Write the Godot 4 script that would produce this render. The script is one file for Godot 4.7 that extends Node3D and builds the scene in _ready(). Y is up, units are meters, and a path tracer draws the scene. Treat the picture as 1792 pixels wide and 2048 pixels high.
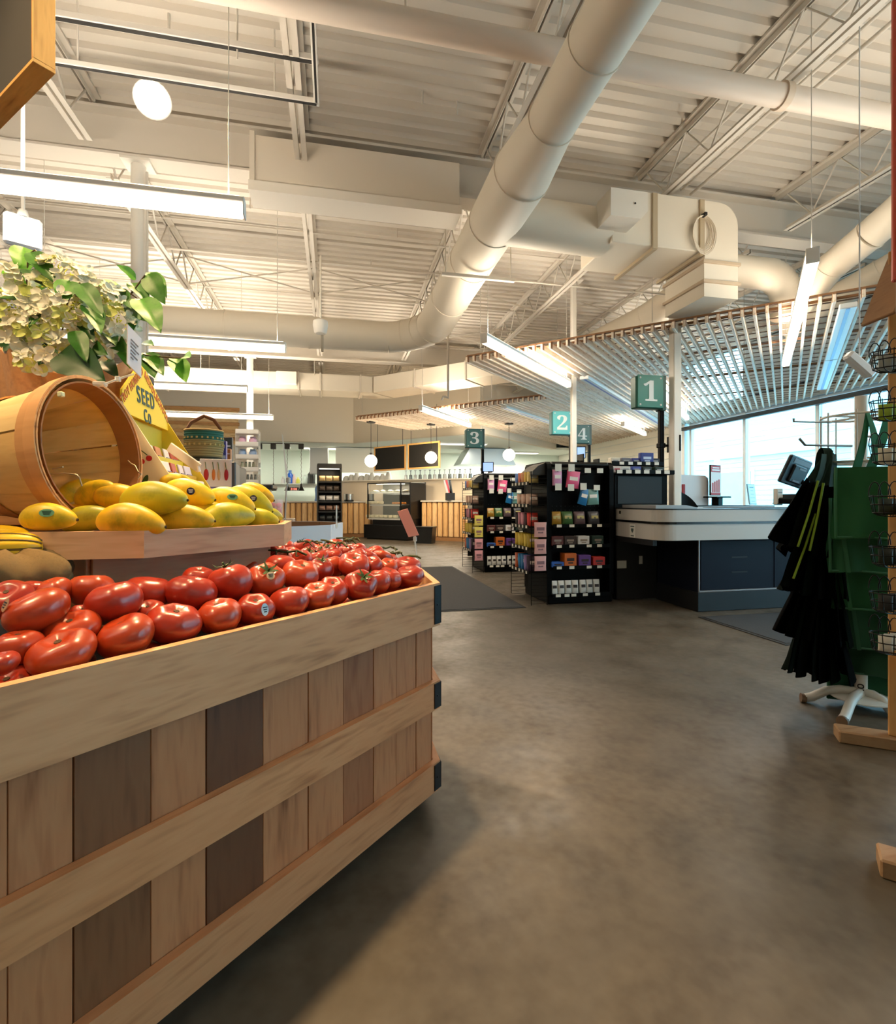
extends Node3D
# Scene axes: x = east (along the deck flutes), y = up, -z = north (along the roof joists). Metres.
const FOCAL := 1050.0
const YAW := 0.2138
var cy := cos(YAW)
var sy := sin(YAW)
var used := {}
var mats := {}
var texs := {}
var rng := RandomNumberGenerator.new()

# ---------- mesh building ----------
class MB:
	var v := PackedVector3Array()
	var n := PackedVector3Array()
	var u := PackedVector2Array()
	func t3(a: Vector3, b: Vector3, c: Vector3, na: Vector3, nb: Vector3, nc: Vector3, ua := Vector2.ZERO, ub := Vector2.ZERO, uc := Vector2.ZERO) -> void:
		if (b - a).cross(c - a).dot(na + nb + nc) > 0.0:
			v.append_array(PackedVector3Array([a, c, b])); n.append_array(PackedVector3Array([na, nc, nb])); u.append_array(PackedVector2Array([ua, uc, ub]))
		else:
			v.append_array(PackedVector3Array([a, b, c])); n.append_array(PackedVector3Array([na, nb, nc])); u.append_array(PackedVector2Array([ua, ub, uc]))
	func quad(a: Vector3, b: Vector3, c: Vector3, d: Vector3, out: Vector3) -> void:
		var m := (c - a).cross(d - b)
		if m.length_squared() < 1e-16: return
		m = m.normalized()
		if m.dot(out) < 0.0: m = -m
		t3(a, b, c, m, m, m, Vector2(0, 1), Vector2(1, 1), Vector2(1, 0))
		t3(a, c, d, m, m, m, Vector2(0, 1), Vector2(1, 0), Vector2(0, 0))
	func tri(a: Vector3, b: Vector3, c: Vector3, out: Vector3) -> void:
		var m := (b - a).cross(c - a)
		if m.length_squared() < 1e-18: return
		m = m.normalized()
		if m.dot(out) < 0.0: m = -m
		t3(a, b, c, m, m, m)
	# box centred at t.origin, size s, chamfer b
	func box(t: Transform3D, s: Vector3, b := 0.0) -> void:
		var h := s * 0.5
		b = minf(b, minf(h.x, minf(h.y, h.z)) * 0.9)
		var i := h - Vector3(b, b, b)
		for ax in 3:
			var a1 := (ax + 1) % 3
			var a2 := (ax + 2) % 3
			for sg in [-1.0, 1.0]:
				var p := []
				for k in [[-1, -1], [1, -1], [1, 1], [-1, 1]]:
					var q := Vector3()
					q[ax] = h[ax] * sg; q[a1] = i[a1] * k[0]; q[a2] = i[a2] * k[1]
					p.append(t * q)
				var o := Vector3(); o[ax] = sg
				quad(p[0], p[1], p[2], p[3], t.basis * o)
			if b > 0.0:
				for s1 in [-1.0, 1.0]:
					for s2 in [-1.0, 1.0]:
						var p := []
						for e in [[-1.0, 0], [1.0, 0], [1.0, 1], [-1.0, 1]]:
							var q := Vector3()
							q[ax] = i[ax] * e[0]
							q[a1] = (h[a1] if e[1] == 0 else i[a1]) * s1
							q[a2] = (i[a2] if e[1] == 0 else h[a2]) * s2
							p.append(t * q)
						var o := Vector3(); o[a1] = s1; o[a2] = s2
						quad(p[0], p[1], p[2], p[3], t.basis * o)
		if b > 0.0:
			for sx in [-1.0, 1.0]:
				for s1 in [-1.0, 1.0]:
					for s2 in [-1.0, 1.0]:
						tri(t * Vector3(h.x * sx, i.y * s1, i.z * s2), t * Vector3(i.x * sx, h.y * s1, i.z * s2), t * Vector3(i.x * sx, i.y * s1, h.z * s2), t.basis * Vector3(sx, s1, s2))
	func bx(c: Vector3, s: Vector3, b := 0.0, turn := 0.0) -> void:
		box(Transform3D(Basis(Vector3.UP, turn), c), s, b)
	# box from a to b, w wide across, h along up
	func bar(a: Vector3, b: Vector3, w: float, h: float, bev := 0.0, up := Vector3.UP) -> void:
		var d := (b - a)
		var z := d.normalized()
		var x := up.cross(z)
		if x.length() < 1e-4: x = Vector3.RIGHT.cross(z) if absf(z.x) < 0.9 else Vector3.UP.cross(z)
		x = x.normalized()
		box(Transform3D(Basis(x, z.cross(x), z), (a + b) * 0.5), Vector3(w, h, d.length()), bev)
	func tube(pts: Array, r, seg := 8, caps := true, closed := false) -> void:
		var m := pts.size()
		var rings := []
		var nr := Vector3.ZERO
		for k in m:
			var p: Vector3 = pts[k]
			var d: Vector3
			if closed: d = pts[(k + 1) % m] - pts[(k + m - 1) % m]
			elif k == 0: d = pts[1] - pts[0]
			elif k == m - 1: d = pts[m - 1] - pts[m - 2]
			else: d = (pts[k + 1] - p).normalized() + (p - pts[k - 1]).normalized()
			d = d.normalized()
			if nr == Vector3.ZERO:
				nr = d.cross(Vector3.UP) if absf(d.y) < 0.9 else d.cross(Vector3.RIGHT)
			nr = (nr - d * nr.dot(d)).normalized()
			var bn := d.cross(nr)
			var rad: float = r[k] if r is Array else r
			var ring := []
			for j in seg + 1:
				var an := TAU * j / seg
				var o := nr * cos(an) + bn * sin(an)
				ring.append([p + o * rad, o])
			rings.append([ring, p, d])
		for k in (m if closed else m - 1):
			var A: Array = rings[k][0]
			var B: Array = rings[(k + 1) % m][0]
			for j in seg:
				t3(A[j][0], A[j + 1][0], B[j + 1][0], A[j][1], A[j + 1][1], B[j + 1][1], Vector2(float(j) / seg, float(k) / m), Vector2(float(j + 1) / seg, float(k) / m), Vector2(float(j + 1) / seg, float(k + 1) / m))
				t3(A[j][0], B[j + 1][0], B[j][0], A[j][1], B[j + 1][1], B[j][1], Vector2(float(j) / seg, float(k) / m), Vector2(float(j + 1) / seg, float(k + 1) / m), Vector2(float(j) / seg, float(k + 1) / m))
		if caps and not closed:
			for e in [0, m - 1]:
				var o: Vector3 = rings[e][2] * (-1.0 if e == 0 else 1.0)
				for j in seg: t3(rings[e][1], rings[e][0][j][0], rings[e][0][j + 1][0], o, o, o)
	func rod(a: Vector3, b: Vector3, r: float, seg := 8) -> void:
		tube([a, b], r, seg)
	# profile of Vector2(radius, height) turned round the y axis of t
	func lathe(prof: Array, seg: int, t := Transform3D(), crease := 0.8, arc := TAU) -> void:
		for k in prof.size() - 1:
			var a: Vector2 = prof[k]
			var b: Vector2 = prof[k + 1]
			var d := (b - a)
			if d.length() < 1e-7: continue
			var nm := Vector2(d.y, -d.x).normalized()
			var na := nm
			var nb := nm
			if k > 0:
				var e: Vector2 = a - prof[k - 1]
				var pn := Vector2(e.y, -e.x).normalized()
				if pn.dot(nm) > crease: na = (pn + nm).normalized()
			if k < prof.size() - 2:
				var e: Vector2 = prof[k + 2] - b
				var pn := Vector2(e.y, -e.x).normalized()
				if pn.dot(nm) > crease: nb = (pn + nm).normalized()
			for j in seg:
				var c0 := Vector2.from_angle(arc * j / seg)
				var c1 := Vector2.from_angle(arc * (j + 1) / seg)
				var P := func(q: Vector2, c: Vector2): return t * Vector3(q.x * c.x, q.y, q.x * c.y)
				var N := func(q: Vector2, c: Vector2): return (t.basis * Vector3(q.x * c.x, q.y, q.x * c.y)).normalized()
				var u0 := float(j) / seg
				var u1 := float(j + 1) / seg
				if a.x > 1e-6: t3(P.call(a, c0), P.call(a, c1), P.call(b, c1), N.call(na, c0), N.call(na, c1), N.call(nb, c1), Vector2(u0, a.y), Vector2(u1, a.y), Vector2(u1, b.y))
				if b.x > 1e-6: t3(P.call(a, c0), P.call(b, c1), P.call(b, c0), N.call(na, c0), N.call(nb, c1), N.call(nb, c0), Vector2(u0, a.y), Vector2(u1, b.y), Vector2(u0, b.y))
	# polygon in the xy plane of t, extruded from z = -depth/2 to depth/2
	func prism(poly: Array, depth: float, t := Transform3D()) -> void:
		var pp := PackedVector2Array(poly)
		var idx := Geometry2D.triangulate_polygon(pp)
		var z := depth * 0.5
		for k in range(0, idx.size(), 3):
			for sg in [-1.0, 1.0]:
				tri(t * Vector3(pp[idx[k]].x, pp[idx[k]].y, z * sg), t * Vector3(pp[idx[k + 1]].x, pp[idx[k + 1]].y, z * sg), t * Vector3(pp[idx[k + 2]].x, pp[idx[k + 2]].y, z * sg), t.basis * Vector3(0, 0, sg))
		var cw := 1.0 if Geometry2D.is_polygon_clockwise(pp) else -1.0
		for k in pp.size():
			var a := pp[k]
			var b := pp[(k + 1) % pp.size()]
			var d := b - a
			quad(t * Vector3(a.x, a.y, -z), t * Vector3(b.x, b.y, -z), t * Vector3(b.x, b.y, z), t * Vector3(a.x, a.y, z), t.basis * (Vector3(-d.y, d.x, 0) * cw))
	# smooth surface f(u, v), u and v in 0..1; out > 0 keeps normals du x dv, < 0 turns them round
	func grid(nu: int, nv: int, f: Callable, out := 1.0, wrap_u := false) -> void:
		var p := []
		for i in nu + 1:
			var row := []
			for j in nv + 1: row.append(f.call(float(i) / nu, float(j) / nv))
			p.append(row)
		var q := []
		for i in nu + 1:
			var row := []
			for j in nv + 1:
				var i0 := i - 1 if i > 0 else (nu - 1 if wrap_u else 0)
				var i1 := i + 1 if i < nu else (1 if wrap_u else nu)
				var du: Vector3 = p[i1][j] - p[i0][j]
				if du.length_squared() < 1e-14:
					var jj := 1 if j == 0 else (nv - 1 if j == nv else j)
					du = p[i1][jj] - p[i0][jj]
				var dv: Vector3 = p[i][mini(j + 1, nv)] - p[i][maxi(j - 1, 0)]
				var m := du.cross(dv)
				row.append(m.normalized() * out if m.length_squared() > 1e-20 else Vector3.ZERO)
			q.append(row)
		if wrap_u:
			for j in [0, nv]:
				if p[0][j].distance_squared_to(p[nu / 2][j]) < 1e-12:
					var s := Vector3.ZERO
					for i in nu: s += q[i][j]
					for i in nu + 1: q[i][j] = s.normalized()
		for i in nu:
			for j in nv:
				var a := Vector2(float(i) / nu, float(j) / nv)
				var b := Vector2(float(i + 1) / nu, float(j + 1) / nv)
				if p[i][j].distance_squared_to(p[i + 1][j]) > 1e-14: t3(p[i][j], p[i + 1][j], p[i + 1][j + 1], q[i][j], q[i + 1][j], q[i + 1][j + 1], a, Vector2(b.x, a.y), b)
				if p[i][j + 1].distance_squared_to(p[i + 1][j + 1]) > 1e-14: t3(p[i][j], p[i + 1][j + 1], p[i][j + 1], q[i][j], q[i + 1][j + 1], q[i][j + 1], a, b, Vector2(a.x, b.y))
	func mesh() -> ArrayMesh:
		var a := []
		a.resize(Mesh.ARRAY_MAX)
		a[Mesh.ARRAY_VERTEX] = v; a[Mesh.ARRAY_NORMAL] = n; a[Mesh.ARRAY_TEX_UV] = u
		var m := ArrayMesh.new()
		if v.size(): m.add_surface_from_arrays(Mesh.PRIMITIVE_TRIANGLES, a)
		return m

# ---------- naming and placing ----------
func numbered(called: String) -> String:
	used[called] = used.get(called, -1) + 1
	return called if used[called] == 0 else "%s_%03d" % [called, used[called]]

func thing(called: String, label: String, category: String, at := Vector3.ZERO, turn := 0.0, group := "") -> Node3D:
	var o := Node3D.new()
	o.name = numbered(called)
	add_child(o)
	o.position = at; o.rotation.y = turn
	o.set_meta("label", label); o.set_meta("category", category)
	if group: o.set_meta("group", group)
	return o

func put(b, called: String, m: Material, parent: Node = null) -> MeshInstance3D:
	var o := MeshInstance3D.new()
	o.mesh = b.mesh() if b is MB else b
	o.material_override = m
	if parent == null:
		o.name = numbered(called)
		add_child(o)
	else:
		o.name = called
		parent.add_child(o, true)
	return o

func tag(o: Node3D, label: String, category := "", group := "") -> Node3D:
	o.set_meta("label", label)
	if category: o.set_meta("category", category)
	if group: o.set_meta("group", group)
	return o

func struct(b, called: String, m: Material, label := "", parent: Node = null) -> MeshInstance3D:
	var o := put(b, called, m, parent)
	if parent == null: o.set_meta("kind", "structure")
	if label: o.set_meta("label", label)
	return o

func root_struct(called: String, label: String, at := Vector3.ZERO, turn := 0.0) -> Node3D:
	var o := Node3D.new()
	o.name = numbered(called); add_child(o)
	o.position = at; o.rotation.y = turn
	o.set_meta("kind", "structure"); o.set_meta("label", label)
	return o

func copy(o: Node3D, called: String, label: String, at: Vector3, turn := 0.0) -> Node3D:
	var c: Node3D = o.duplicate()
	c.name = numbered(called); add_child(c)
	c.position = at; c.rotation.y = turn
	c.set_meta("label", label)
	return c

# a point seen from the eye: xc to the right, zc ahead, y above the floor
func C(xc: float, y: float, zc: float) -> Vector3:
	return Vector3(xc * cy + zc * sy, y, -(zc * cy - xc * sy))
# pixel (of the 1792 x 2048 frame) and distance ahead to a point
func at(px: float, py: float, zc: float) -> Vector3:
	return C((px - 896.0) / FOCAL * zc, 1.0 - (py - 1000.0) / FOCAL * zc, zc)
func W(e: float, y: float, nn: float) -> Vector3:
	return Vector3(e, y, -nn)
func T(p: Vector3, turn := 0.0, tilt := 0.0, roll := 0.0) -> Transform3D:
	return Transform3D(Basis.from_euler(Vector3(tilt, turn, roll)), p)

# ---------- materials ----------
func mat(c: Color, rough := 0.6, metal := 0.0) -> StandardMaterial3D:
	var key := "%s|%.2f|%.2f" % [c.to_html(), rough, metal]
	if not mats.has(key):
		var m := StandardMaterial3D.new()
		m.albedo_color = c; m.roughness = rough; m.metallic = metal
		mats[key] = m
	return mats[key]

func glow(c: Color, e: float) -> StandardMaterial3D:
	var key := "glow%s|%.2f" % [c.to_html(), e]
	if not mats.has(key):
		var m := StandardMaterial3D.new()
		m.albedo_color = Color(0.9, 0.9, 0.88); m.roughness = 0.5
		m.emission_enabled = true; m.emission = c; m.emission_energy_multiplier = e
		mats[key] = m
	return mats[key]

func clear(c: Color, a: float) -> StandardMaterial3D:
	var key := "clear%s|%.2f" % [c.to_html(), a]
	if not mats.has(key):
		var m := StandardMaterial3D.new()
		m.albedo_color = Color(c, a); m.roughness = 0.05
		m.transparency = BaseMaterial3D.TRANSPARENCY_ALPHA
		mats[key] = m
	return mats[key]

func noise_img(size: int, freq: float, seed_: int, octaves := 4, kind := FastNoiseLite.TYPE_SIMPLEX_SMOOTH) -> Image:
	var f := FastNoiseLite.new()
	f.seed = seed_; f.frequency = freq; f.noise_type = kind; f.fractal_octaves = octaves
	return f.get_seamless_image(size, size)

# a colour picture from two noises: ramp of colours looked up with their blend
func tint_tex(key: String, size: int, f1: float, f2: float, share: float, ramp: Array, seed_ := 1, streak := 1) -> ImageTexture:
	if texs.has(key): return texs[key]
	var a := noise_img(size, f1, seed_)
	var b := noise_img(size, f2, seed_ + 7, 3)
	var im := Image.create(size, size, false, Image.FORMAT_RGB8)
	for y in size:
		for x in size:
			var k := a.get_pixel(x, y).r * (1.0 - share) + b.get_pixel((x / streak) if streak > 1 else x, y).r * share
			var s := clampf(k, 0.0, 0.9999) * (ramp.size() - 1)
			var i := int(s)
			im.set_pixel(x, y, (ramp[i] as Color).lerp(ramp[i + 1], s - i))
	texs[key] = ImageTexture.create_from_image(im)
	return texs[key]

func tri_mat(key: String, tex: Texture2D, c: Color, scale: Vector3, rough := 0.6, world := false, offset := Vector3.ZERO, bump: Texture2D = null, bump_cm := 0.0) -> StandardMaterial3D:
	if mats.has(key): return mats[key]
	var m := StandardMaterial3D.new()
	m.albedo_color = c; m.albedo_texture = tex; m.roughness = rough
	m.uv1_triplanar = true; m.uv1_world_triplanar = world; m.uv1_scale = scale; m.uv1_offset = offset
	if bump:
		m.heightmap_enabled = true; m.heightmap_texture = bump; m.heightmap_scale = bump_cm
	mats[key] = m
	return m

# wood of a base colour with the grain along axis 0 (x), 1 (y) or 2 (z); v picks one of several boards
func wood(c: Color, axis := 0, v := 0, rough := 0.55) -> StandardMaterial3D:
	var t := tint_tex("wood", 512, 0.006, 0.03, 0.45, [Color(0.62, 0.55, 0.49), Color(0.86, 0.82, 0.78), Color(0.97, 0.95, 0.93), Color(1, 1, 1), Color(0.9, 0.86, 0.82), Color(0.7, 0.62, 0.55)], 3)
	var s := Vector3(2.6, 2.6, 2.6)
	s[axis] = 0.33
	return tri_mat("wood%s%d%d%.2f" % [c.to_html(), axis, v, rough], t, c, s, rough, false, Vector3(0.37 * v, 0.61 * v, 0.23 * v))

func _ready() -> void:
	rng.seed = 20
	# camera: level, 1 m above the floor, the lens shifted down a little
	var cam := Camera3D.new()
	cam.name = "camera"
	add_child(cam)
	cam.position = Vector3(0, 1, 0)
	cam.rotation.y = -YAW
	cam.set_frustum(2048.0 / FOCAL * 0.05, Vector2(0, -24.0 / FOCAL * 0.05), 0.05, 200.0)
	cam.current = true
	# sky and exposure
	var sk := ProceduralSkyMaterial.new()
	sk.sky_top_color = Color(0.58, 0.84, 0.96); sk.sky_horizon_color = Color(0.78, 0.94, 1.0)
	sk.ground_bottom_color = Color(0.5, 0.58, 0.6); sk.ground_horizon_color = Color(0.8, 0.92, 0.95)
	sk.energy_multiplier = SKY
	var env := Environment.new()
	env.background_mode = Environment.BG_SKY
	env.sky = Sky.new(); env.sky.sky_material = sk
	env.tonemap_mode = Environment.TONE_MAPPER_LINEAR
	env.tonemap_exposure = EXPO
	env.sdfgi_enabled = true; env.ssao_enabled = true; env.ssil_enabled = true
	var we := WorldEnvironment.new()
	we.name = "world"; we.environment = env
	add_child(we)
	lamps()
	shell()
	roof()
	outside()
	ducts()
	canopy()
	produce()
	tomatoes()
	mangos()
	basket_flowers()
	seed_display()
	checkout()
	cafe()
	bag_rack()
	foreground_signs()
	tell_apart()

const SKY := 6.5
const EXPO := 1.3
const WARM := Color(1.0, 0.945, 0.86)
const DOWN := 1.4
const UPW := 3.2
var paint := Color(0.83, 0.8, 0.755)

# ---------- lamps ----------
func area_light(parent: Node3D, p: Vector3, size: Vector2, energy: float, c: Color, up := false, turn := 0.0) -> void:
	var l := AreaLight3D.new()
	l.name = "light"
	l.area_size = size; l.light_energy = energy; l.light_color = c
	l.area_range = 30.0; l.area_attenuation = 2.0; l.shadow_enabled = true
	parent.add_child(l, true)
	l.position = p
	l.rotation = Vector3(PI / 2 if up else -PI / 2, turn, 0)

# a linear pendant between two ends of its lens, hung by wires from the deck
func tube_light(a: Vector3, b: Vector3, label: String, w := 0.075, kd := 1.0, kdown := 1.0) -> void:
	var mid := (a + b) * 0.5
	var len_ := a.distance_to(b)
	var d := (b - a).normalized()
	var t := thing("linear_pendant_light", label, "pendant light", mid, atan2(-d.z, d.x), "glowing linear pendants")
	var m := MB.new()
	m.bx(Vector3(0, 0.035, 0), Vector3(len_, 0.03, w), 0.004)
	for s in [-1, 1]: m.bx(Vector3(s * (len_ * 0.5 + 0.004), 0, 0), Vector3(0.008, 0.1, w), 0.002)
	put(m, "housing", mat(Color(0.93, 0.92, 0.9), 0.4), t)
	m = MB.new()
	m.bx(Vector3(0, -0.015, 0), Vector3(len_, 0.07, w), 0.012)
	put(m, "diffuser", glow(Color(1.0, 0.93, 0.82), 2.6), t)
	m = MB.new()
	m.bx(Vector3(0, 0.053, 0), Vector3(len_ - 0.04, 0.006, w - 0.02))
	put(m, "uplight_lens", glow(Color(1.0, 0.93, 0.82), 2.6), t)
	for s in [-1, 1]:
		m = MB.new()
		m.rod(Vector3(s * (len_ * 0.5 - 0.08), 0.05, 0), Vector3(s * (len_ * 0.5 - 0.08), 4.35 - mid.y, 0), 0.003, 5)
		put(m, "cable", mat(Color(0.8, 0.78, 0.74)), t)
	area_light(t, Vector3(0, -0.056, 0), Vector2(len_, w), DOWN * kd * kdown * len_ / 2.4, WARM)
	area_light(t, Vector3(0, 0.062, 0), Vector2(len_, w), UPW * kd * len_ / 2.4, WARM, true)

func lamps() -> void:
	var h := 2.6
	tube_light(W(-2.9, 2.65, 3.15), W(-0.5, 2.65, 3.15), "long glowing pendant tube nearest the produce bin, in front of the steel beam")
	tube_light(W(-2.8, h, 5.75), W(-0.5, h, 5.75), "glowing pendant tube behind the white flowers, below the round duct")
	tube_light(W(-3.2, h, 8.0), W(-1.22, h, 8.0), "glowing pendant tube ending left of the thin white column, above the slatted wood panel", 0.075, 1.9)
	tube_light(W(-3.4, h, 10.65), W(-1.15, h, 10.65), "lowest glowing pendant tube crossing the slatted wood wall panel", 0.075, 2.8)
	tube_light(W(1.45, h, 5.0), W(3.16, h, 6.72), "glowing diagonal pendant tube crossing the tip of the slatted canopy", 0.075, 1.4, 1.6)
	tube_light(W(3.06, h, 2.85), W(5.13, h, 5.13), "glowing diagonal pendant tube above the checkout counter and green bags", 0.075, 0.6, 1.7)
	tube_light(W(1.47, h, 9.02), W(2.83, h, 10.84), "small far diagonal pendant tube under the second slatted canopy", 0.075, 1.8)
	# the rest of the shop, behind and beside the eye, is lit the same way
	tube_light(W(-3.0, h, 0.2), W(-0.6, h, 0.2), "glowing pendant tube behind the viewer on the left", 0.075, 0.45)
	tube_light(W(0.9, h, -1.6), W(3.3, h, -1.6), "glowing pendant tube behind the viewer on the right", 0.075, 0.4)
	tube_light(W(3.3, h, 0.9), W(5.0, h, 2.6), "glowing diagonal pendant tube behind the wood display on the right", 0.075, 0.9, 1.7)
	tube_light(W(-6.6, h, 3.72), W(-4.2, h, 3.72), "glowing pendant tube far to the left in line with the nearest one")
	tube_light(W(-6.6, h, 8.0), W(-4.2, h, 8.0), "glowing pendant tube far to the left over the back aisle")
	# track with spotlights over the produce
	var t := thing("lighting_track", "white ceiling lighting track running along and across the joists above the produce", "lighting track", W(-1.4, 3.78, 3.78))
	var m := MB.new()
	m.bx(Vector3(-0.3, 0, 0), Vector3(3.2, 0.035, 0.035), 0.003)
	put(m, "rail", mat(Color(0.9, 0.88, 0.85), 0.4), t)
	m = MB.new()
	m.bx(Vector3(-0.3, -0.0185, 0), Vector3(3.16, 0.003, 0.022))
	m.bx(Vector3(-0.3, 0.0795, 0.24), Vector3(3.16, 0.003, 0.03))
	put(m, "slot", mat(Color(0.08, 0.07, 0.06), 0.5), t)
	m = MB.new()
	m.bx(Vector3(1.28, 0, 1.2), Vector3(0.035, 0.035, 2.4), 0.003)
	put(m, "rail", mat(Color(0.9, 0.88, 0.85), 0.4), t)
	m = MB.new()
	m.bx(Vector3(1.28, -0.0185, 1.2), Vector3(0.014, 0.003, 2.36))
	put(m, "slot", mat(Color(0.08, 0.07, 0.06), 0.5), t)
	m = MB.new()
	m.bx(Vector3(-0.3, 0.1, 0.24), Vector3(3.2, 0.04, 0.045), 0.003)
	put(m, "rail", mat(Color(0.9, 0.88, 0.85), 0.4), t)
	for q in [[-1.5, 0.0], [-0.2, 0.0], [1.0, 0.0], [1.28, 2.0], [-0.6, 0.24], [0.8, 0.24]]:
		m = MB.new()
		m.rod(Vector3(q[0], 0.015, q[1]), Vector3(q[0], 0.46, q[1]), 0.006, 6)
		put(m, "hanger", mat(Color(0.85, 0.82, 0.78)), t)
	spot(at(305, 200, 3.62), W(-0.35, 0.9, 1.55), "overexposed glowing track spotlight beside the wood framed board", 13.0)
	spot(W(-0.11, 3.66, 2.2), W(-0.5, 0.8, 1.3), "track spotlight above the produce, over the viewer's head", 9.0)
	spot(W(-1.55, 3.62, 0.75), C(-1.2, 1.25, 1.5), "track spotlight aimed at the basket and flowers from behind the viewer", 5.0)

func spot(p: Vector3, aim: Vector3, label: String, e: float) -> void:
	var t := thing("track_spotlight", label, "spotlight", p)
	var b := Basis.looking_at(aim - p)
	var m := MB.new()
	var tr := Transform3D(b * Basis(Vector3.RIGHT, PI / 2), Vector3.ZERO)
	m.lathe([Vector2(0, 0.2), Vector2(0.05, 0.2), Vector2(0.075, 0.15), Vector2(0.115, 0.03), Vector2(0.12, 0.0), Vector2(0.112, 0.0), Vector2(0.106, 0.012)], 24, tr)
	put(m, "housing", mat(Color(0.92, 0.9, 0.87), 0.4), t)
	m = MB.new()
	m.lathe([Vector2(0.107, 0.012), Vector2(0.09, 0.004), Vector2(0, 0.0)], 24, tr)
	put(m, "lamp_lens", glow(Color(1.0, 0.93, 0.8), 9.0), t)
	m = MB.new()
	m.rod(b * Vector3(0, 0, 0.12), Vector3(0, 0.13, 0), 0.012)
	m.bx(Vector3(0, 0.13, 0), Vector3(0.1, 0.05, 0.05), 0.005)
	put(m, "bracket", mat(Color(0.92, 0.9, 0.87), 0.4), t)
	var l := SpotLight3D.new()
	l.name = "light"
	l.light_color = Color(1.0, 0.84, 0.62); l.light_energy = e; l.light_size = 0.1
	l.spot_range = 12.0; l.spot_angle = 30.0; l.spot_angle_attenuation = 0.7; l.spot_attenuation = 2.0; l.shadow_enabled = true
	t.add_child(l)
	l.transform = Transform3D(b, b * Vector3(0, 0, -0.03))

# ---------- shell ----------
func slab(m: MB, e0: float, e1: float, y0: float, y1: float, n0: float, n1: float) -> void:
	m.bx(Vector3((e0 + e1) * 0.5, (y0 + y1) * 0.5, -(n0 + n1) * 0.5), Vector3(e1 - e0, y1 - y0, n1 - n0))

func wall_between(m: MB, a: Vector2, b: Vector2, y0: float, y1: float, th: float) -> void:
	m.bar(W(a.x, (y0 + y1) * 0.5, a.y), W(b.x, (y0 + y1) * 0.5, b.y), th, y1 - y0)

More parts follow.
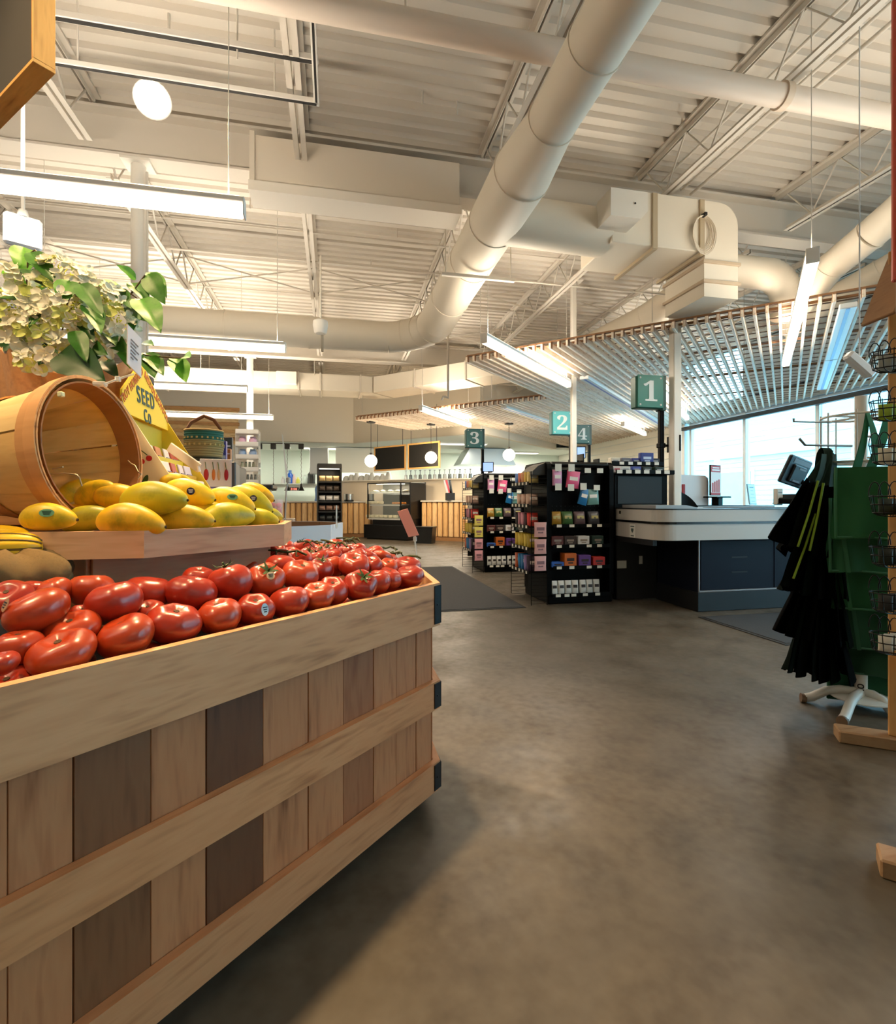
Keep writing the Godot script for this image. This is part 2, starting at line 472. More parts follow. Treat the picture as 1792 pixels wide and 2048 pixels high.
func shell() -> void:
	var ct := tint_tex("concrete", 1024, 0.006, 0.035, 0.42, [Color(0.52, 0.49, 0.45), Color(0.72, 0.69, 0.65), Color(0.84, 0.82, 0.79), Color(0.92, 0.91, 0.89), Color(1, 1, 1)], 11)
	var fm := tri_mat("floor", ct, Color(0.4, 0.37, 0.325), Vector3(0.42, 0.42, 0.42), 0.5, true)
	var rt := tint_tex("concrete_sheen", 512, 0.012, 0.08, 0.4, [Color(0.34, 0.34, 0.34), Color(0.5, 0.5, 0.5), Color(0.72, 0.72, 0.72)], 31)
	fm.roughness = 0.9; fm.roughness_texture = rt; fm.metallic_specular = 0.5
	var m := MB.new()
	slab(m, -9.2, 8.2, -0.2, 0.0, -5.2, 18.4)
	struct(m, "floor", fm, "polished grey brown concrete shop floor with cloudy stains")
	var wm := mat(Color(0.88, 0.85, 0.79), 0.8)
	m = MB.new(); slab(m, -9.2, 8.2, 0, 4.5, -5.2, -5.0)
	struct(m, "wall_south", wm, "plain painted shop wall behind the viewer")
	m = MB.new(); slab(m, -9.2, -9.0, 0, 4.5, -5.0, 18.4)
	struct(m, "wall_west", wm, "plain painted shop wall on the far left")
	# north: white wall with a wide opening to the kitchen, stepping back along a diagonal
	m = MB.new()
	slab(m, -9.0, -2.05, 0, 4.5, 15.1, 15.3)
	slab(m, -2.05, 0.62, 2.62, 4.5, 15.1, 15.3)
	wall_between(m, Vector2(0.55, 15.2), Vector2(3.5, 12.25), 2.62, 4.5, 0.16)
	wall_between(m, Vector2(3.45, 12.3), Vector2(6.9, 15.75), 2.62, 4.5, 0.16)
	struct(m, "wall_north", wm, "tall white wall above the opening of the cafe counter")
	var mint := mat(Color(0.88, 0.94, 0.92), 0.6)
	m = MB.new(); slab(m, -9.0, 8.2, 0, 4.5, 18.0, 18.4)
	struct(m, "wall_kitchen", mint, "pale mint kitchen wall at the back of the cafe")
	m = MB.new()
	m.prism([Vector2(-9, 15.3), Vector2(0.6, 15.3), Vector2(3.45, 12.45), Vector2(6.8, 15.8), Vector2(8.1, 15.8), Vector2(8.1, 18), Vector2(-9, 18)], 0.06, Transform3D(Basis(Vector3.RIGHT, -PI / 2), Vector3(0, 2.66, 0)))
	struct(m, "ceiling_cafe", mat(Color(0.9, 0.93, 0.91), 0.8), "low white ceiling over the cafe kitchen")
	# east: window wall
	m = MB.new()
	slab(m, 8.1, 8.3, 0, 4.5, 10.95, 18.4)
	slab(m, 8.1, 8.3, 2.8, 3.05, -5.0, 10.95)
	slab(m, 8.1, 8.3, 4.2, 4.5, -5.0, 10.95)
	slab(m, 8.1, 8.3, 0, 4.5, -5.2, -2.3)
	struct(m, "wall_east", mat(Color(0.9, 0.92, 0.92), 0.8), "white shop wall around the tall front windows")
	var tb := root_struct("trim_boards", "white horizontal boards on the wall north of the windows")
	for k in 14:
		m = MB.new()
		slab(m, 8.07, 8.1, 0.02 + 0.2 * k, 0.2 + 0.2 * k, 11.1, 18.0)
		put(m, "plank", mat(Color(0.93, 0.92, 0.88), 0.7), tb)
	var fr := mat(Color(0.86, 0.9, 0.92), 0.35, 0.2)
	var n := 10.8
	var k := 1
	while n > -2.0:
		var w := root_struct("window_%d" % k, "tall storefront window pane in pale aluminium, number %d from the far end" % k, W(8.2, 0, n - 0.825))
		m = MB.new()
		m.bx(Vector3(0, 1.4, -0.825), Vector3(0.12, 2.8, 0.08), 0.006)
		m.bx(Vector3(0, 2.77, 0), Vector3(0.1, 0.06, 1.65), 0.006)
		m.bx(Vector3(0, 0.06, 0), Vector3(0.12, 0.12, 1.65), 0.006)
		m.bx(Vector3(0, 3.08, 0), Vector3(0.1, 0.06, 1.65), 0.006)
		m.bx(Vector3(0, 4.17, 0), Vector3(0.1, 0.06, 1.65), 0.006)
		m.bx(Vector3(0, 3.6, -0.825), Vector3(0.12, 1.15, 0.08), 0.006)
		put(m, "window_frame", fr, w)
		m = MB.new()
		m.bx(Vector3(0, 1.43, 0.0), Vector3(0.008, 2.62, 1.57))
		put(m, "pane", clear(Color(0.9, 1.0, 1.0), 0.04), w)
		m = MB.new()
		if k == 1 or k > 5:
			m.bx(Vector3(0, 3.62, 0.0), Vector3(0.008, 1.03, 1.57))
			put(m, "pane", clear(Color(0.9, 1.0, 1.0), 0.04), w)
		else:
			m.bx(Vector3(0, 3.62, 0.0), Vector3(0.1, 1.1, 1.57))
			put(m, "panel", mat(Color(0.8, 0.84, 0.87), 0.7), w)
		n -= 1.65
		k += 1
	m = MB.new()
	slab(m, 7.98, 8.08, 2.62, 2.7, -2.0, 10.9)
	struct(m, "trim_1", mat(Color(0.05, 0.09, 0.13), 0.4), "dark blue track running along the head of the windows")
	# columns
	column(at(277, 330, 4.42), 0.057, true, 3.83, "thick round white column behind the flowers under the steel beam")
	column(at(500, 714, 10.35), 0.064, true, 3.83, "round white column beside the clear product tower near the kitchen")
	column(at(1350, 440, 5.55), 0.047, false, 3.83, "square white column rising beside the number one checkout sign")
	column(at(1147, 600, 7.55), 0.036, false, 4.15, "slim white post beside the number two checkout sign")
	# things on the near round column
	m = MB.new()
	var cp := at(277, 400, 4.42)
	m.rod(Vector3(cp.x + 0.075, 0.02, cp.z + 0.03), Vector3(cp.x + 0.075, 3.75, cp.z + 0.03), 0.011)
	tag(put(m, "conduit", mat(paint, 0.5)), "thin conduit running up the right side of the thick round column", "conduit")

func column(p: Vector3, r: float, round_: bool, top: float, label: String) -> void:
	var c := root_struct("column", label, Vector3(p.x, 0, p.z))
	var m := MB.new()
	if round_: m.lathe([Vector2(r, 0), Vector2(r, top)], 24)
	else: m.bx(Vector3(0, top * 0.5, 0), Vector3(r * 2, top, r * 2), 0.008)
	put(m, "shaft", mat(Color(0.9, 0.88, 0.84), 0.45), c)
	m = MB.new()
	m.bx(Vector3(0, top - 0.01, 0), Vector3(0.22, 0.02, 0.2))
	m.bx(Vector3(0, 0.01, 0), Vector3(0.2, 0.02, 0.2))
	put(m, "plate", mat(Color(0.9, 0.88, 0.84), 0.45), c)

# ---------- roof structure ----------
func roof() -> void:
	var pm := mat(paint, 0.65)
	var ce := root_struct("ceiling", "white painted corrugated steel roof deck on open joists")
	var m := MB.new()
	slab(m, -9.2, 8.3, 4.36, 4.5, -5.2, 18.4)
	put(m, "roof_slab", pm, ce)
	m = MB.new()
	var nn := -5.0
	var prof := [Vector2(0, 4.355), Vector2(0.04, 4.355), Vector2(0.055, 4.315), Vector2(0.137, 4.315), Vector2(0.152, 4.355)]
	while nn < 18.0:
		for k in 4:
			var a: Vector2 = prof[k]
			var b: Vector2 = prof[k + 1]
			m.quad(W(-9.2, a.y, nn + a.x), W(8.3, a.y, nn + a.x), W(8.3, b.y, nn + b.x), W(-9.2, b.y, nn + b.x), Vector3.DOWN)
		nn += 0.152
	put(m, "deck", pm, ce)
	# steel beams across the joists
	for bn in [4.87, 10.9]:
		m = MB.new()
		slab(m, -9.0, 8.1, 3.83, 3.85, bn - 0.1, bn + 0.1)
		slab(m, -9.0, 8.1, 3.85, 4.22, bn - 0.006, bn + 0.006)
		slab(m, -9.0, 8.1, 4.2, 4.222, bn - 0.1, bn + 0.1)
		put(m, "beam", pm, ce)
	# open web joists
	var made := []
	for bay in [[-5.0, 4.83, 0.06], [4.9, 10.86, 0.22], [10.94, 15.08, 0.22]]:
		var jj: Node3D = null
		for k in range(-5, 7):
			var e := -0.27 + 1.66 * k
			if e < -8.9 or e > 8.0: continue
			if jj == null:
				jj = Node3D.new()
				jj.name = "joist"
				ce.add_child(jj, true)
				var n0: float = bay[0]
				var n1: float = bay[1]
				m = MB.new()
				for s in [-1, 1]:
					slab(m, s * 0.032 - 0.024, s * 0.032 + 0.024, 4.296, 4.315, n0, n1)
					slab(m, s * 0.012 - 0.003, s * 0.012 + 0.003, 4.25, 4.3, n0, n1)
				put(m, "top_chord", pm, jj)
				m = MB.new()
				for s in [-1, 1]:
					slab(m, s * 0.03 - 0.02, s * 0.03 + 0.02, 3.86, 3.867, n0 + 0.3, n1 - 0.14)
					slab(m, s * 0.013 - 0.003, s * 0.013 + 0.003, 3.86, 3.91, n0 + 0.3, n1 - 0.14)
				put(m, "bottom_chord", pm, jj)
				m = MB.new()
				var pts := []
				var q := n0 + 0.1
				var up := true
				while q < n1 - 0.05:
					pts.append(W(0, 4.27 if up else 3.89, q))
					up = not up
					q += 0.3
				m.tube(pts, 0.01, 5)
				put(m, "web", pm, jj)
				jj.position.x = e
			else:
				var c: Node3D = jj.duplicate()
				ce.add_child(c, true)
				c.position.x = e
			made.append(e)
	# bridging between the joists
	for bn in [6.6, 8.6, 12.6]:
		m = MB.new()
		m.rod(W(-8.9, 3.9, bn), W(8.0, 3.9, bn), 0.013, 5)
		put(m, "bridging", pm, ce)
		m = MB.new()
		m.rod(W(-8.9, 4.26, bn + 0.02), W(8.0, 4.26, bn + 0.02), 0.013, 5)
		put(m, "bridging", pm, ce)
	for k in range(-5, 5):
		var e := -0.27 + 1.66 * k
		if e < -8.0: continue
		for bn in [7.6, 9.6]:
			m = MB.new()
			m.rod(W(e, 4.26, bn), W(e + 1.66, 3.9, bn), 0.01, 5)
			put(m, "cross_brace", pm, ce)
			m = MB.new()
			m.rod(W(e, 3.9, bn + 0.03), W(e + 1.66, 4.26, bn + 0.03), 0.01, 5)
			put(m, "cross_brace", pm, ce)
	for q in [[-1.1, 3.9], [0.3, 2.2], [0.7, 4.2], [1.0, 4.25], [0.5, 7.3], [0.75, 6.4], [-0.9, 6.1]]:
		m = MB.new()
		m.rod(W(q[0], 4.2, q[1]), W(q[0], 4.32, q[1]), 0.009, 6)
		put(m, "hanger_stub", pm, ce)
	# wrapped rectangular duct along the beam
	m = MB.new()
	slab(m, -0.66, 1.1, 3.6, 4.02, 4.58, 4.76)
	slab(m, -0.68, -0.64, 3.58, 4.04, 4.56, 4.77)
	tag(put(m, "boxed_duct", mat(Color(0.85, 0.81, 0.75), 0.7)), "flat boxed white duct fixed to the face of the near steel beam", "duct")
	m = MB.new()
	slab(m, -0.68, 1.1, 3.52, 3.6, 4.5, 4.78)
	put(m, "ledge", mat(Color(0.9, 0.87, 0.82), 0.6), get_node("boxed_duct"))

# ---------- outside the windows ----------
func outside() -> void:
	var m := MB.new()
	slab(m, 8.3, 40, -0.25, -0.05, -40, 60)
	struct(m, "ground", mat(Color(0.78, 0.8, 0.8), 0.9), "pale paving outside the front windows")
	var b := thing("building", "pale building with horizontal boards across the way, seen through the windows", "building", W(17, 0, 12))
	m = MB.new()
	m.bx(Vector3(2, 2.2, 0), Vector3(4, 4.4, 30))
	put(m, "wall", mat(Color(0.72, 0.92, 0.95), 0.8), b)
	for k in 20:
		m = MB.new()
		m.bx(Vector3(-0.01, 0.1 + 0.2 * k, 0), Vector3(0.03, 0.185, 30))
		put(m, "plank", mat(Color(0.76, 0.94, 0.97), 0.8), b)
	for k in 6:
		m = MB.new()
		m.bx(Vector3(-0.06, 1.5, -12 + 4.5 * k), Vector3(0.1, 1.6, 2.0), 0.01)
		put(m, "window", mat(Color(0.92, 0.96, 0.96), 0.5), b)
		m = MB.new()
		m.bx(Vector3(-0.115, 1.5, -12 + 4.5 * k), Vector3(0.02, 1.4, 1.8))
		put(m, "pane", mat(Color(0.55, 0.82, 0.85), 0.1), b.get_child(b.get_child_count() - 1))
	m = MB.new()
	m.bx(Vector3(-0.1, 3.0, 0), Vector3(0.3, 0.35, 30), 0.02)
	put(m, "fascia", mat(Color(0.95, 0.97, 0.97), 0.7), b)
	for k in 3:
		m = MB.new()
		m.rod(W(11.0, -0.05, 5 + 4.2 * k), W(11.0, 3.6, 5 + 4.2 * k), 0.08, 12)
		struct(m, "porch_post", mat(Color(0.92, 0.95, 0.96), 0.6), "pale porch post outside the front windows")

# ---------- ducts, pipes, canopy ----------
# a round duct through points, split into sections with seam rings; rs = radius at each point
func round_duct(t: Node3D, pts: Array, rs: Array, m: Material, step := 1, seams := true) -> void:
	var k := 0
	while k < pts.size() - 1:
		var e := mini(k + step, pts.size() - 1)
		var b := MB.new()
		b.tube(pts.slice(k, e + 1), rs.slice(k, e + 1), 28, true)
		put(b, "duct_section", m, t)
		if seams and e < pts.size() - 1:
			b = MB.new()
			var d: Vector3 = (pts[e] - pts[e - 1]).normalized()
			b.tube([pts[e] - d * 0.008, pts[e] + d * 0.008], [rs[e] + 0.007, rs[e] + 0.007], 28)
			put(b, "seam_ring", m, t)
		k = e

func ducts() -> void:
	var dm := mat(Color(0.87, 0.83, 0.76), 0.55)
	var t := thing("round_duct", "big round white duct running away overhead, narrow near the viewer and wider beyond a cone", "duct", W(1.38, 3.45, 0))
	var pts := []
	var rs := []
	for q in [[0.4, 0.16], [1.2, 0.16], [2.0, 0.16], [2.6, 0.16], [3.18, 0.16], [3.72, 0.222], [4.45, 0.222], [5.2, 0.225], [6.2, 0.23], [7.0, 0.24]]:
		pts.append(Vector3(0, 0, -q[0])); rs.append(q[1])
	round_duct(t, pts, rs, dm)
	# the far elbow and the run to the west
	var ep := []
	var er := []
	for k in 9:
		var a := PI / 2 * k / 8.0
		ep.append(Vector3(-0.62 + 0.62 * cos(a), -0.012 * k, -7.0 - 0.62 * sin(a))); er.append(0.24 - 0.003 * k)
	round_duct(t, ep, er, dm, 2)
	var wp := []
	var wr := []
	for k in 8:
		wp.append(Vector3(-0.62 - 1.1 * k, -0.096, -7.62)); wr.append(0.216)
	round_duct(t, wp, wr, dm)
	# the branch to the plenum
	var b := MB.new()
	b.rod(Vector3(0.05, 0, -4.38), Vector3(1.02, -0.02, -4.38), 0.205, 24)
	put(b, "branch", dm, t)
	# trapeze under the duct
	b = MB.new()
	for s in [-1, 1]: b.rod(Vector3(s * 0.33, -0.27, -4.95), Vector3(s * 0.33, 0.86, -4.95), 0.006, 6)
	b.bx(Vector3(0, -0.275, -4.95), Vector3(0.74, 0.03, 0.04), 0.003)
	put(b, "hanger", mat(Color(0.8, 0.77, 0.72), 0.5, 0.2), t)
	# plenum, control box and drop
	t = thing("plenum_box", "boxy white air plenum with a control box beside the round duct above the checkouts", "air plenum", W(2.86, 3.27, 4.5))
	b = MB.new()
	b.bx(Vector3(0, 0.24, 0), Vector3(0.95, 0.48, 0.6), 0.006)
	put(b, "plenum", dm, t)
	b = MB.new()
	b.prism([Vector2(-0.08, 0.09), Vector2(0.2, 0.09), Vector2(0.26, 0.16), Vector2(0.26, 0.32), Vector2(-0.08, 0.32)], 0.24, T(Vector3(-0.54, 0.0, 0.42)))
	put(b, "control_box", mat(Color(0.9, 0.87, 0.82), 0.6), t)
	b = MB.new()
	b.rod(Vector3(-0.4, 0.21, 0.544), Vector3(-0.4, 0.21, 0.548), 0.008)
	put(b, "knob", mat(Color(0.1, 0.08, 0.1)), t)
	for q in [-0.06, 0.42]:
		b = MB.new()
		b.bx(Vector3(q, 0.22, 0.31), Vector3(0.05, 0.5, 0.02), 0.003)
		b.bar(Vector3(q, -0.02, 0.31), Vector3(q, -0.02, -0.36), 0.035, 0.03)
		put(b, "strap", mat(Color(0.7, 0.63, 0.52), 0.6), t)
	b = MB.new()
	var poly := [Vector2(0.47, 0.0), Vector2(0.46, -0.1), Vector2(0.46, -0.4), Vector2(0.82, -0.4), Vector2(0.82, 0.28)]
	for k in 6:
		var a := PI / 2 * k / 5.0
		poly.append(Vector2(0.62 + 0.2 * cos(a), 0.28 + 0.2 * sin(a)))
	poly.append(Vector2(0.47, 0.48))
	b.prism(poly, 0.58)
	put(b, "elbow", dm, t)
	for q in [-0.08, -0.26]:
		b = MB.new()
		b.bx(Vector3(0.64, q, 0), Vector3(0.4, 0.03, 0.62), 0.003)
		put(b, "flange", mat(Color(0.74, 0.66, 0.56), 0.6), t)
	var coil := thing("cable_coil", "loose coil of pale cable hanging on the plenum box beside the square column", "cable", W(3.28, 3.5, 4.17))
	b = MB.new()
	for k in 7:
		var cp := []
		for j in 18:
			var a := TAU * j / 18.0
			cp.append(Vector3((0.08 + 0.007 * k) * sin(a) + rng.randf_range(-0.004, 0.004), -0.02 - (0.13 + 0.008 * k) * (1.0 - cos(a)) + 0.1, 0.008 * k - 0.03))
		b.tube(cp, 0.0045, 5, false, true)
	put(b, "loops", mat(Color(0.85, 0.8, 0.72), 0.5), coil)
	b = MB.new()
	b.bx(Vector3(0, 0.085, 0), Vector3(0.03, 0.03, 0.08), 0.004)
	put(b, "tie", mat(Color(0.05, 0.05, 0.05)), coil)
	# ducts on the right, above the canopy
	t = thing("flexible_duct", "ribbed flexible white duct bending down behind the glowing diagonal tube", "duct", W(3.7, 3.28, 4.5))
	pts = []
	rs = []
	for k in 5: pts.append(Vector3(0.14 * k, 0.0, 0)); rs.append(0.15)
	for k in range(1, 25):
		var a := PI / 2 * k / 24.0
		pts.append(Vector3(0.56 + 0.26 * sin(a), -0.26 + 0.26 * cos(a), 0)); rs.append(0.15 + (0.006 if k % 2 else -0.004))
	pts.append(Vector3(0.82, -0.42, 0)); rs.append(0.15)
	b = MB.new()
	b.tube(pts, rs, 22)
	put(b, "hose", mat(Color(0.83, 0.8, 0.74), 0.6), t)
	t = thing("round_duct", "round white duct climbing to the right above the slatted canopy, upper of two", "duct")
	round_duct(t, [at(1600, 610, 5.4), at(1660, 535, 5.0), at(1740, 470, 4.6), at(1850, 375, 4.2), at(2300, 20, 3.1)], [0.135, 0.135, 0.135, 0.135, 0.135], dm)
	t = thing("round_duct", "round white duct climbing to the right above the slatted canopy, lower of two", "duct")
	round_duct(t, [at(1560, 655, 6.4), at(1680, 590, 6.0), at(1760, 545, 5.7), at(1880, 480, 5.3), at(2350, 220, 4.0)], [0.14, 0.14, 0.14, 0.14, 0.14], dm)
	# big round duct far behind the canopy
	t = thing("round_duct", "round white duct rising from behind the canopy left of the square column", "duct")
	round_duct(t, [at(1190, 690, 8.6), at(1290, 640, 8.0), at(1380, 580, 7.4)], [0.22, 0.22, 0.22], dm)
	# sprinkler main
	b = MB.new()
	b.rod(W(-9, 3.74, 3.0), W(8.0, 3.74, 3.0), 0.073, 20)
	tag(put(b, "sprinkler_pipe", mat(Color(0.88, 0.82, 0.76), 0.5)), "thick white sprinkler pipe crossing behind the round duct at the top", "pipe")
	for q in [2.95, 5.6]:
		b = MB.new()
		b.rod(W(q, 3.74, 3.0), W(q + 0.05, 3.74, 3.0), 0.086, 20)
		put(b, "coupling", mat(Color(0.85, 0.77, 0.68), 0.5), get_node("sprinkler_pipe"))
	for q in [0.4, 3.9]:
		b = MB.new()
		b.rod(W(q, 3.74, 3.0), W(q, 4.3, 3.0), 0.007, 6)
		put(b, "hanger", mat(Color(0.85, 0.8, 0.74), 0.5), get_node("sprinkler_pipe"))
	var names := ["thin white conduit just right of the third joist", "second thin white conduit right of the third joist", "third thin white conduit right of the third joist", "outermost thin white conduit right of the third joist"]
	for k in 4:
		b = MB.new()
		b.rod(W(3.22 + 0.11 * k, 4.2 - 0.03 * k, 0.0), W(3.22 + 0.11 * k, 4.2 - 0.03 * k, 4.7), 0.012 + 0.004 * (k % 2), 8)
		tag(put(b, "conduit", mat(Color(0.84, 0.81, 0.76), 0.5)), names[k], "conduit", "conduits beside the third joist")
	# rectangular duct at the back, turning along the diagonal
	t = thing("rectangular_duct", "long rectangular white duct along the back wall bending toward the canopy", "duct", W(0, 3.3, 11.65))
	for q in [[-8.8, -3.4], [-3.4, -0.72], [-0.72, -0.28], [-0.28, 0.55]]:
		b = MB.new()
		b.bx(Vector3((q[0] + q[1]) * 0.5, 0.17, 0), Vector3(q[1] - q[0], 0.34, 0.7), 0.006)
		put(b, "duct_section", dm, t)
		b = MB.new()
		b.bx(Vector3(q[1], 0.17, 0), Vector3(0.035, 0.38, 0.74), 0.003)
		put(b, "flange", mat(Color(0.8, 0.76, 0.7), 0.6), t)
	b = MB.new()
	b.prism([Vector2(0.55, -0.35), Vector2(0.9, -0.35), Vector2(1.28, -0.22), Vector2(0.8, 0.3), Vector2(0.55, 0.35)], 0.34, Transform3D(Basis(Vector3.RIGHT, PI / 2), Vector3(0, 0.17, 0)))
	put(b, "elbow", dm, t)
	var dir := Vector3(1, 0, 1).normalized()
	for q in [[0.1, 1.2], [1.2, 2.4], [2.4, 4.4]]:
		b = MB.new()
		b.bar(Vector3(1.0, 0.17, 0.0) + dir * q[0], Vector3(1.0, 0.17, 0.0) + dir * q[1], 0.7, 0.34, 0.006)
		put(b, "duct_section", dm, t)
		b = MB.new()
		b.bar(Vector3(1.0, 0.17, 0.0) + dir * (q[1] - 0.017), Vector3(1.0, 0.17, 0.0) + dir * (q[1] + 0.017), 0.74, 0.38, 0.003)
		put(b, "flange", mat(Color(0.8, 0.76, 0.7), 0.6), t)
	b = MB.new()
	b.bx(Vector3(-0.95, 0.2, 0.42), Vector3(0.4, 0.26, 0.14), 0.008)
	put(b, "control_box", mat(Color(0.9, 0.87, 0.82), 0.6), t)
	b = MB.new()
	for q in [-6.0, -2.6, -0.4]:
		for s in [-1, 1]: b.rod(Vector3(q, 0.3, s * 0.36), Vector3(q, 1.02, s * 0.36), 0.008, 6)
	put(b, "hanger", dm, t)
	# pendant speaker on the joist
	t = thing("pendant_speaker", "round white pendant speaker under a joist, in front of the far round duct", "speaker", at(641, 655, 6.3))
	b = MB.new()
	b.lathe([Vector2(0, -0.075), Vector2(0.06, -0.075), Vector2(0.075, -0.06), Vector2(0.09, 0.03), Vector2(0.085, 0.075), Vector2(0.04, 0.1), Vector2(0, 0.1)], 24)
	put(b, "speaker_body", mat(Color(0.9, 0.88, 0.84), 0.5), t)
	b = MB.new()
	b.rod(Vector3(0, 0.09, 0), Vector3(0, 0.86, 0), 0.012, 8)
	put(b, "stem", mat(Color(0.88, 0.85, 0.8), 0.5), t)
	b = MB.new()
	b.bx(Vector3(0.02, -0.19, 0), Vector3(0.03, 0.2, 0.03), 0.003)
	put(b, "bracket", mat(Color(0.6, 0.56, 0.5), 0.5), t)
	# black hook pole
	b = MB.new()
	var hp := at(896, 735, 9.0)
	b.tube([hp + Vector3(0.12, 1.06, 0), hp + Vector3(0.12, 0.75, 0), hp + Vector3(0, 0.55, 0), hp + Vector3(0, -0.35, 0), hp + Vector3(0, -0.52, 0), hp + Vector3(-0.05, -0.5, 0), hp + Vector3(-0.09, -0.5, 0), hp + Vector3(-0.11, -0.56, 0)], 0.02, 8)
	tag(put(b, "vent_pipe", mat(Color(0.75, 0.71, 0.66), 0.5)), "thin grey pipe with a hooked end hanging left of the slatted canopy", "pipe")

# canopy axes: u to the south-east, v to the north-east
func uv(u: float, y: float, v: float) -> Vector3:
	return W((u + v) * 0.70711, y, (v - u) * 0.70711)

func canopy() -> void:
	var t := thing("slatted_canopy", "wide hanging canopy of long pale wood slats over the checkouts, reaching to the front windows", "slatted canopy")
	var sm := [wood(Color(0.93, 0.87, 0.8), 2, 0, 0.5), wood(Color(0.91, 0.84, 0.76), 2, 1, 0.5), wood(Color(0.95, 0.9, 0.83), 2, 2, 0.5)]
	var bm := mat(Color(0.56, 0.4, 0.26), 0.6)
	var eb := MB.new()
	eb.bx(Vector3(0, 0.01, 0), Vector3(0.032, 0.08, 0.04), 0.003)
	var em := eb.mesh()
	var k := 0
	var u := -7.9
	while u < 3.2:
		var v0 := 8.55 if u < -3.43 else 5.73
		var v1 := 10.6 if u < -6.05 else 11.3 - u
		if absf(u - 0.47) > 0.09:
			var m := MB.new()
			m.box(T(Vector3.ZERO), Vector3(0.025, 0.07, v1 - v0), 0.003)
			var s := put(m, "slat", sm[k % 3], t)
			s.transform = Transform3D(Basis(Vector3.UP, -PI / 4), uv(u, 2.78, (v0 + v1) * 0.5))
			var o := put(em, "end_block", bm, s)
			o.position = Vector3(0, 0, (v1 - v0) * 0.5 - 0.03)
		u += 0.102
		k += 1
	var v := 5.76
	while v < 16.0:
		var u0 := -3.43 if v < 8.55 else (-7.9 if v < 10.6 else -6.05)
		var u1 := minf(3.2, 11.3 - v)
		var m := MB.new()
		m.bar(uv(u0, 2.822, v), uv(u1, 2.822, v), 0.02, 0.008, 0.0)
		put(m, "batten", mat(Color(0.42, 0.33, 0.27), 0.6), t)
		v += 0.22
	for q in [[5.79, -3.43, 3.2], [5.95, -3.43, 3.2], [7.2, -3.43, 3.2], [8.62, -7.9, 2.6], [10.2, -7.9, 1.1], [12.0, -6.0, -0.7], [14.0, -6.0, -2.7]]:
		var m := MB.new()
		m.bar(uv(q[1], 2.84, q[0]), uv(q[2], 2.84, q[0]), 0.028, 0.022, 0.003)
		put(m, "rail", bm, t)
	for q in [[-3.3, 5.9], [-1.2, 5.9], [1.2, 5.9], [-3.3, 8.6], [-0.5, 8.6], [-7.8, 8.65], [-6.2, 8.65], [-4.6, 8.65], [-7.7, 10.2], [-2, 12]]:
		var m := MB.new()
		m.rod(uv(q[0], 2.9, q[1]), uv(q[0], 4.32, q[1]), 0.004, 5)
		put(m, "hanging_wire", mat(Color(0.75, 0.73, 0.7), 0.5), t)
	var chn := [[0.47, 5.85, 10.0, "unlit white linear fixture set among the slats near the right edge"], [-2.4, 7.28, 12.6, "unlit white linear fixture set among the slats left of sign number one"], [-4.43, 8.8, 11.6, "unlit white linear fixture set among the slats of the second canopy step"]]
	for q in chn:
		var f := thing("linear_fixture", q[3], "light fixture", uv(q[0], 2.735, (q[1] + q[2]) * 0.5), -PI / 4, "unlit fixtures in the canopy")
		var ln: float = q[2] - q[1]
		for h in 2:
			var m := MB.new()
			m.bx(Vector3(0, 0, (h - 0.5) * ln * 0.5), Vector3(0.13, 0.05, ln * 0.5 - 0.02), 0.006)
			put(m, "housing", mat(Color(0.92, 0.94, 0.95), 0.35), f)
			m = MB.new()
			m.bx(Vector3(0, -0.026, (h - 0.5) * ln * 0.5), Vector3(0.03, 0.004, ln * 0.5 - 0.06))
			put(m, "slot", mat(Color(0.35, 0.5, 0.8), 0.3), f)
	tube_light(W(4.77, 2.6, 6.95), W(6.7, 2.6, 8.98), "glowing diagonal pendant tube half hidden by the square column and sign number one", 0.075, 1.4)
	tube_light(W(5.93, 2.6, 10.0), W(7.35, 2.6, 11.4), "farthest glowing diagonal pendant tube, low beneath the canopy right of sign number four", 0.075, 1.4)

# ---------- the produce bin ----------
var bin_at := Vector3.ZERO      # outer front corner of the rim, on the floor
const BIN_TURN := PI / 4
const ORD := ["first", "second", "third", "fourth", "fifth", "sixth", "seventh", "eighth", "ninth", "tenth", "eleventh", "twelfth", "thirteenth", "fourteenth", "fifteenth", "sixteenth"]

func octagon(w: float, d: float, c: float) -> Array:   # corners of a box w x d with corners cut by c, from the front right one, round to the back
	return [Vector2(w * 0.5 - c, d * 0.5), Vector2(w * 0.5, d * 0.5 - c), Vector2(w * 0.5, -d * 0.5 + c), Vector2(w * 0.5 - c, -d * 0.5), Vector2(-w * 0.5 + c, -d * 0.5), Vector2(-w * 0.5, -d * 0.5 + c), Vector2(-w * 0.5, d * 0.5 - c), Vector2(-w * 0.5 + c, d * 0.5)]

# one straight board of a ring, grain along its own x axis, as a node turned into place
func ring_board(t: Node3D, a: Vector2, b: Vector2, y0: float, y1: float, th: float, called: String, m: Material, inset := 0.0) -> MeshInstance3D:
	var d := b - a
	var ln := d.length() - inset
	var st := MB.new()
	var half := PI / 8
	# mitred ends: a prism seen from above
	var k := th * tan(half)
	var pl := [Vector2(-ln * 0.5, 0), Vector2(ln * 0.5, 0), Vector2(ln * 0.5 - k, th), Vector2(-ln * 0.5 + k, th)]
	st.prism(pl, y1 - y0, Transform3D(Basis(Vector3.RIGHT, PI / 2), Vector3.ZERO))
	var o := put(st, called, m, t)
	var mid := (a + b) * 0.5
	o.position = Vector3(mid.x, (y0 + y1) * 0.5, mid.y)
	# own +z points inward
	o.rotation.y = atan2(-d.y, d.x)
	var inward := Vector2(-mid.x, -mid.y)
	var own := Vector2(sin(o.rotation.y), cos(o.rotation.y))
	if own.dot(inward) < 0: o.rotation.y += PI
	return o

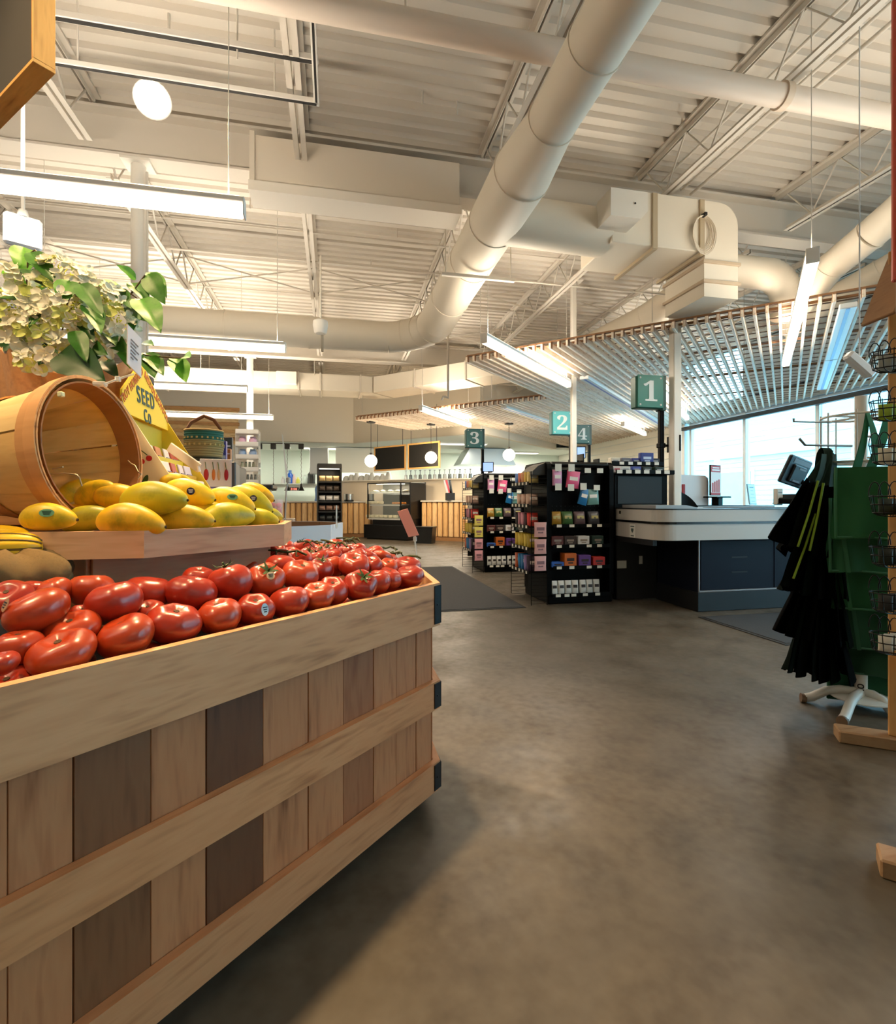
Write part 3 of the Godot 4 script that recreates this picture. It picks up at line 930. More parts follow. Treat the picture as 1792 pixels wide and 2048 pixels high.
func produce() -> void:
	bin_at = at(880, 1165, 1.718)
	bin_at.y = 0.0
	var w := 1.76
	var d := 1.32
	var c := 0.276
	var pale := Color(0.78, 0.62, 0.46)
	# the centre of the bin: the front corner is at (w/2 - c, d/2)
	var ctr := bin_at - Basis(Vector3.UP, BIN_TURN) * Vector3(w * 0.5 - c, 0, d * 0.5)
	var t := thing("produce_bin", "large octagonal pale wood produce bin of upright planks and wide rails, heaped with tomatoes", "produce bin", ctr, BIN_TURN)
	var oc := octagon(w, d, c)
	var lv := [[0.592, 0.73], [0.322, 0.412], [0.058, 0.15]]
	var v := 0
	for k in 8:
		var a: Vector2 = oc[k]
		var b: Vector2 = oc[(k + 1) % 8]
		for q in lv:
			var rail := ring_board(t, a, b, q[0], q[1], 0.022, "rail", wood([Color(0.89, 0.66, 0.47), Color(0.83, 0.59, 0.4), Color(0.8, 0.56, 0.38)][v % 3], 0, v % 7))
			v += 1
	# upright planks behind the rails
	var cuts := [-1.3, -1.128, -1.042, -0.918, -0.809, -0.673, -0.542, -0.422, -0.302, -0.2, -0.1, -0.012]
	var tone := [0, 0, 1, 0, 2, 0, 0, 3, 0, 0, 0, 0]
	var tones := [Color(0.75, 0.51, 0.34), Color(0.52, 0.335, 0.2), Color(0.43, 0.26, 0.145), Color(0.64, 0.41, 0.26)]
	for k in cuts.size() - 1:
		var x0: float = cuts[k] + w * 0.5 - c
		var x1: float = cuts[k + 1] + w * 0.5 - c
		var st := MB.new()
		st.bx(Vector3.ZERO, Vector3(x1 - x0 - 0.0015, 0.57, 0.016), 0.001)
		var o := put(st, "plank", wood(tones[tone[k]], 1, k % 6), t)
		o.position = Vector3((x0 + x1) * 0.5, 0.325, d * 0.5 - 0.031 - 0.0012 * (k % 2))
	for k in [0, 1, 2, 3, 4, 5, 6]:
		var a: Vector2 = oc[k]
		var b: Vector2 = oc[k + 1]
		var n := int((b - a).length() / 0.125)
		for j in n:
			var p := a.lerp(b, (j + 0.5) / n)
			var st := MB.new()
			st.bx(Vector3.ZERO, Vector3((b - a).length() / n - 0.0015 - 0.02 / n, 0.57, 0.016), 0.001)
			var o := put(st, "plank", wood(tones[[0, 0, 3, 0, 1][(j + k) % 5]], 1, (j + k) % 6), t)
			o.rotation.y = atan2(-(b - a).y, (b - a).x)
			var inn := -p.normalized() * 0.033
			o.position = Vector3(p.x + inn.x, 0.325, p.y + inn.y)
	var st := MB.new()
	st.prism(octagon(w - 0.1, d - 0.1, c), 0.02, Transform3D(Basis(Vector3.RIGHT, PI / 2), Vector3(0, 0.64, 0)))
	put(st, "false_bottom", mat(Color(0.1, 0.085, 0.08), 0.8), t)
	# dark steel corner straps
	for k in 8:
		var p: Vector2 = oc[k]
		var a: Vector2 = (oc[(k + 7) % 8] - p).normalized()
		var b: Vector2 = (oc[(k + 1) % 8] - p).normalized()
		for q in lv:
			st = MB.new()
			var out := p.normalized() * 0.0025
			for dir in [a, b]:
				var mid: Vector2 = p + dir * 0.017 + out
				st.bar(Vector3(mid.x - dir.x * 0.019, (q[0] + q[1]) * 0.5, mid.y - dir.y * 0.019), Vector3(mid.x + dir.x * 0.019, (q[0] + q[1]) * 0.5, mid.y + dir.y * 0.019), 0.003, (q[1] - q[0]) * 0.9, 0.001)
			st.lathe([Vector2(0, 0.004), Vector2(0.003, 0.003), Vector2(0.0045, 0)], 8, Transform3D(Basis(Vector3.RIGHT, PI / 2), Vector3(p.x + a.x * 0.02, (q[0] + q[1]) * 0.5, p.y + a.y * 0.02 + 0.002)))
			put(st, "corner_strap", mat(Color(0.16, 0.17, 0.18), 0.45, 0.6), t)
	for q in [[0.5, 0.42], [0.36, 0.4], [-0.05, 0.42], [-0.5, 0.42], [0.62, -0.1], [-0.62, 0.0], [0.3, -0.5], [-0.4, -0.5]]:
		st = MB.new()
		st.bx(Vector3(q[0], 0.0305, q[1] + 0.1), Vector3(0.09, 0.059, 0.09), 0.003)
		put(st, "foot", wood(Color(0.55, 0.4, 0.28), 1, 2), t)
	# riser: pedestal and octagonal tray
	var tc := ctr
	t = thing("display_riser", "raised octagonal wood tray on a boxy pedestal in the produce bin, under the mangos", "display riser", Vector3(tc.x, 0.651, tc.z), BIN_TURN)
	var toc := octagon(0.774, 0.774, 0.189)
	for k in 8:
		ring_board(t, toc[k], toc[(k + 1) % 8], 0.217, 0.279, 0.02, "tray_board", wood([Color(0.86, 0.7, 0.53), Color(0.82, 0.66, 0.5)][k % 2], 0, k))
	st = MB.new()
	st.prism(octagon(0.735, 0.735, 0.18), 0.015, Transform3D(Basis(Vector3.RIGHT, PI / 2), Vector3(0, 0.262, 0)))
	put(st, "tray_bottom", wood(Color(0.72, 0.55, 0.4), 0, 3), t)
	for k in 4:
		st = MB.new()
		st.bx(Vector3.ZERO, Vector3(0.5, 0.255, 0.02), 0.002)
		var o := put(st, "pedestal_side", wood(Color(0.78, 0.57, 0.4) if k != 1 else Color(0.85, 0.68, 0.5), 0, k), t)
		o.rotation.y = PI / 2 * k
		o.position = Basis(Vector3.UP, PI / 2 * k) * Vector3(0, 0.127, 0.25)

# ---------- tomatoes ----------
func tomato_mesh(seed_: int, squat: float) -> ArrayMesh:
	var r := RandomNumberGenerator.new()
	r.seed = seed_
	var ph := r.randf() * TAU
	var lob := r.randf_range(0.015, 0.05)
	var lean := r.randf_range(-0.06, 0.06)
	var nl := 4 + seed_ % 3
	var b := MB.new()
	b.grid(28, 18, func(u: float, v: float) -> Vector3:
		var th := u * TAU
		var p := v * PI
		var s := sin(p)
		var c := cos(p)
		var up := maxf(c, 0.0)
		var rad := s * (1.0 + lob * 1.4 * cos(nl * th + ph) * (0.3 + up) + 0.05 * cos(2.0 * th + ph))
		var y := c * squat - 0.26 * exp(-pow(s / 0.32, 2.0)) * (1.0 if c > 0 else 0.3) + 0.05 * s * s
		return Vector3(rad * cos(th), y + lean * rad * cos(th + ph), rad * sin(th)), 1.0, true)
	return b.mesh()

func calyx_mesh(squat: float) -> ArrayMesh:
	var b := MB.new()
	for k in 6:
		var a := TAU * k / 6.0 + 0.3 * (k % 2)
		var d := Vector3(cos(a), 0, sin(a))
		var s := Vector3(-sin(a), 0, cos(a))
		var y := squat * 0.84
		var p := [Vector3(0, y, 0), d * 0.2 + Vector3(0, y + 0.1, 0), d * 0.42 + Vector3(0, y + 0.14, 0), d * 0.6 + Vector3(0, y + 0.1 + 0.12 * (k % 3), 0)]
		var wd := [0.07, 0.08, 0.05, 0.0]
		for j in 3:
			for sg in [-1.0, 1.0]:
				b.tri(p[j], p[j] + s * wd[j] * sg, p[j + 1] + s * wd[j + 1] * sg, Vector3.UP)
				b.tri(p[j], p[j + 1], p[j + 1] + s * wd[j + 1] * sg, Vector3.UP)
				b.tri(p[j] - Vector3(0, 0.02, 0), p[j] + s * wd[j] * sg, p[j + 1] + s * wd[j + 1] * sg, Vector3.DOWN)
	b.tube([Vector3(0, squat * 0.8, 0), Vector3(0.02, squat * 0.8 + 0.16, 0), Vector3(0.07, squat * 0.8 + 0.3, 0.02)], [0.06, 0.045, 0.05], 7)
	return b.mesh()

var tom_meshes := []
var tom_mats := []

func tomato(p: Vector3, r: float, label: String, top: int, tilt: Vector3, group := "", squat_i := -1) -> Node3D:
	var t := thing("tomato", label, "tomato", p, 0, group)
	var k := squat_i if squat_i >= 0 else rng.randi() % 6
	var b := Basis.from_euler(Vector3(tilt.x, rng.randf() * TAU, tilt.z)) if tilt.y == 0 else Basis.from_euler(tilt)
	if tilt.y == 0: b = Basis(C(1, 0, 0), rng.randf_range(0.05, 0.38)) * b
	var o := put(tom_meshes[k][0], "skin", tom_mats[rng.randi() % 4], t)
	o.transform = Transform3D(b.scaled(Vector3(r, r, r)), Vector3.ZERO)
	var sq: float = tom_meshes[k][1]
	if top == 1:
		o = put(tom_meshes[k][2], "calyx", mat(Color(0.2, 0.3, 0.1), 0.7), t)
		o.transform = Transform3D(b.scaled(Vector3(r, r, r)), Vector3.ZERO)
	else:
		var m := MB.new()
		m.lathe([Vector2(0.001, sq - 0.23), Vector2(0.06, sq - 0.2), Vector2(0.11, sq - 0.2), Vector2(0.14, sq - 0.26)], 9)
		o = put(m, "stem_scar", mat(Color(0.32, 0.22, 0.12), 0.8), t)
		o.transform = Transform3D(b.scaled(Vector3(r, r, r)), Vector3.ZERO)
	return t

# a small label stuck on a round fruit: a thin disc at direction dir
func sticker(t: Node3D, r: float, dir: Vector3, c: Color, w := 0.011, h := 0.011, print_ := Color(0.15, 0.15, 0.2)) -> void:
	dir = dir.normalized()
	var x := Vector3.UP.cross(dir).normalized()
	var y := dir.cross(x)
	var m := MB.new()
	m.lathe([Vector2(0, 0.0012), Vector2(0.9, 0.0010), Vector2(1.0, 0.0)], 16, Transform3D(Basis(x * w, dir, y * h), dir * r))
	var o := put(m, "sticker", mat(c, 0.35), t)
	m = MB.new()
	for k in 3: m.box(Transform3D(Basis(x, y, dir), dir * (r + 0.0016) + y * h * (0.35 - 0.35 * k)), Vector3(w * (1.2 - 0.2 * k), h * 0.16, 0.0006))
	put(m, "print", mat(print_, 0.5), o)

# depth along the ray of pixel px at d metres inside the front face of the bin
func bin_depth(px: float, d: float) -> float:
	return (d + 0.951) / (0.541 - 0.841 * (px - 896.0) / FOCAL)

func tomatoes() -> void:
	for k in 6:
		var sq: float = [0.82, 0.74, 0.88, 0.78, 0.83, 0.71][k]
		tom_meshes.append([tomato_mesh(k * 13 + 5, sq), sq, calyx_mesh(sq)])
	var tx := tint_tex("tomato", 256, 0.008, 0.05, 0.2, [Color(0.78, 0.5, 0.4), Color(0.95, 0.9, 0.86), Color(1, 1, 1), Color(1.0, 0.8, 0.62)], 77)
	for k in 4:
		var c: Color = [Color(0.67, 0.19, 0.1), Color(0.63, 0.165, 0.09), Color(0.7, 0.25, 0.1), Color(0.66, 0.2, 0.11)][k]
		var m := tri_mat("tomato%d" % k, tx, c, Vector3(0.45, 0.45, 0.45), 0.3, false, Vector3(0.3 * k, 0.2 * k, 0))
		m.clearcoat_enabled = true; m.clearcoat = 0.25; m.clearcoat_roughness = 0.2
		tom_mats.append(m)
	# px, py, width in px, metres in from the front face, top (0 scar, 1 green calyx), mesh
	var front := [[5, 1326, 68, 0.07, 0, 1], [125, 1307, 124, 0.075, 0, 5], [252, 1273, 112, 0.075, 0, 1], [348, 1248, 96, 0.075, 0, 3], [439, 1233, 82, 0.07, 0, 0], [510, 1220, 67, 0.065, 0, 2], [578, 1205, 70, 0.07, 0, 0], [634, 1193, 62, 0.065, 0, 3], [666, 1182, 54, 0.09, 0, 2], [720, 1172, 60, 0.06, 1, 2], [753, 1165, 48, 0.075, 0, 2], [776, 1158, 48, 0.085, 0, 0], [817, 1154, 52, 0.065, 0, 1]]
	var mid := [[38, 1296, 92, 0.13, 0, 2], [146, 1262, 104, 0.13, 0, 5], [75, 1222, 122, 0.17, 0, 1], [165, 1234, 56, 0.16, 0, 2], [229, 1205, 104, 0.15, 0, 0], [298, 1226, 60, 0.14, 0, 1], [382, 1187, 90, 0.15, 0, 3], [460, 1166, 80, 0.15, 1, 2], [531, 1161, 68, 0.145, 1, 2], [600, 1151, 66, 0.15, 0, 0], [708, 1131, 56, 0.15, 0, 3], [745, 1131, 36, 0.13, 0, 2], [775, 1136, 38, 0.12, 0, 2], [814, 1133, 46, 0.13, 0, 1]]
	var back := [[18, 1200, 96, 0.24, 0, 1], [70, 1182, 60, 0.27, 0, 3], [110, 1182, 66, 0.24, 0, 2], [182, 1181, 86, 0.23, 0, 0], [298, 1184, 88, 0.21, 0, 5], [397, 1160, 58, 0.22, 0, 2], [562, 1131, 54, 0.22, 0, 1], [641, 1140, 48, 0.2, 1, 2], [664, 1134, 44, 0.22, 0, 2]]
	var n := 0
	for row in [[front, "front row against the rim"], [mid, "second row"], [back, "back row under the mango tray"]]:
		var k := 0
		for q in row[0]:
			var z := bin_depth(q[0], q[3])
			var r: float = q[2] * z / FOCAL * 0.59 * FOCAL / sqrt(FOCAL * FOCAL + (q[0] - 896.0) * (q[0] - 896.0))
			var p := at(q[0], q[1], z)
			var ti := Vector3(rng.randf_range(-0.25, 0.35), 0, rng.randf_range(-0.3, 0.3))
			if n == 9 or n == 21: ti = Vector3(0.7, 0.001, -0.25)
			var t := tomato(p, r, "%s red tomato in the %s, %s from the left" % [["large", "plump", "big"][k % 3] if q[2] > 60 else "smaller", row[1], ORD[k]], q[4], ti, "large tomatoes at the front of the bin", q[5])
			if n == 5: sticker(t, r * 0.97, C(0.75, 0.15, -0.6) - C(0, 0, 0), Color(0.75, 0.85, 0.9), 0.009, 0.014)
			if n == 15: sticker(t, r * 0.95, C(-0.55, 0.35, -0.7) - C(0, 0, 0), Color(0.72, 0.55, 0.42), 0.014, 0.012)
			if n == 21: sticker(t, r * 0.96, C(0.5, 0.35, -0.7) - C(0, 0, 0), Color(0.85, 0.75, 0.6), 0.01, 0.01)
			n += 1
			k += 1
	# a layer below, seen only through the gaps
	var bb := Basis(Vector3.UP, BIN_TURN)
	for k in 12:
		tomato(bin_at + bb * Vector3(-1.1 + 0.1 * k, 0.695, -0.1 - 0.05 * (k % 2)), 0.043, "red tomato lying deep below the front rows", 0, Vector3(0.1, 0, 0.1), "tomatoes at the bottom of the bin")
	# vine tomatoes heaped at the far end
	var row_i := 0
	var stems := 0
	var z := -0.3
	while z > -1.2:
		var x := -0.42 + 0.03 * (row_i % 2)
		var col := 0
		while x < 0.2:
			var inside := x - z > -10.0 and (x + 0.276) < 0.55 - 0.03 and (x < 0.0 or -z > x + 0.06)
			if z < -1.0 and x > 0.2 - (-z - 1.0): inside = false
			if x < -0.33 and z < -0.28 and z > -0.33: inside = false
			if inside:
				var h := 0.735 + 0.045 * sin(clampf((x + 0.5) / 0.8, 0, 1) * PI) + 0.03 * rng.randf() + 0.02 * sin(z * 9.0)
				if x > 0.12: h -= 0.02
				tomato(bin_at + bb * Vector3(x + rng.randf_range(-0.006, 0.006), h, z + rng.randf_range(-0.006, 0.006)), rng.randf_range(0.033, 0.038), "small vine tomato in the far heap, %s row back from the rim, %s across" % [ORD[row_i], ORD[col]], 1 if rng.randf() < 0.3 else 0, Vector3(rng.randf_range(-0.5, 0.5), 0, rng.randf_range(-0.5, 0.5)), "vine tomatoes in the far heap")
				col += 1
				if rng.randf() < 0.22 and stems < 18:
					var c := bin_at + bb * Vector3(x, h + 0.042, z)
					var a := rng.randf() * TAU
					var d := Vector3(cos(a), 0, sin(a))
					var s := Vector3(-d.z, 0, d.x)
					var m := MB.new()
					m.tube([c - d * 0.06 + Vector3(0, -0.005, 0), c - d * 0.03 + Vector3(0, 0.008, 0) + s * 0.008, c + Vector3(0, 0.004, 0), c + d * 0.035 + Vector3(0, 0.012, 0) - s * 0.008, c + d * 0.075 + s * 0.006 + Vector3(0, 0.012, 0)], 0.0035, 6)
					for g in 3:
						var e := c + d * (0.03 * (g - 1)) + Vector3(0, 0.004, 0)
						m.tube([e, e + s * 0.014 * (1 if g % 2 else -1) + Vector3(0, 0.004, 0), e + s * 0.026 * (1 if g % 2 else -1) - Vector3(0, 0.01, 0)], 0.0025, 5)
					tag(put(m, "tomato_vine", mat(Color(0.24, 0.27, 0.1), 0.7)), "short green vine stem on the far tomato heap, %s in order from the front" % (ORD[stems] if stems < 16 else ["seventeenth", "eighteenth"][stems - 16]), "vine stem", "vine stems on the far heap")
					stems += 1
			x += 0.069
		z -= 0.062
		row_i += 1
	# long dark green stem arching over the far corner
	var m := MB.new()
	m.tube([at(790, 1122, 1.95), at(805, 1115, 1.9), at(818, 1112, 1.86), at(835, 1113, 1.84), at(842, 1117, 1.84)], [0.003, 0.004, 0.0045, 0.004, 0.003], 7)
	m.tube([at(818, 1112, 1.86), at(808, 1121, 1.84), at(803, 1130, 1.83)], [0.004, 0.0035, 0.003], 7)
	tag(put(m, "tomato_vine", mat(Color(0.24, 0.27, 0.1), 0.7)), "long arching green vine stem by the pink price card at the bin corner", "vine stem")
	# pink card on a clear stake
	var base := at(838, 1128, 1.93)
	var t := thing("price_card", "blank pink price card tilted on a clear stake at the far corner of the bin", "price card", base)
	m = MB.new()
	m.rod(Vector3(0, -0.05, 0), at(830, 1082, 1.93) - base, 0.0035, 8)
	m.bx(at(830, 1078, 1.93) - base, Vector3(0.012, 0.02, 0.012), 0.003)
	put(m, "stake", clear(Color(0.92, 0.95, 0.95), 0.35), t)
	m = MB.new()
	var r0 := at(838, 1070, 1.93) - base
	var l0 := at(817, 1074, 1.93) - base
	var l1 := at(795, 1023, 1.9) - base
	var r1 := at(815, 1017, 1.9) - base
	var nn := (r0 - l0).cross(l1 - l0).normalized() * 0.0012
	m.quad(l0 + nn, r0 + nn, r1 + nn, l1 + nn, nn); m.quad(l0 - nn, r0 - nn, r1 - nn, l1 - nn, -nn)
	m.quad(l0 + nn, r0 + nn, r0 - nn, l0 - nn, l0 - l1); m.quad(l1 + nn, r1 + nn, r1 - nn, l1 - nn, l1 - l0)
	m.quad(l0 + nn, l1 + nn, l1 - nn, l0 - nn, l0 - r0); m.quad(r0 + nn, r1 + nn, r1 - nn, r0 - nn, r0 - l0)
	put(m, "card", mat(Color(0.94, 0.72, 0.69), 0.6), t)

# ---------- mangos ----------
func mango_mesh(seed_: int) -> ArrayMesh:
	var r := RandomNumberGenerator.new()
	r.seed = seed_
	var fat := r.randf_range(0.48, 0.54)
	var bend := r.randf_range(0.06, 0.16)
	var b := MB.new()
	b.grid(20, 22, func(u: float, v: float) -> Vector3:
		var th := u * TAU
		var x := -cos(v * PI)
		var rad := fat * pow(sin(v * PI), 0.86) * (1.0 - 0.16 * x - 0.05 * x * x)
		return Vector3(x, rad * cos(th) - bend * x * x + 0.05 * maxf(0.0, x - 0.6), rad * 0.86 * sin(th)), -1.0, true)
	return b.mesh()

func mangos() -> void:
	var ms := []
	for k in 4: ms.append(mango_mesh(k * 3 + 2))
	var tx := tint_tex("mango", 256, 0.007, 0.09, 0.16, [Color(0.66, 0.76, 0.4), Color(0.85, 0.84, 0.5), Color(1, 0.97, 0.75), Color(1, 0.95, 0.7), Color(1.0, 0.88, 0.5)], 41)
	var cs := [Color(0.93, 0.8, 0.2), Color(0.93, 0.75, 0.17), Color(0.76, 0.74, 0.2), Color(0.91, 0.78, 0.26)]
	# px, py, length px, roll in the picture, depth, colour, turn in depth
	var L := [[98, 1033, 114, -0.03, 1.17, 0, 0.1, "yellow mango with a green sticker at the front left corner of the tray"], [180, 1036, 92, 0.1, 1.255, 2, 0.5, "dark greenish mango tucked behind the front left mango"],
		[190, 984, 96, 0.35, 1.34, 0, -0.2, "tall yellow mango leaning in the mouth of the bushel basket"], [243, 993, 84, -0.15, 1.345, 1, 0.5, "orange yellow mango between the basket mouth and the long green one"],
		[308, 997, 132, 0.05, 1.29, 2, 0.0, "long greenish yellow mango lying on top in the middle of the pile"], [264, 1040, 130, -0.12, 1.215, 1, 0.1, "speckled deep yellow mango lying in the front middle of the tray"],
		[372, 1036, 102, -0.02, 1.33, 3, 0.2, "pale yellow bean shaped mango in the front row right of the middle"], [380, 985, 96, -0.2, 1.43, 0, 0.1, "yellow mango with a round purple sticker near the top of the pile"],
		[455, 1033, 78, 0.1, 1.44, 2, 0.7, "rounded green mango in the front row toward the right"], [462, 1001, 92, -0.25, 1.5, 0, 0.1, "yellow mango with a green sticker sloping down on the right"],
		[503, 999, 84, -0.45, 1.58, 2, 0.2, "striped greenish mango with a purple sticker at the right end of the pile"], [514, 986, 62, -0.35, 1.66, 1, 0.3, "small orange mango peeking over the right end of the pile"],
		[519, 1036, 68, -0.1, 1.535, 2, 0.2, "green mango at the right front end of the tray"], [543, 1029, 36, -0.2, 1.62, 2, 0.9, "little green mango tip at the far right of the tray"],
		[150, 980, 60, 0.6, 1.45, 1, 0.8, "small yellow mango lying just inside the bushel basket"], [128, 995, 80, 1.2, 1.52, 0, 0.6, "shaded yellow mango deep inside the bushel basket"],
		[412, 1022, 60, 0.2, 1.45, 0, 0.6, "mango half hidden in the gap behind the front row"], [352, 962, 58, 0.0, 1.6, 0, 0.3, "small yellow mango showing behind the long one on top"], [150, 1028, 80, 0.0, 1.33, 1, 0.3, "mango in shade below the basket rim"], [330, 1024, 80, 0.0, 1.36, 0, 0.4, "mango filling the dark gap behind the middle of the front row"], [230, 1022, 80, 0.0, 1.38, 2, 0.4, "mango in shade behind the speckled one"], [470, 1026, 70, 0.0, 1.56, 0, 0.3, "mango in the second row behind the rounded green one"]]
	for k in L.size():
		var q: Array = L[k]
		var t := thing("mango", q[7], "mango", at(q[0], q[1], q[4]), 0, "mangos piled on the riser tray")
		var rt := C(1, 0, 0)
		var fw := C(0, 0, 1)
		var ax: Vector3 = ((rt * cos(q[6]) + fw * sin(q[6])) * cos(q[3]) + Vector3.UP * sin(q[3])).normalized()
		var zz := ax.cross(Vector3.UP).normalized()
		var yy := zz.cross(ax)
		var s: float = q[2] * q[4] / FOCAL * 0.58 / maxf(0.75, absf(cos(q[6]))) * FOCAL / sqrt(FOCAL * FOCAL + (q[0] - 896.0) * (q[0] - 896.0))
		var m := tri_mat("mango%d%d" % [q[5], k % 3], tx, cs[q[5]], Vector3(0.5, 0.5, 0.5), 0.4, false, Vector3(0.2 * (k % 3), 0.5 * (k % 3), 0))
		m.metallic_specular = 0.5
		var o := put(ms[k % 4], "skin", m, t)
		o.transform = Transform3D(Basis(ax * s, yy * s, zz * s), Vector3.ZERO)
		var b := MB.new()
		b.lathe([Vector2(0, 0.004), Vector2(0.003, 0.003), Vector2(0.005, -0.004)], 8, Transform3D(Basis(yy, ax, zz), ax * s * 0.99 - yy * s * 0.1))
		put(b, "stem_end", mat(Color(0.25, 0.17, 0.08), 0.8), t)
		if k in [0, 9]: sticker(t, s * 0.5, -fw + rt * 0.55 + Vector3.UP * 0.35, Color(0.42, 0.62, 0.45), 0.014, 0.009, Color(0.08, 0.2, 0.1))
		if k in [7, 10]: sticker(t, s * 0.52, -fw + rt * 0.55 + Vector3.UP * 0.1, Color(0.16, 0.12, 0.22), 0.01, 0.01, Color(0.8, 0.8, 0.85))

# ---------- bushel basket, flowers, seed display ----------
const TRAY_Y := 0.92

func basket_flowers() -> void:
	# basket lying on its side, mouth to the right: own +y runs from the closed end to the mouth
	var mouth := at(190, 902, 1.33)
	var R := 0.176
	var LEN := 0.36
	var t := thing("bushel_basket", "thin wood bushel basket lying on its side behind the mangos, mouth to the right", "basket", mouth)
	var axis := (C(1, 0, -0.04) + Vector3(0, 0.1, 0)).normalized()
	var zx := Vector3.UP.cross(axis).normalized()
	var bs := Basis(axis.cross(zx), axis, zx)
	t.basis = bs
	var rad := func(y: float): return R * (1.0 + 0.32 * y / LEN)   # y from -LEN to 0
	var n := 14
	for k in n:
		var a0 := TAU * k / n + 0.012
		var a1 := TAU * (k + 1) / n + (0.03 if k % 2 else -0.012)
		var off := 0.0025 if k % 2 else 0.0
		var m := MB.new()
		for side in [1.0, -1.0]:
			m.grid(5, 8, func(u: float, v: float) -> Vector3:
				var y := -LEN * v
				var wv := 0.0015 * sin(9.0 * v + k * 2.0)
				var sh := 0.018 * (v - 0.35) * absf(u - 0.5) * -2.0
				var a := lerpf(a0, a1, u) + sh * (1 if u < 0.5 else -1)
				var r: float = rad.call(y) + off + wv + (0.0 if side > 0 else -0.0025)
				return Vector3(r * cos(a), y, r * sin(a)), side)
		var o := put(m, "stave", wood([Color(0.95, 0.8, 0.52), Color(0.92, 0.76, 0.48), Color(0.97, 0.84, 0.58)][k % 3], 1, k % 6, 0.6), t)
	var hoop := func(y: float, w: float, extra: float, th: float, c: Color, called: String) -> void:
		var m := MB.new()
		var r0: float = rad.call(y) + extra
		var r1: float = rad.call(y - w) + extra
		m.lathe([Vector2(r0, y), Vector2(r0 - th, y), Vector2(r1 - th, y - w), Vector2(r1, y - w), Vector2(r0, y)].map(func(q): return q), 48)
		put(m, called, wood(c, 1, 4, 0.6), t)
	hoop.call(0.004, 0.058, 0.008, 0.004, Color(0.87, 0.65, 0.41), "rim_hoop")
	hoop.call(0.002, 0.03, 0.0125, 0.004, Color(0.9, 0.68, 0.44), "rim_hoop")
	hoop.call(0.004, 0.05, -0.0035, 0.004, Color(0.62, 0.4, 0.2), "inner_hoop")
	hoop.call(-0.17, 0.036, 0.007, 0.004, Color(0.82, 0.6, 0.36), "middle_hoop")
	hoop.call(-0.31, 0.03, 0.007, 0.004, Color(0.82, 0.6, 0.36), "end_hoop")
	var m := MB.new()
	m.lathe([Vector2(0, -LEN), Vector2(R * 0.68, -LEN), Vector2(R * 0.68, -LEN + 0.006), Vector2(0, -LEN + 0.006)], 32)
	put(m, "base_disc", wood(Color(0.8, 0.62, 0.4), 0, 2), t)
	m = MB.new()
	var tb := bs.inverse()
	var wp := []
	for q in [[102, 948, 1.185], [128, 946, 1.18], [153, 949, 1.17], [159, 955, 1.17], [164, 972, 1.17]]: wp.append(tb * (at(q[0], q[1], q[2]) - mouth))
	m.tube(wp, 0.0015, 6)
	m.tube([tb * (at(105, 938, 1.185) - mouth), tb * (at(126, 934, 1.18) - mouth)], 0.0015, 6)
	wp = []
	for q in [[256, 921, 1.47], [262, 927, 1.46], [270, 931, 1.46], [276, 943, 1.45], [283, 948, 1.45], [276, 958, 1.45]]: wp.append(tb * (at(q[0], q[1], q[2]) - mouth))
	m.tube(wp, 0.0018, 6)
	put(m, "wire_handle", mat(Color(0.72, 0.66, 0.55), 0.35, 0.8), t)
	m = MB.new()
	m.bx(tb * (at(122, 789, 1.2) - mouth), Vector3(0.012, 0.012, 0.012), 0.002)
	put(m, "paper_tag", mat(Color(0.9, 0.9, 0.72)), t)
	# clear clip with a card on the basket rim
	t = thing("card_holder", "clear clip on the basket rim holding a small white printed card", "card holder", at(200, 768, 1.34))
	m = MB.new()
	m.bx(Vector3(0.0, 0.0, 0), Vector3(0.03, 0.012, 0.02), 0.003)
	m.tube([Vector3(0.01, 0, 0), at(236, 758, 1.36) - t.position, at(268, 748, 1.38) - t.position], 0.003, 8)
	m.bx(at(236, 758, 1.36) - t.position, Vector3(0.012, 0.014, 0.012), 0.002)
	put(m, "clip", clear(Color(0.95, 0.95, 0.92), 0.4), t)
	m = MB.new()
	var a := at(255, 649, 1.44) - t.position
	var b := at(282, 677, 1.5) - t.position
	var c := at(282, 756, 1.5) - t.position
	var d := at(254, 727, 1.44) - t.position
	var nn := (b - a).cross(d - a).normalized() * 0.0012
	m.quad(a + nn, b + nn, c + nn, d + nn, nn); m.quad(a - nn, b - nn, c - nn, d - nn, -nn)
	m.quad(a + nn, b + nn, b - nn, a - nn, a - d); m.quad(c + nn, d + nn, d - nn, c - nn, d - a)
	m.quad(a + nn, d + nn, d - nn, a - nn, a - b); m.quad(b + nn, c + nn, c - nn, b - nn, b - a)
	var card := put(m, "card", mat(Color(0.88, 0.87, 0.9), 0.5), t)
	m = MB.new()
	for k in 6:
		var s := 0.3 + 0.09 * k
		var p := a.lerp(d, s).lerp(b.lerp(c, s), 0.2)
		var q := a.lerp(d, s).lerp(b.lerp(c, s), [0.75, 0.6, 0.8, 0.55, 0.7, 0.4][k])
		var n2 := nn * (1.6 if nn.dot(-(a + t.position - Vector3(0, 1, 0))) > 0 else -1.6)
		m.bar(p + n2, q + n2, 0.0004, 0.004)
	put(m, "print", mat(Color(0.45, 0.43, 0.45)), card)
	flowers()

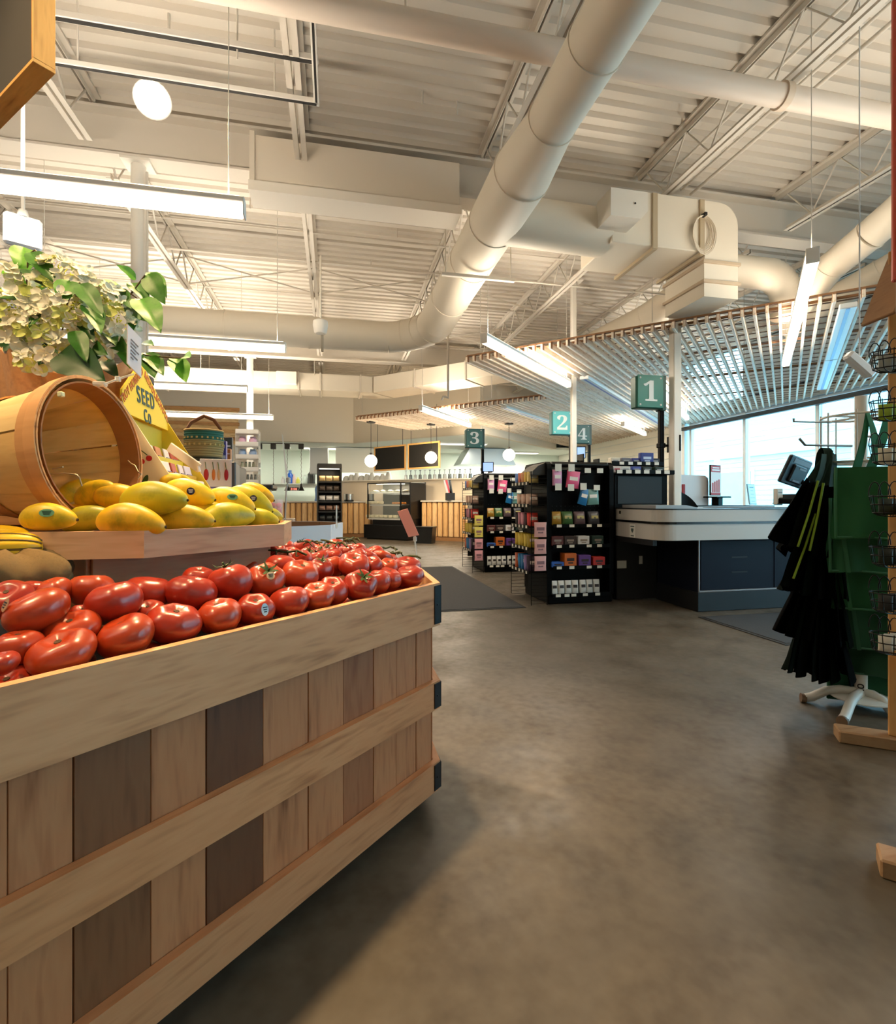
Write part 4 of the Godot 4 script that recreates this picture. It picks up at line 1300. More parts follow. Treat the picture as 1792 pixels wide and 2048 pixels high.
func leaf_mesh(seed_: int, fat: float) -> ArrayMesh:
	var r := RandomNumberGenerator.new()
	r.seed = seed_
	var bend := r.randf_range(0.15, 0.45)
	var fold := r.randf_range(0.1, 0.3)
	var b := MB.new()
	# along +x from 0 to 1, face to +y
	for side in [1.0, -1.0]:
		b.grid(8, 10, func(u: float, v: float) -> Vector3:
			var w := fat * pow(sin(PI * pow(v, 0.72)), 0.9) * (1.0 - 0.25 * v)
			var s := (u - 0.5) * 2.0
			return Vector3(v - 0.12 * bend * v * v, -bend * v * v * 0.6 + absf(s) * w * fold + 0.015 * sin(14.0 * v) * absf(s) + (0.004 if side > 0 else -0.004), s * w), -side)
	return b.mesh()

func petal_head(seed_: int) -> ArrayMesh:
	var r := RandomNumberGenerator.new()
	r.seed = seed_
	var b := MB.new()
	for k in 4:
		var a := TAU * k / 4.0 + r.randf_range(-0.2, 0.2)
		var tl := r.randf_range(-0.35, 0.4)
		var tr := Basis(Vector3.UP, a) * Basis(Vector3(0, 0, 1), tl)
		var ww := r.randf_range(0.34, 0.46)
		for side in [1.0, -1.0]:
			b.grid(4, 5, func(u: float, v: float) -> Vector3:
				var w := ww * pow(sin(PI * (0.12 + 0.83 * v)), 0.6)
				var s := (u - 0.5) * 2.0
				return tr * Vector3(0.05 + v * 0.95, 0.14 * s * s + 0.1 * v * v - 0.05 + (0.006 if side > 0 else -0.006), s * w), -side)
	b.lathe([Vector2(0, 0.09), Vector2(0.07, 0.06), Vector2(0.09, 0.0)], 8)
	return b.mesh()

func flowers() -> void:
	# what the pot stands on, behind the basket
	var t := thing("crate", "small pale wood crate behind the bushel basket, under the paper wrapped pot", "crate", C(-1.22, TRAY_Y, 1.66), -YAW)
	for q in [[0, 1], [0, -1], [1, 1], [1, -1]]:
		for k in 3:
			var m := MB.new()
			m.bx(Vector3.ZERO, Vector3(0.26, 0.065, 0.012), 0.001)
			var o := put(m, "slat", wood(Color(0.72, 0.55, 0.36), 0, k), t)
			o.rotation.y = PI / 2 * q[0]
			o.position = Basis(Vector3.UP, PI / 2 * q[0]) * Vector3(0, 0.04 + 0.075 * k, 0.13 * q[1])
	var m := MB.new()
	m.bx(Vector3(0, 0.232, 0), Vector3(0.27, 0.012, 0.27))
	put(m, "top_board", wood(Color(0.72, 0.55, 0.36), 0, 4), t)
	var py := TRAY_Y + 0.238
	var pc := C(-1.2, py, 1.67)
	t = thing("flowering_plant", "white flowering hydrangea with big green leaves in a pot wrapped in brown paper", "potted plant", pc)
	m = MB.new()
	for side in [1.0, -1.0]:
		m.grid(48, 10, func(u: float, v: float) -> Vector3:
			var a := u * TAU
			var fl := 0.13 + 0.05 * v + 0.012 * v * sin(7.0 * a) + 0.008 * v * sin(13.0 * a + 2.0)
			var h := v * (0.25 + 0.03 * sin(3.0 * a + 1.0) * v + 0.02 * sin(8.0 * a))
			return Vector3((fl + 0.002 * side) * cos(a), h, (fl + 0.002 * side) * sin(a)), side, true)
	m.lathe([Vector2(0.0, 0.003), Vector2(0.125, 0.003)], 24)
	put(m, "paper_wrap", tri_mat("kraft", tint_tex("kraft", 256, 0.02, 0.09, 0.4, [Color(0.8, 0.75, 0.7), Color(1, 1, 1), Color(0.9, 0.88, 0.85)], 5), Color(0.85, 0.64, 0.44), Vector3(3, 3, 3), 0.7), t)
	m = MB.new()
	m.lathe([Vector2(0.125, 0.16), Vector2(0.0, 0.2)], 24)
	put(m, "soil", mat(Color(0.12, 0.09, 0.06), 0.95), t)
	var lg := []
	for k in 4:
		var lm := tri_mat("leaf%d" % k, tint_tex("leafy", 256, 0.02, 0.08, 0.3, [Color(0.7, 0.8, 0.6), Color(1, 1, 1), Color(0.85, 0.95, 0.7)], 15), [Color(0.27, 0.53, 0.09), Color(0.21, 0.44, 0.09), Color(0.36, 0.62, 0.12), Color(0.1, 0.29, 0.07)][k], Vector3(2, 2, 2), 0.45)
		lm.backlight_enabled = true; lm.backlight = Color(0.14, 0.28, 0.04)
		lg.append(lm)
	var lms := []
	for k in 5: lms.append(leaf_mesh(k + 3, [0.25, 0.29, 0.2, 0.27, 0.33][k]))
	# base px, tip px, depths, tone, mesh, roll
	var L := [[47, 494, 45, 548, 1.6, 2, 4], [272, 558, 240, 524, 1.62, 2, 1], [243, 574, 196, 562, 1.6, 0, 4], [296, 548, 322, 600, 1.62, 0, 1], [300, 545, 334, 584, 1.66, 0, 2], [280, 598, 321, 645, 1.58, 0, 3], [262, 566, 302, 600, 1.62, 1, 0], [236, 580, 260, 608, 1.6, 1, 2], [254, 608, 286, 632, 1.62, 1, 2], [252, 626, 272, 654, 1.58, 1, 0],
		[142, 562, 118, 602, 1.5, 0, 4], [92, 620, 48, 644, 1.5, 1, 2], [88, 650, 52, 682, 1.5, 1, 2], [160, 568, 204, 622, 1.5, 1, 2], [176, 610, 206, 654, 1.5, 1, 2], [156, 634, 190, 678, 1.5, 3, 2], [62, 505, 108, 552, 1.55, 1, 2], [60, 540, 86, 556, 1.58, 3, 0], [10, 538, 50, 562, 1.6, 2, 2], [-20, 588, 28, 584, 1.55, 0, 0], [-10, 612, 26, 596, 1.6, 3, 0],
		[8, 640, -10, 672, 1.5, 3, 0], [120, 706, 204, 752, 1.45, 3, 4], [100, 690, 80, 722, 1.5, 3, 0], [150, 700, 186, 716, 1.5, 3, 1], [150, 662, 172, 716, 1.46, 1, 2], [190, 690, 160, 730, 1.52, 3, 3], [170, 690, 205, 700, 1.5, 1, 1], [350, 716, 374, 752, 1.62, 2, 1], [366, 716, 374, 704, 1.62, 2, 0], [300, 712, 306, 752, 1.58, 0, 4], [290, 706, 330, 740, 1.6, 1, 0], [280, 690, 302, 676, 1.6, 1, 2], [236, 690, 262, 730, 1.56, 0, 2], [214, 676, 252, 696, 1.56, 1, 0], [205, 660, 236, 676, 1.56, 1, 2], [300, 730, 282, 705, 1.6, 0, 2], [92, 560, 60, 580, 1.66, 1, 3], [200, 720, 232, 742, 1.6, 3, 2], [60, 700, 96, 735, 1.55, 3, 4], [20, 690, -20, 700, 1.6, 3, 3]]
	for k in L.size():
		var q: Array = L[k]
		var b0 := at(q[0], q[1], q[4] + 0.02)
		var b1 := at(q[2], q[3], q[4] - 0.03 - 0.02 * (k % 3))
		var ax := b1 - b0
		var ln := ax.length() * 0.95
		ax = ax.normalized()
		var toward := (Vector3(0, 1, 0) - b0).normalized() + Vector3(0, 0.5, 0) + Vector3(rng.randf_range(-0.5, 0.5), 0, rng.randf_range(-0.5, 0.5))
		var z := ax.cross(toward).normalized()
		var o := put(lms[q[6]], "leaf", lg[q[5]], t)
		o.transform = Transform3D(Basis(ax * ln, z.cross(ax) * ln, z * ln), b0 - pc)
	# twigs
	var TW := [[[118, 705, 1.6], [125, 660, 1.56], [132, 615, 1.54], [148, 572, 1.54], [162, 552, 1.55]], [[150, 690, 1.62], [215, 640, 1.6], [262, 588, 1.62], [290, 550, 1.63]], [[262, 588, 1.62], [250, 580, 1.62], [240, 574, 1.62]], [[262, 588, 1.62], [280, 600, 1.6]], [[70, 690, 1.62], [52, 600, 1.6], [56, 510, 1.6], [70, 500, 1.6], [90, 520, 1.58]], [[170, 705, 1.62], [240, 700, 1.6], [300, 712, 1.6], [350, 716, 1.62], [366, 716, 1.62]], [[125, 630, 1.55], [160, 606, 1.54], [185, 612, 1.54]], [[130, 628, 1.55], [106, 636, 1.54], [90, 650, 1.54]]]
	for q in TW:
		m = MB.new()
		var pts := []
		for p in q: pts.append(at(p[0], p[1], p[2]) - pc)
		m.tube(pts, 0.0022, 6)
		put(m, "twig", mat(Color(0.36, 0.27, 0.13), 0.7), t)
	# flower heads: cream florets over yellow-green buds
	var pm := mat(Color(0.97, 0.96, 0.88), 0.55).duplicate()
	pm.backlight_enabled = true; pm.backlight = Color(0.5, 0.5, 0.35)
	var pg := pm.duplicate()
	pg.albedo_color = Color(0.85, 0.88, 0.5)
	var fm := []
	for k in 4: fm.append(petal_head(k + 9))
	var bud := MB.new()
	for k in 60:
		var dd := Vector3(rng.randf_range(-1, 1), rng.randf_range(-0.3, 1), rng.randf_range(-1, 1)).normalized() * rng.randf_range(0.3, 1.0)
		bud.lathe([Vector2(0, 0.07), Vector2(0.05, 0.045), Vector2(0.06, 0), Vector2(0.0, -0.05)], 5, Transform3D(Basis(), dd))
	var bm := bud.mesh()
	var H := [[100, 600, 42, 1.58, 9], [46, 630, 48, 1.55, 12], [120, 545, 30, 1.58, 8], [165, 575, 40, 1.58, 10], [150, 630, 46, 1.53, 12], [205, 610, 42, 1.58, 11], [225, 650, 40, 1.58, 11], [60, 672, 42, 1.53, 10], [170, 672, 46, 1.54, 11], [50, 700, 20, 1.5, 5], [100, 665, 40, 1.52, 10], [68, 722, 24, 1.47, 4], [30, 555, 26, 1.6, 5], [205, 690, 24, 1.55, 5], [10, 620, 24, 1.58, 5], [100, 700, 26, 1.48, 3]]
	for q in H:
		var c := at(q[0], q[1], q[3])
		var rr: float = q[2] * q[3] / FOCAL
		var o := put(bm, "bud_cluster", mat(Color(0.78, 0.8, 0.2), 0.6), t)
		o.position = c - pc
		o.scale = Vector3(rr, rr, rr) * 0.75
		o.set_meta("kind", "stuff")
		for k in int(q[4] * 1.6):
			var dd := Vector3(rng.randf_range(-1, 1), rng.randf_range(-0.7, 1), rng.randf_range(-1, 1)).normalized()
			if dd.dot((Vector3(0, 1, 0) - c).normalized()) < -0.2: dd = -dd
			var nrm := (dd + Vector3(0, 0.4, 0) + (Vector3(0, 1, 0) - c).normalized() * 0.5).normalized()
			var x := nrm.cross(Vector3(rng.randf(), rng.randf(), rng.randf() - 0.4)).normalized()
			var s := rng.randf_range(0.022, 0.032)
			var f := put(fm[rng.randi() % 4], "floret", pm if rng.randf() < 0.8 else pg, t)
			f.transform = Transform3D(Basis(x * s, nrm * s, x.cross(nrm) * s), c + dd * rr - pc)
	# dark planter beside it
	t = thing("planter", "dark empty planter standing behind the wrapped pot and the seed sign", "planter", C(-1.122, TRAY_Y, 1.86), -YAW)
	m = MB.new()
	m.lathe([Vector2(0.0, 0), Vector2(0.05, 0), Vector2(0.063, 0.5), Vector2(0.066, 0.52), Vector2(0.058, 0.52), Vector2(0.045, 0.02), Vector2(0, 0.02)], 28)
	put(m, "body", mat(Color(0.14, 0.1, 0.11), 0.5), t)
	m = MB.new()
	m.lathe([Vector2(0.066, 0.49), Vector2(0.071, 0.495), Vector2(0.071, 0.515), Vector2(0.066, 0.52)], 28)
	put(m, "rim", mat(Color(0.2, 0.15, 0.16), 0.5), t)
	# delicata squash and sacking at the left edge
	for q in [[2, 1098, 1.1, 0.036, "yellow squash with dark stripes at the left edge below the tray"], [-18, 1084, 1.12, 0.034, "plain yellow squash behind the striped one at the left edge"]]:
		var s := thing("squash", q[4], "squash", at(q[0], q[1], q[2]), 0.4)
		var sm := MB.new()
		var rr: float = q[3]
		sm.grid(30, 14, func(u: float, v: float) -> Vector3:
			var a := u * TAU
			var r := rr * pow(sin(v * PI), 0.6) * (1.0 + 0.07 * cos(10.0 * a))
			return Vector3(-cos(v * PI) * 0.07, r * cos(a), r * sin(a)), -1.0, true)
		put(sm, "skin", mat(Color(0.95, 0.75, 0.1), 0.4), s)
		if q[4].begins_with("yellow squash with"):
			for k in 8:
				sm = MB.new()
				var a := TAU * k / 10.0 + TAU / 20.0
				var pts := []
				for j in range(1, 12):
					var v := j / 12.0
					var r := rr * pow(sin(v * PI), 0.6) * 0.94
					pts.append(Vector3(-cos(v * PI) * 0.07, r * cos(a), r * sin(a)))
				sm.tube(pts, 0.0025, 5)
				put(sm, "stripe", mat(Color(0.4, 0.3, 0.08), 0.5), s)
	m = MB.new()
	var sc := at(15, 1150, 1.1)
	m.grid(30, 16, func(u: float, v: float) -> Vector3:
		var a := u * TAU
		var r := 0.1 * pow(sin(v * PI), 0.7) * (1.0 + 0.08 * sin(5 * a) + 0.05 * sin(11 * a + 9 * v))
		return sc + Vector3(r * cos(a) * 1.2, -cos(v * PI) * 0.052 + 0.006 * sin(6 * a), r * sin(a)), -1.0, true)
	tag(put(m, "burlap_sack", tri_mat("burlap", tint_tex("burlapt", 256, 0.05, 0.2, 0.5, [Color(0.7, 0.7, 0.7), Color(1, 1, 1), Color(0.8, 0.8, 0.8)], 9), Color(0.5, 0.4, 0.24), Vector3(4, 4, 4), 0.95)), "folded olive brown burlap sack under the left end of the mango tray", "sack")

# writing along a path: each letter a piece of its own print
func letters(parent: Node3D, text: String, size: float, m: Material, tr: Transform3D, spacing: float, bold := true, font_name := "Droid Sans", depth := 0.002) -> MeshInstance3D:
	var f := SystemFont.new()
	f.font_names = PackedStringArray([font_name])
	f.font_weight = 700 if bold else 400
	var tm := TextMesh.new()
	tm.font = f
	tm.text = text
	tm.font_size = 64
	tm.pixel_size = size / 64.0
	tm.depth = depth
	tm.curve_step = 2.0
	var o := MeshInstance3D.new()
	o.name = "lettering"
	o.mesh = tm
	o.material_override = m
	parent.add_child(o, true)
	o.transform = tr
	return o

func seed_display() -> void:
	var base := C(-0.975, TRAY_Y, 1.56)
	var t := thing("seed_display", "yellow cardboard seed packet display with a peaked lettered header and a painted cream side", "display", base)
	var yel := mat(Color(0.93, 0.83, 0.24), 0.6)
	var dy := 0.364          # height of the header's foot over the tray
	var dep := 0.45          # along -z
	var m := MB.new()
	# header: stands at x = 0, in the plane of y and z, leaning back a little
	var lean := Basis(Vector3(0, 0, 1), 0.08)
	var hd := [Vector2(0.0, -0.02), Vector2(0.02, 0.05), Vector2(0.19, 0.165), Vector2(0.215, 0.172), Vector2(0.245, 0.165), Vector2(0.44, 0.05), Vector2(0.47, -0.02)]
	var tr := Transform3D(lean * Basis(Vector3.UP, PI / 2), Vector3(0, dy, 0))
	m.prism(hd, 0.006, tr)
	var o := put(m, "header", yel, t)
	var rust := mat(Color(0.72, 0.42, 0.2), 0.7)
	var navy := mat(Color(0.2, 0.33, 0.36), 0.7)
	var front := Vector3(0, 0, 0.0035)
	# words up the left slope, down the right slope
	var word := func(text: String, x: float, y: float, ang: float, size: float, mt: Material) -> void:
		letters(o, text, size, mt, tr * Transform3D(Basis(Vector3(0, 0, 1), ang), Vector3(x, y, 0) + front), 1.0)
	word.call("TROY HOWARD", 0.107, 0.082, 0.6, 0.036, rust)
	word.call("MIDDLE", 0.29, 0.113, -0.53, 0.036, rust)
	word.call("SCHOOL", 0.395, 0.055, -0.53, 0.036, rust)
	word.call("SEED", 0.225, 0.06, 0.0, 0.075, navy)
	word.call("Co", 0.225, -0.002, 0.0, 0.06, navy)
	# side panels, a sloping front of three steps, a foot
	var side := [Vector2(-0.02, 0.0), Vector2(-0.02, dy + 0.01), Vector2(0.004, dy + 0.01), Vector2(0.17, 0.1), Vector2(0.17, 0.0)]
	m = MB.new()
	m.prism(side, 0.006, T(Vector3(0, 0, 0.0)))
	var sp := put(m, "side_panel", mat(Color(0.93, 0.88, 0.72), 0.7), t)
	m = MB.new()
	m.prism(side, 0.006, T(Vector3(0, 0, -dep)))
	put(m, "side_panel", yel, t)
	m = MB.new()
	m.bx(Vector3(-0.02, dy * 0.5, -dep * 0.5), Vector3(0.006, dy, dep))
	put(m, "back_panel", yel, t)
	for k in 3:
		m = MB.new()
		var sx := 0.035 + 0.048 * k
		m.bx(Vector3(sx + 0.02, 0.14 - 0.055 * k + 0.035, -dep * 0.5), Vector3(0.005, 0.1, dep - 0.01))
		put(m, "pocket_front", yel if k != 1 else mat(Color(0.9, 0.7, 0.2), 0.6), t)
	# vine with cherries painted on the cream side
	var gr := mat(Color(0.22, 0.33, 0.12), 0.7)
	m = MB.new()
	m.tube([Vector3(0.0, 0.3, 0.0035), Vector3(0.012, 0.25, 0.0035), Vector3(0.03, 0.2, 0.0035), Vector3(0.05, 0.14, 0.0035), Vector3(0.055, 0.08, 0.0035)], 0.003, 6)
	m.tube([Vector3(0.02, 0.225, 0.0035), Vector3(0.05, 0.235, 0.0035), Vector3(0.075, 0.215, 0.0035)], 0.0015, 5)
	m.tube([Vector3(0.03, 0.2, 0.0035), Vector3(0.05, 0.225, 0.0035), Vector3(0.062, 0.205, 0.0035)], 0.0015, 5)
	for q in [[0.005, 0.31, 0.6], [0.02, 0.26, 0.2], [0.03, 0.235, 0.1], [0.0, 0.24, 0.8], [0.07, 0.14, 1.2], [0.1, 0.12, 0.9], [0.085, 0.1, 0.1], [0.12, 0.09, 1.0], [0.04, 0.1, 1.4]]:
		var lf := []
		for k in 10:
			var a := TAU * k / 10.0
			lf.append(Vector2(cos(a) * 0.017, sin(a) * 0.007 * (1.0 if cos(a) < 0.5 else 0.8)))
		m.prism(lf, 0.0016, Transform3D(Basis(Vector3(0, 0, 1), q[2]), Vector3(q[0], q[1], 0.0035)))
	put(m, "painted_vine", gr, sp)
	m = MB.new()
	for q in [[0.06, 0.195], [0.08, 0.205]]:
		m.lathe([Vector2(0, 0.001), Vector2(0.0085, 0.001), Vector2(0.0085, 0)], 16, Transform3D(Basis(Vector3.RIGHT, PI / 2), Vector3(q[0], q[1], 0.0032)))
	put(m, "painted_cherry", mat(Color(0.75, 0.12, 0.08), 0.6), sp)
	# seed packets standing in the steps
	var pc := [Color(0.85, 0.82, 0.84), Color(0.82, 0.8, 0.86), Color(0.76, 0.5, 0.3), Color(0.88, 0.86, 0.84), Color(0.7, 0.3, 0.2)]
	for k in 3:
		for j in 5:
			var c: Color = pc[(k * 2 + j) % 5]
			var p := thing("seed_packet", "small pale printed seed packet standing in the yellow display", "seed packet", base + Vector3(0.045 + 0.048 * k, 0.145 - 0.055 * k, -0.05 - 0.088 * j), 0, "seed packets in the yellow display")
			p.rotation = Vector3(0, PI / 2 + rng.randf_range(-0.1, 0.1), 0)
			m = MB.new()
			m.box(T(Vector3(0, 0.06, 0), 0, -0.25), Vector3(0.075, 0.115, 0.006), 0.002)
			put(m, "packet", mat(c, 0.5), p)
			m = MB.new()
			m.box(T(Vector3(0, 0.075, 0.0035 - 0.004), 0, -0.25), Vector3(0.06, 0.02, 0.0072), 0.0)
			put(m, "print", mat(Color(0.45, 0.42, 0.55), 0.5), p)
	# clear holder with white strip across the packets
	p_strip(base)

func p_strip(base: Vector3) -> void:
	var t := thing("label_holder", "clear plastic strip with a white label leaning across the seed packets", "label holder", base + Vector3(0.11, 0.23, -0.12))
	var m := MB.new()
	var a := at(338, 893, 1.62) - t.position
	var b := at(398, 936, 1.6) - t.position
	m.bar(a, b, 0.006, 0.03, 0.002)
	m.rod(b + Vector3(-0.004, 0.005, 0), b + Vector3(0, -0.012, 0), 0.006, 8)
	put(m, "strip", mat(Color(0.93, 0.91, 0.88), 0.3), t)

# ---------- checkouts ----------
func pouch_mesh(w: float, h: float, d: float, sag := 0.0) -> ArrayMesh:
	# a filled bag: flat seams above and below, full in the middle; foot at y = 0
	var b := MB.new()
	b.grid(16, 8, func(u: float, v: float) -> Vector3:
		var a := u * TAU
		var f := pow(sin(clampf(v * 0.86 + 0.08, 0, 1) * PI), 0.7)
		var x := cos(a)
		var z := sin(a)
		var px := signf(x) * pow(absf(x), 0.55) * w * 0.5 * (1.0 - 0.06 * f)
		return Vector3(px, v * h, signf(z) * pow(absf(z), 0.8) * d * 0.5 * maxf(0.06, f) + sag * v * v * -d), 1.0, true)
	b.quad(Vector3(-w * 0.5, h, 0.001), Vector3(w * 0.5, h, 0.001), Vector3(w * 0.5, h, -0.001), Vector3(-w * 0.5, h, -0.001), Vector3.UP)
	return b.mesh()

var pouch_cache := {}
func pouch(p: Vector3, size: Vector3, c: Color, label: String, group: String, turn := 0.0, tilt := 0.0, print_ := Color(0, 0, 0, 0), kind := "pouch", roll := 0.0) -> Node3D:
	var t := thing("snack_pouch" if kind == "pouch" else kind, label, "snack bag" if kind == "pouch" else "box", p, turn, group)
	t.rotation = Vector3(tilt, turn, roll)
	var key := "%s%s" % [kind, size]
	if not pouch_cache.has(key):
		if kind == "pouch": pouch_cache[key] = pouch_mesh(size.x, size.y, size.z)
		else:
			var b := MB.new()
			b.bx(Vector3(0, size.y * 0.5, 0), size, minf(0.004, size.z * 0.2))
			pouch_cache[key] = b.mesh()
	put(pouch_cache[key], "body", mat(c, 0.32 if kind == "pouch" else 0.5), t)
	if print_.a > 0:
		var pk := "print%s%s" % [kind, size]
		if not pouch_cache.has(pk):
			var b := MB.new()
			var z := size.z * (0.46 if kind == "pouch" else 0.5) + 0.001
			b.bx(Vector3(0, size.y * 0.55, z), Vector3(size.x * 0.6, size.y * 0.22, 0.002))
			b.bx(Vector3(0, size.y * 0.3, z - (0.1 * size.z if kind == "pouch" else 0.0)), Vector3(size.x * 0.4, size.y * 0.1, 0.002))
			pouch_cache[pk] = b.mesh()
		put(pouch_cache[pk], "print", mat(print_, 0.4), t)
	return t

func black() -> StandardMaterial3D:
	var m := mat(Color(0.024, 0.024, 0.025), 0.38)
	m.metallic_specular = 0.22
	return m

func colour_name(c: Color) -> String:
	if c.v < 0.35: return "dark"
	if c.s < 0.2: return "pale"
	var h := c.h * 360.0
	if h < 14 or h > 340: return "pink" if c.v > 0.75 and c.s < 0.5 else "red"
	if h < 32: return "beige" if c.s < 0.4 else "orange"
	if h < 60: return "yellow"
	if h < 165: return "green"
	return "blue" if h < 250 else "violet"

func endcap(p: Vector3, which: String) -> void:
	var t := thing("checkout_rack", "black snack rack with white price tags, %s" % which, "display rack", p)
	var bk := black()
	var b := MB.new()
	b.bx(Vector3(0.35, 0.05, -0.31), Vector3(0.68, 0.1, 0.62), 0.012)
	put(b, "plinth", bk, t)
	b = MB.new()
	b.bx(Vector3(0.35, 0.68, -0.36), Vector3(0.6, 1.24, 0.5), 0.004)
	put(b, "core", bk, t)
	for s in [0.025, 0.675]:
		b = MB.new()
		b.prism([Vector2(-0.62, 0.08), Vector2(0.0, 0.08), Vector2(0.0, 1.3), Vector2(-0.015, 1.345), Vector2(-0.05, 1.37), Vector2(-0.57, 1.37), Vector2(-0.605, 1.345), Vector2(-0.62, 1.3)], 0.045, Transform3D(Basis(Vector3.UP, -PI / 2), Vector3(s, 0, 0)))
		put(b, "end_panel", bk, t)
	b = MB.new()
	b.bx(Vector3(0.35, 1.345, -0.31), Vector3(0.62, 0.05, 0.6), 0.02)
	put(b, "hood", mat(Color(0.045, 0.045, 0.045), 0.3), t)
	b = MB.new()
	b.prism([Vector2(-0.13, 1.24), Vector2(0.0, 1.24), Vector2(0.0, 1.36), Vector2(-0.07, 1.33), Vector2(-0.125, 1.28)], 0.3, Transform3D(Basis(), Vector3(0.0, 0.0, -0.2)))
	put(b, "side_cap", mat(Color(0.2, 0.2, 0.19), 0.35), t)
	# holes of the pegboard
	b = MB.new()
	for j in 2:
		for k in 12: b.bx(Vector3(0.1 + 0.045 * k, 0.9 + 0.04 * j, -0.1085), Vector3(0.006, 0.006, 0.003))
	put(b, "peg_holes", mat(Color(0.16, 0.16, 0.16), 0.6), t).set_meta("kind", "stuff")
	var tagm := mat(Color(0.88, 0.86, 0.8), 0.5)
	for y in [0.75, 0.555, 0.35, 0.085]:
		b = MB.new()
		b.bx(Vector3(0.35, y, -0.04), Vector3(0.6, 0.012, 0.13), 0.002)
		b.bx(Vector3(0.35, y + 0.002, 0.026), Vector3(0.6, 0.035, 0.006), 0.001)
		var sh := put(b, "shelf", bk, t)
		for x in ([0.1, 0.19, 0.26, 0.38, 0.51] if y < 0.2 else [0.11, 0.24, 0.42, 0.53]):
			b = MB.new()
			b.bx(Vector3(x, y + 0.002, 0.031), Vector3(0.05, 0.026, 0.003))
			put(b, "price_tag", tagm, sh)
	for q in [[0.1, 1.31, 0.07], [0.235, 1.31, 0.07], [0.405, 1.285, 0.045], [0.535, 1.285, 0.045], [0.1, 1.125, 0.065], [0.23, 1.12, 0.065], [0.36, 1.13, 0.065], [0.5, 1.12, 0.05]]:
		b = MB.new()
		b.rod(Vector3(q[0], q[1] - 0.035, -0.11), Vector3(q[0], q[1] - 0.035, 0.03), 0.003, 6)
		var pg := put(b, "peg_hook", mat(Color(0.1, 0.1, 0.1), 0.3, 0.7), t)
		b = MB.new()
		b.bx(Vector3(q[0], q[1], 0.032), Vector3(0.065, q[2], 0.003))
		put(b, "price_tag", tagm, pg)
	# wire side wings and their shelves
	for z in [0.01, -0.56]:
		b = MB.new()
		for x in [-0.165, -0.005]: b.rod(Vector3(x, 0.0 if z > 0 else 0.02, z), Vector3(x, 1.27, z), 0.004, 5)
		for k in 36: b.rod(Vector3(-0.165, 0.015 + 0.035 * k, z), Vector3(-0.005, 0.015 + 0.035 * k, z), 0.002, 4)
		put(b, "wire_wing", bk, t)
	for k in 6:
		var y: float = [1.16, 0.945, 0.74, 0.53, 0.3, 0.3][k]
		if k == 5: continue
		b = MB.new()
		b.bx(Vector3(-0.085, y, -0.3), Vector3(0.16, 0.008, 0.5), 0.002)
		b.bx(Vector3(-0.168, y, -0.3), Vector3(0.006, 0.035, 0.5), 0.001)
		var sh := put(b, "side_shelf", bk, t)
		for j in 5:
			b = MB.new()
			b.bx(Vector3(-0.173, y, -0.1 - 0.1 * j), Vector3(0.003, 0.026, 0.035))
			put(b, "price_tag", tagm, sh)
	var w := "on the %s" % which
	# hanging bags
	var hb := [[0.1, 1.14, 0.1, 0.15, Color(0.86, 0.6, 0.74), "light pink snack bag on the top pegs", 0.0], [0.255, 1.115, 0.14, 0.165, Color(0.9, 0.36, 0.52), "hot pink snack bag on the top pegs", -0.12], [0.355, 0.955, 0.1, 0.16, Color(0.1, 0.42, 0.62), "blue snack bag with a red star hanging tilted", -0.25], [0.475, 0.955, 0.13, 0.15, Color(0.42, 0.58, 0.54), "sage green snack bag on the lower pegs", 0.05], [0.42, 0.96, 0.08, 0.14, Color(0.2, 0.32, 0.3), "dark green snack bag behind the sage one", 0.0]]
	for q in hb: pouch(p + Vector3(q[0], q[1], 0.0 - 0.03 * (1 if q[2] < 0.09 else 0)), Vector3(q[2], q[3], 0.04), q[4], q[5] + " " + w, "", 0.0, 0.0, Color(0.95, 0.9, 0.85) if q[2] > 0.09 else Color(0, 0, 0, 0), "pouch", q[6])
	# shelf goods
	var s1 := [[0.1, Color(0.62, 0.45, 0.12), "gold"], [0.22, Color(0.25, 0.4, 0.2), "green"], [0.35, Color(0.4, 0.32, 0.33), "dusky"], [0.5, Color(0.26, 0.26, 0.28), "grey"]]
	for q in s1: pouch(p + Vector3(q[0], 0.758, -0.03), Vector3(0.12, 0.13, 0.07), q[1], "%s snack bag on the upper shelf %s" % [q[2], w], "", 0.0, -0.15, Color(0.7, 0.65, 0.4))
	var s2 := [[0.1, Color(0.32, 0.12, 0.1), "dark red"], [0.23, Color(0.2, 0.14, 0.12), "brown"], [0.37, Color(0.82, 0.82, 0.82), "white"], [0.52, Color(0.1, 0.2, 0.17), "dark green"]]
	for q in s2: pouch(p + Vector3(q[0], 0.562, -0.03), Vector3(0.12, 0.09, 0.1), q[1], "%s snack carton on the middle shelf %s" % [q[2], w], "", 0.0, 0.0, Color(0.55, 0.5, 0.45), "snack_carton")
	var s3 := [[0.1, Color(0.14, 0.34, 0.66), 0.05, "blue"], [0.23, Color(0.75, 0.38, 0.1), 0.13, "orange"], [0.38, Color(0.36, 0.2, 0.5), 0.11, "purple"], [0.53, Color(0.76, 0.17, 0.12), 0.09, "red"]]
	for q in s3: pouch(p + Vector3(q[0], 0.357, -0.03), Vector3(0.125, q[2], 0.11), q[1], "%s snack carton on the lower shelf %s" % [q[3], w], "", 0.0, 0.0, Color(0.2, 0.12, 0.1), "snack_carton")
	for k in 7: pouch(p + Vector3(0.08 + 0.072 * k + (0.01 if k > 3 else 0.0), 0.092, -0.02), Vector3(0.068, 0.13, 0.05), Color(0.86, 0.85, 0.82), "white snack bag on the bottom shelf of the " + which, "white snack bags on the bottom shelf " + w, rng.randf_range(-0.2, 0.2), -0.1, Color(0.2, 0.16, 0.15))
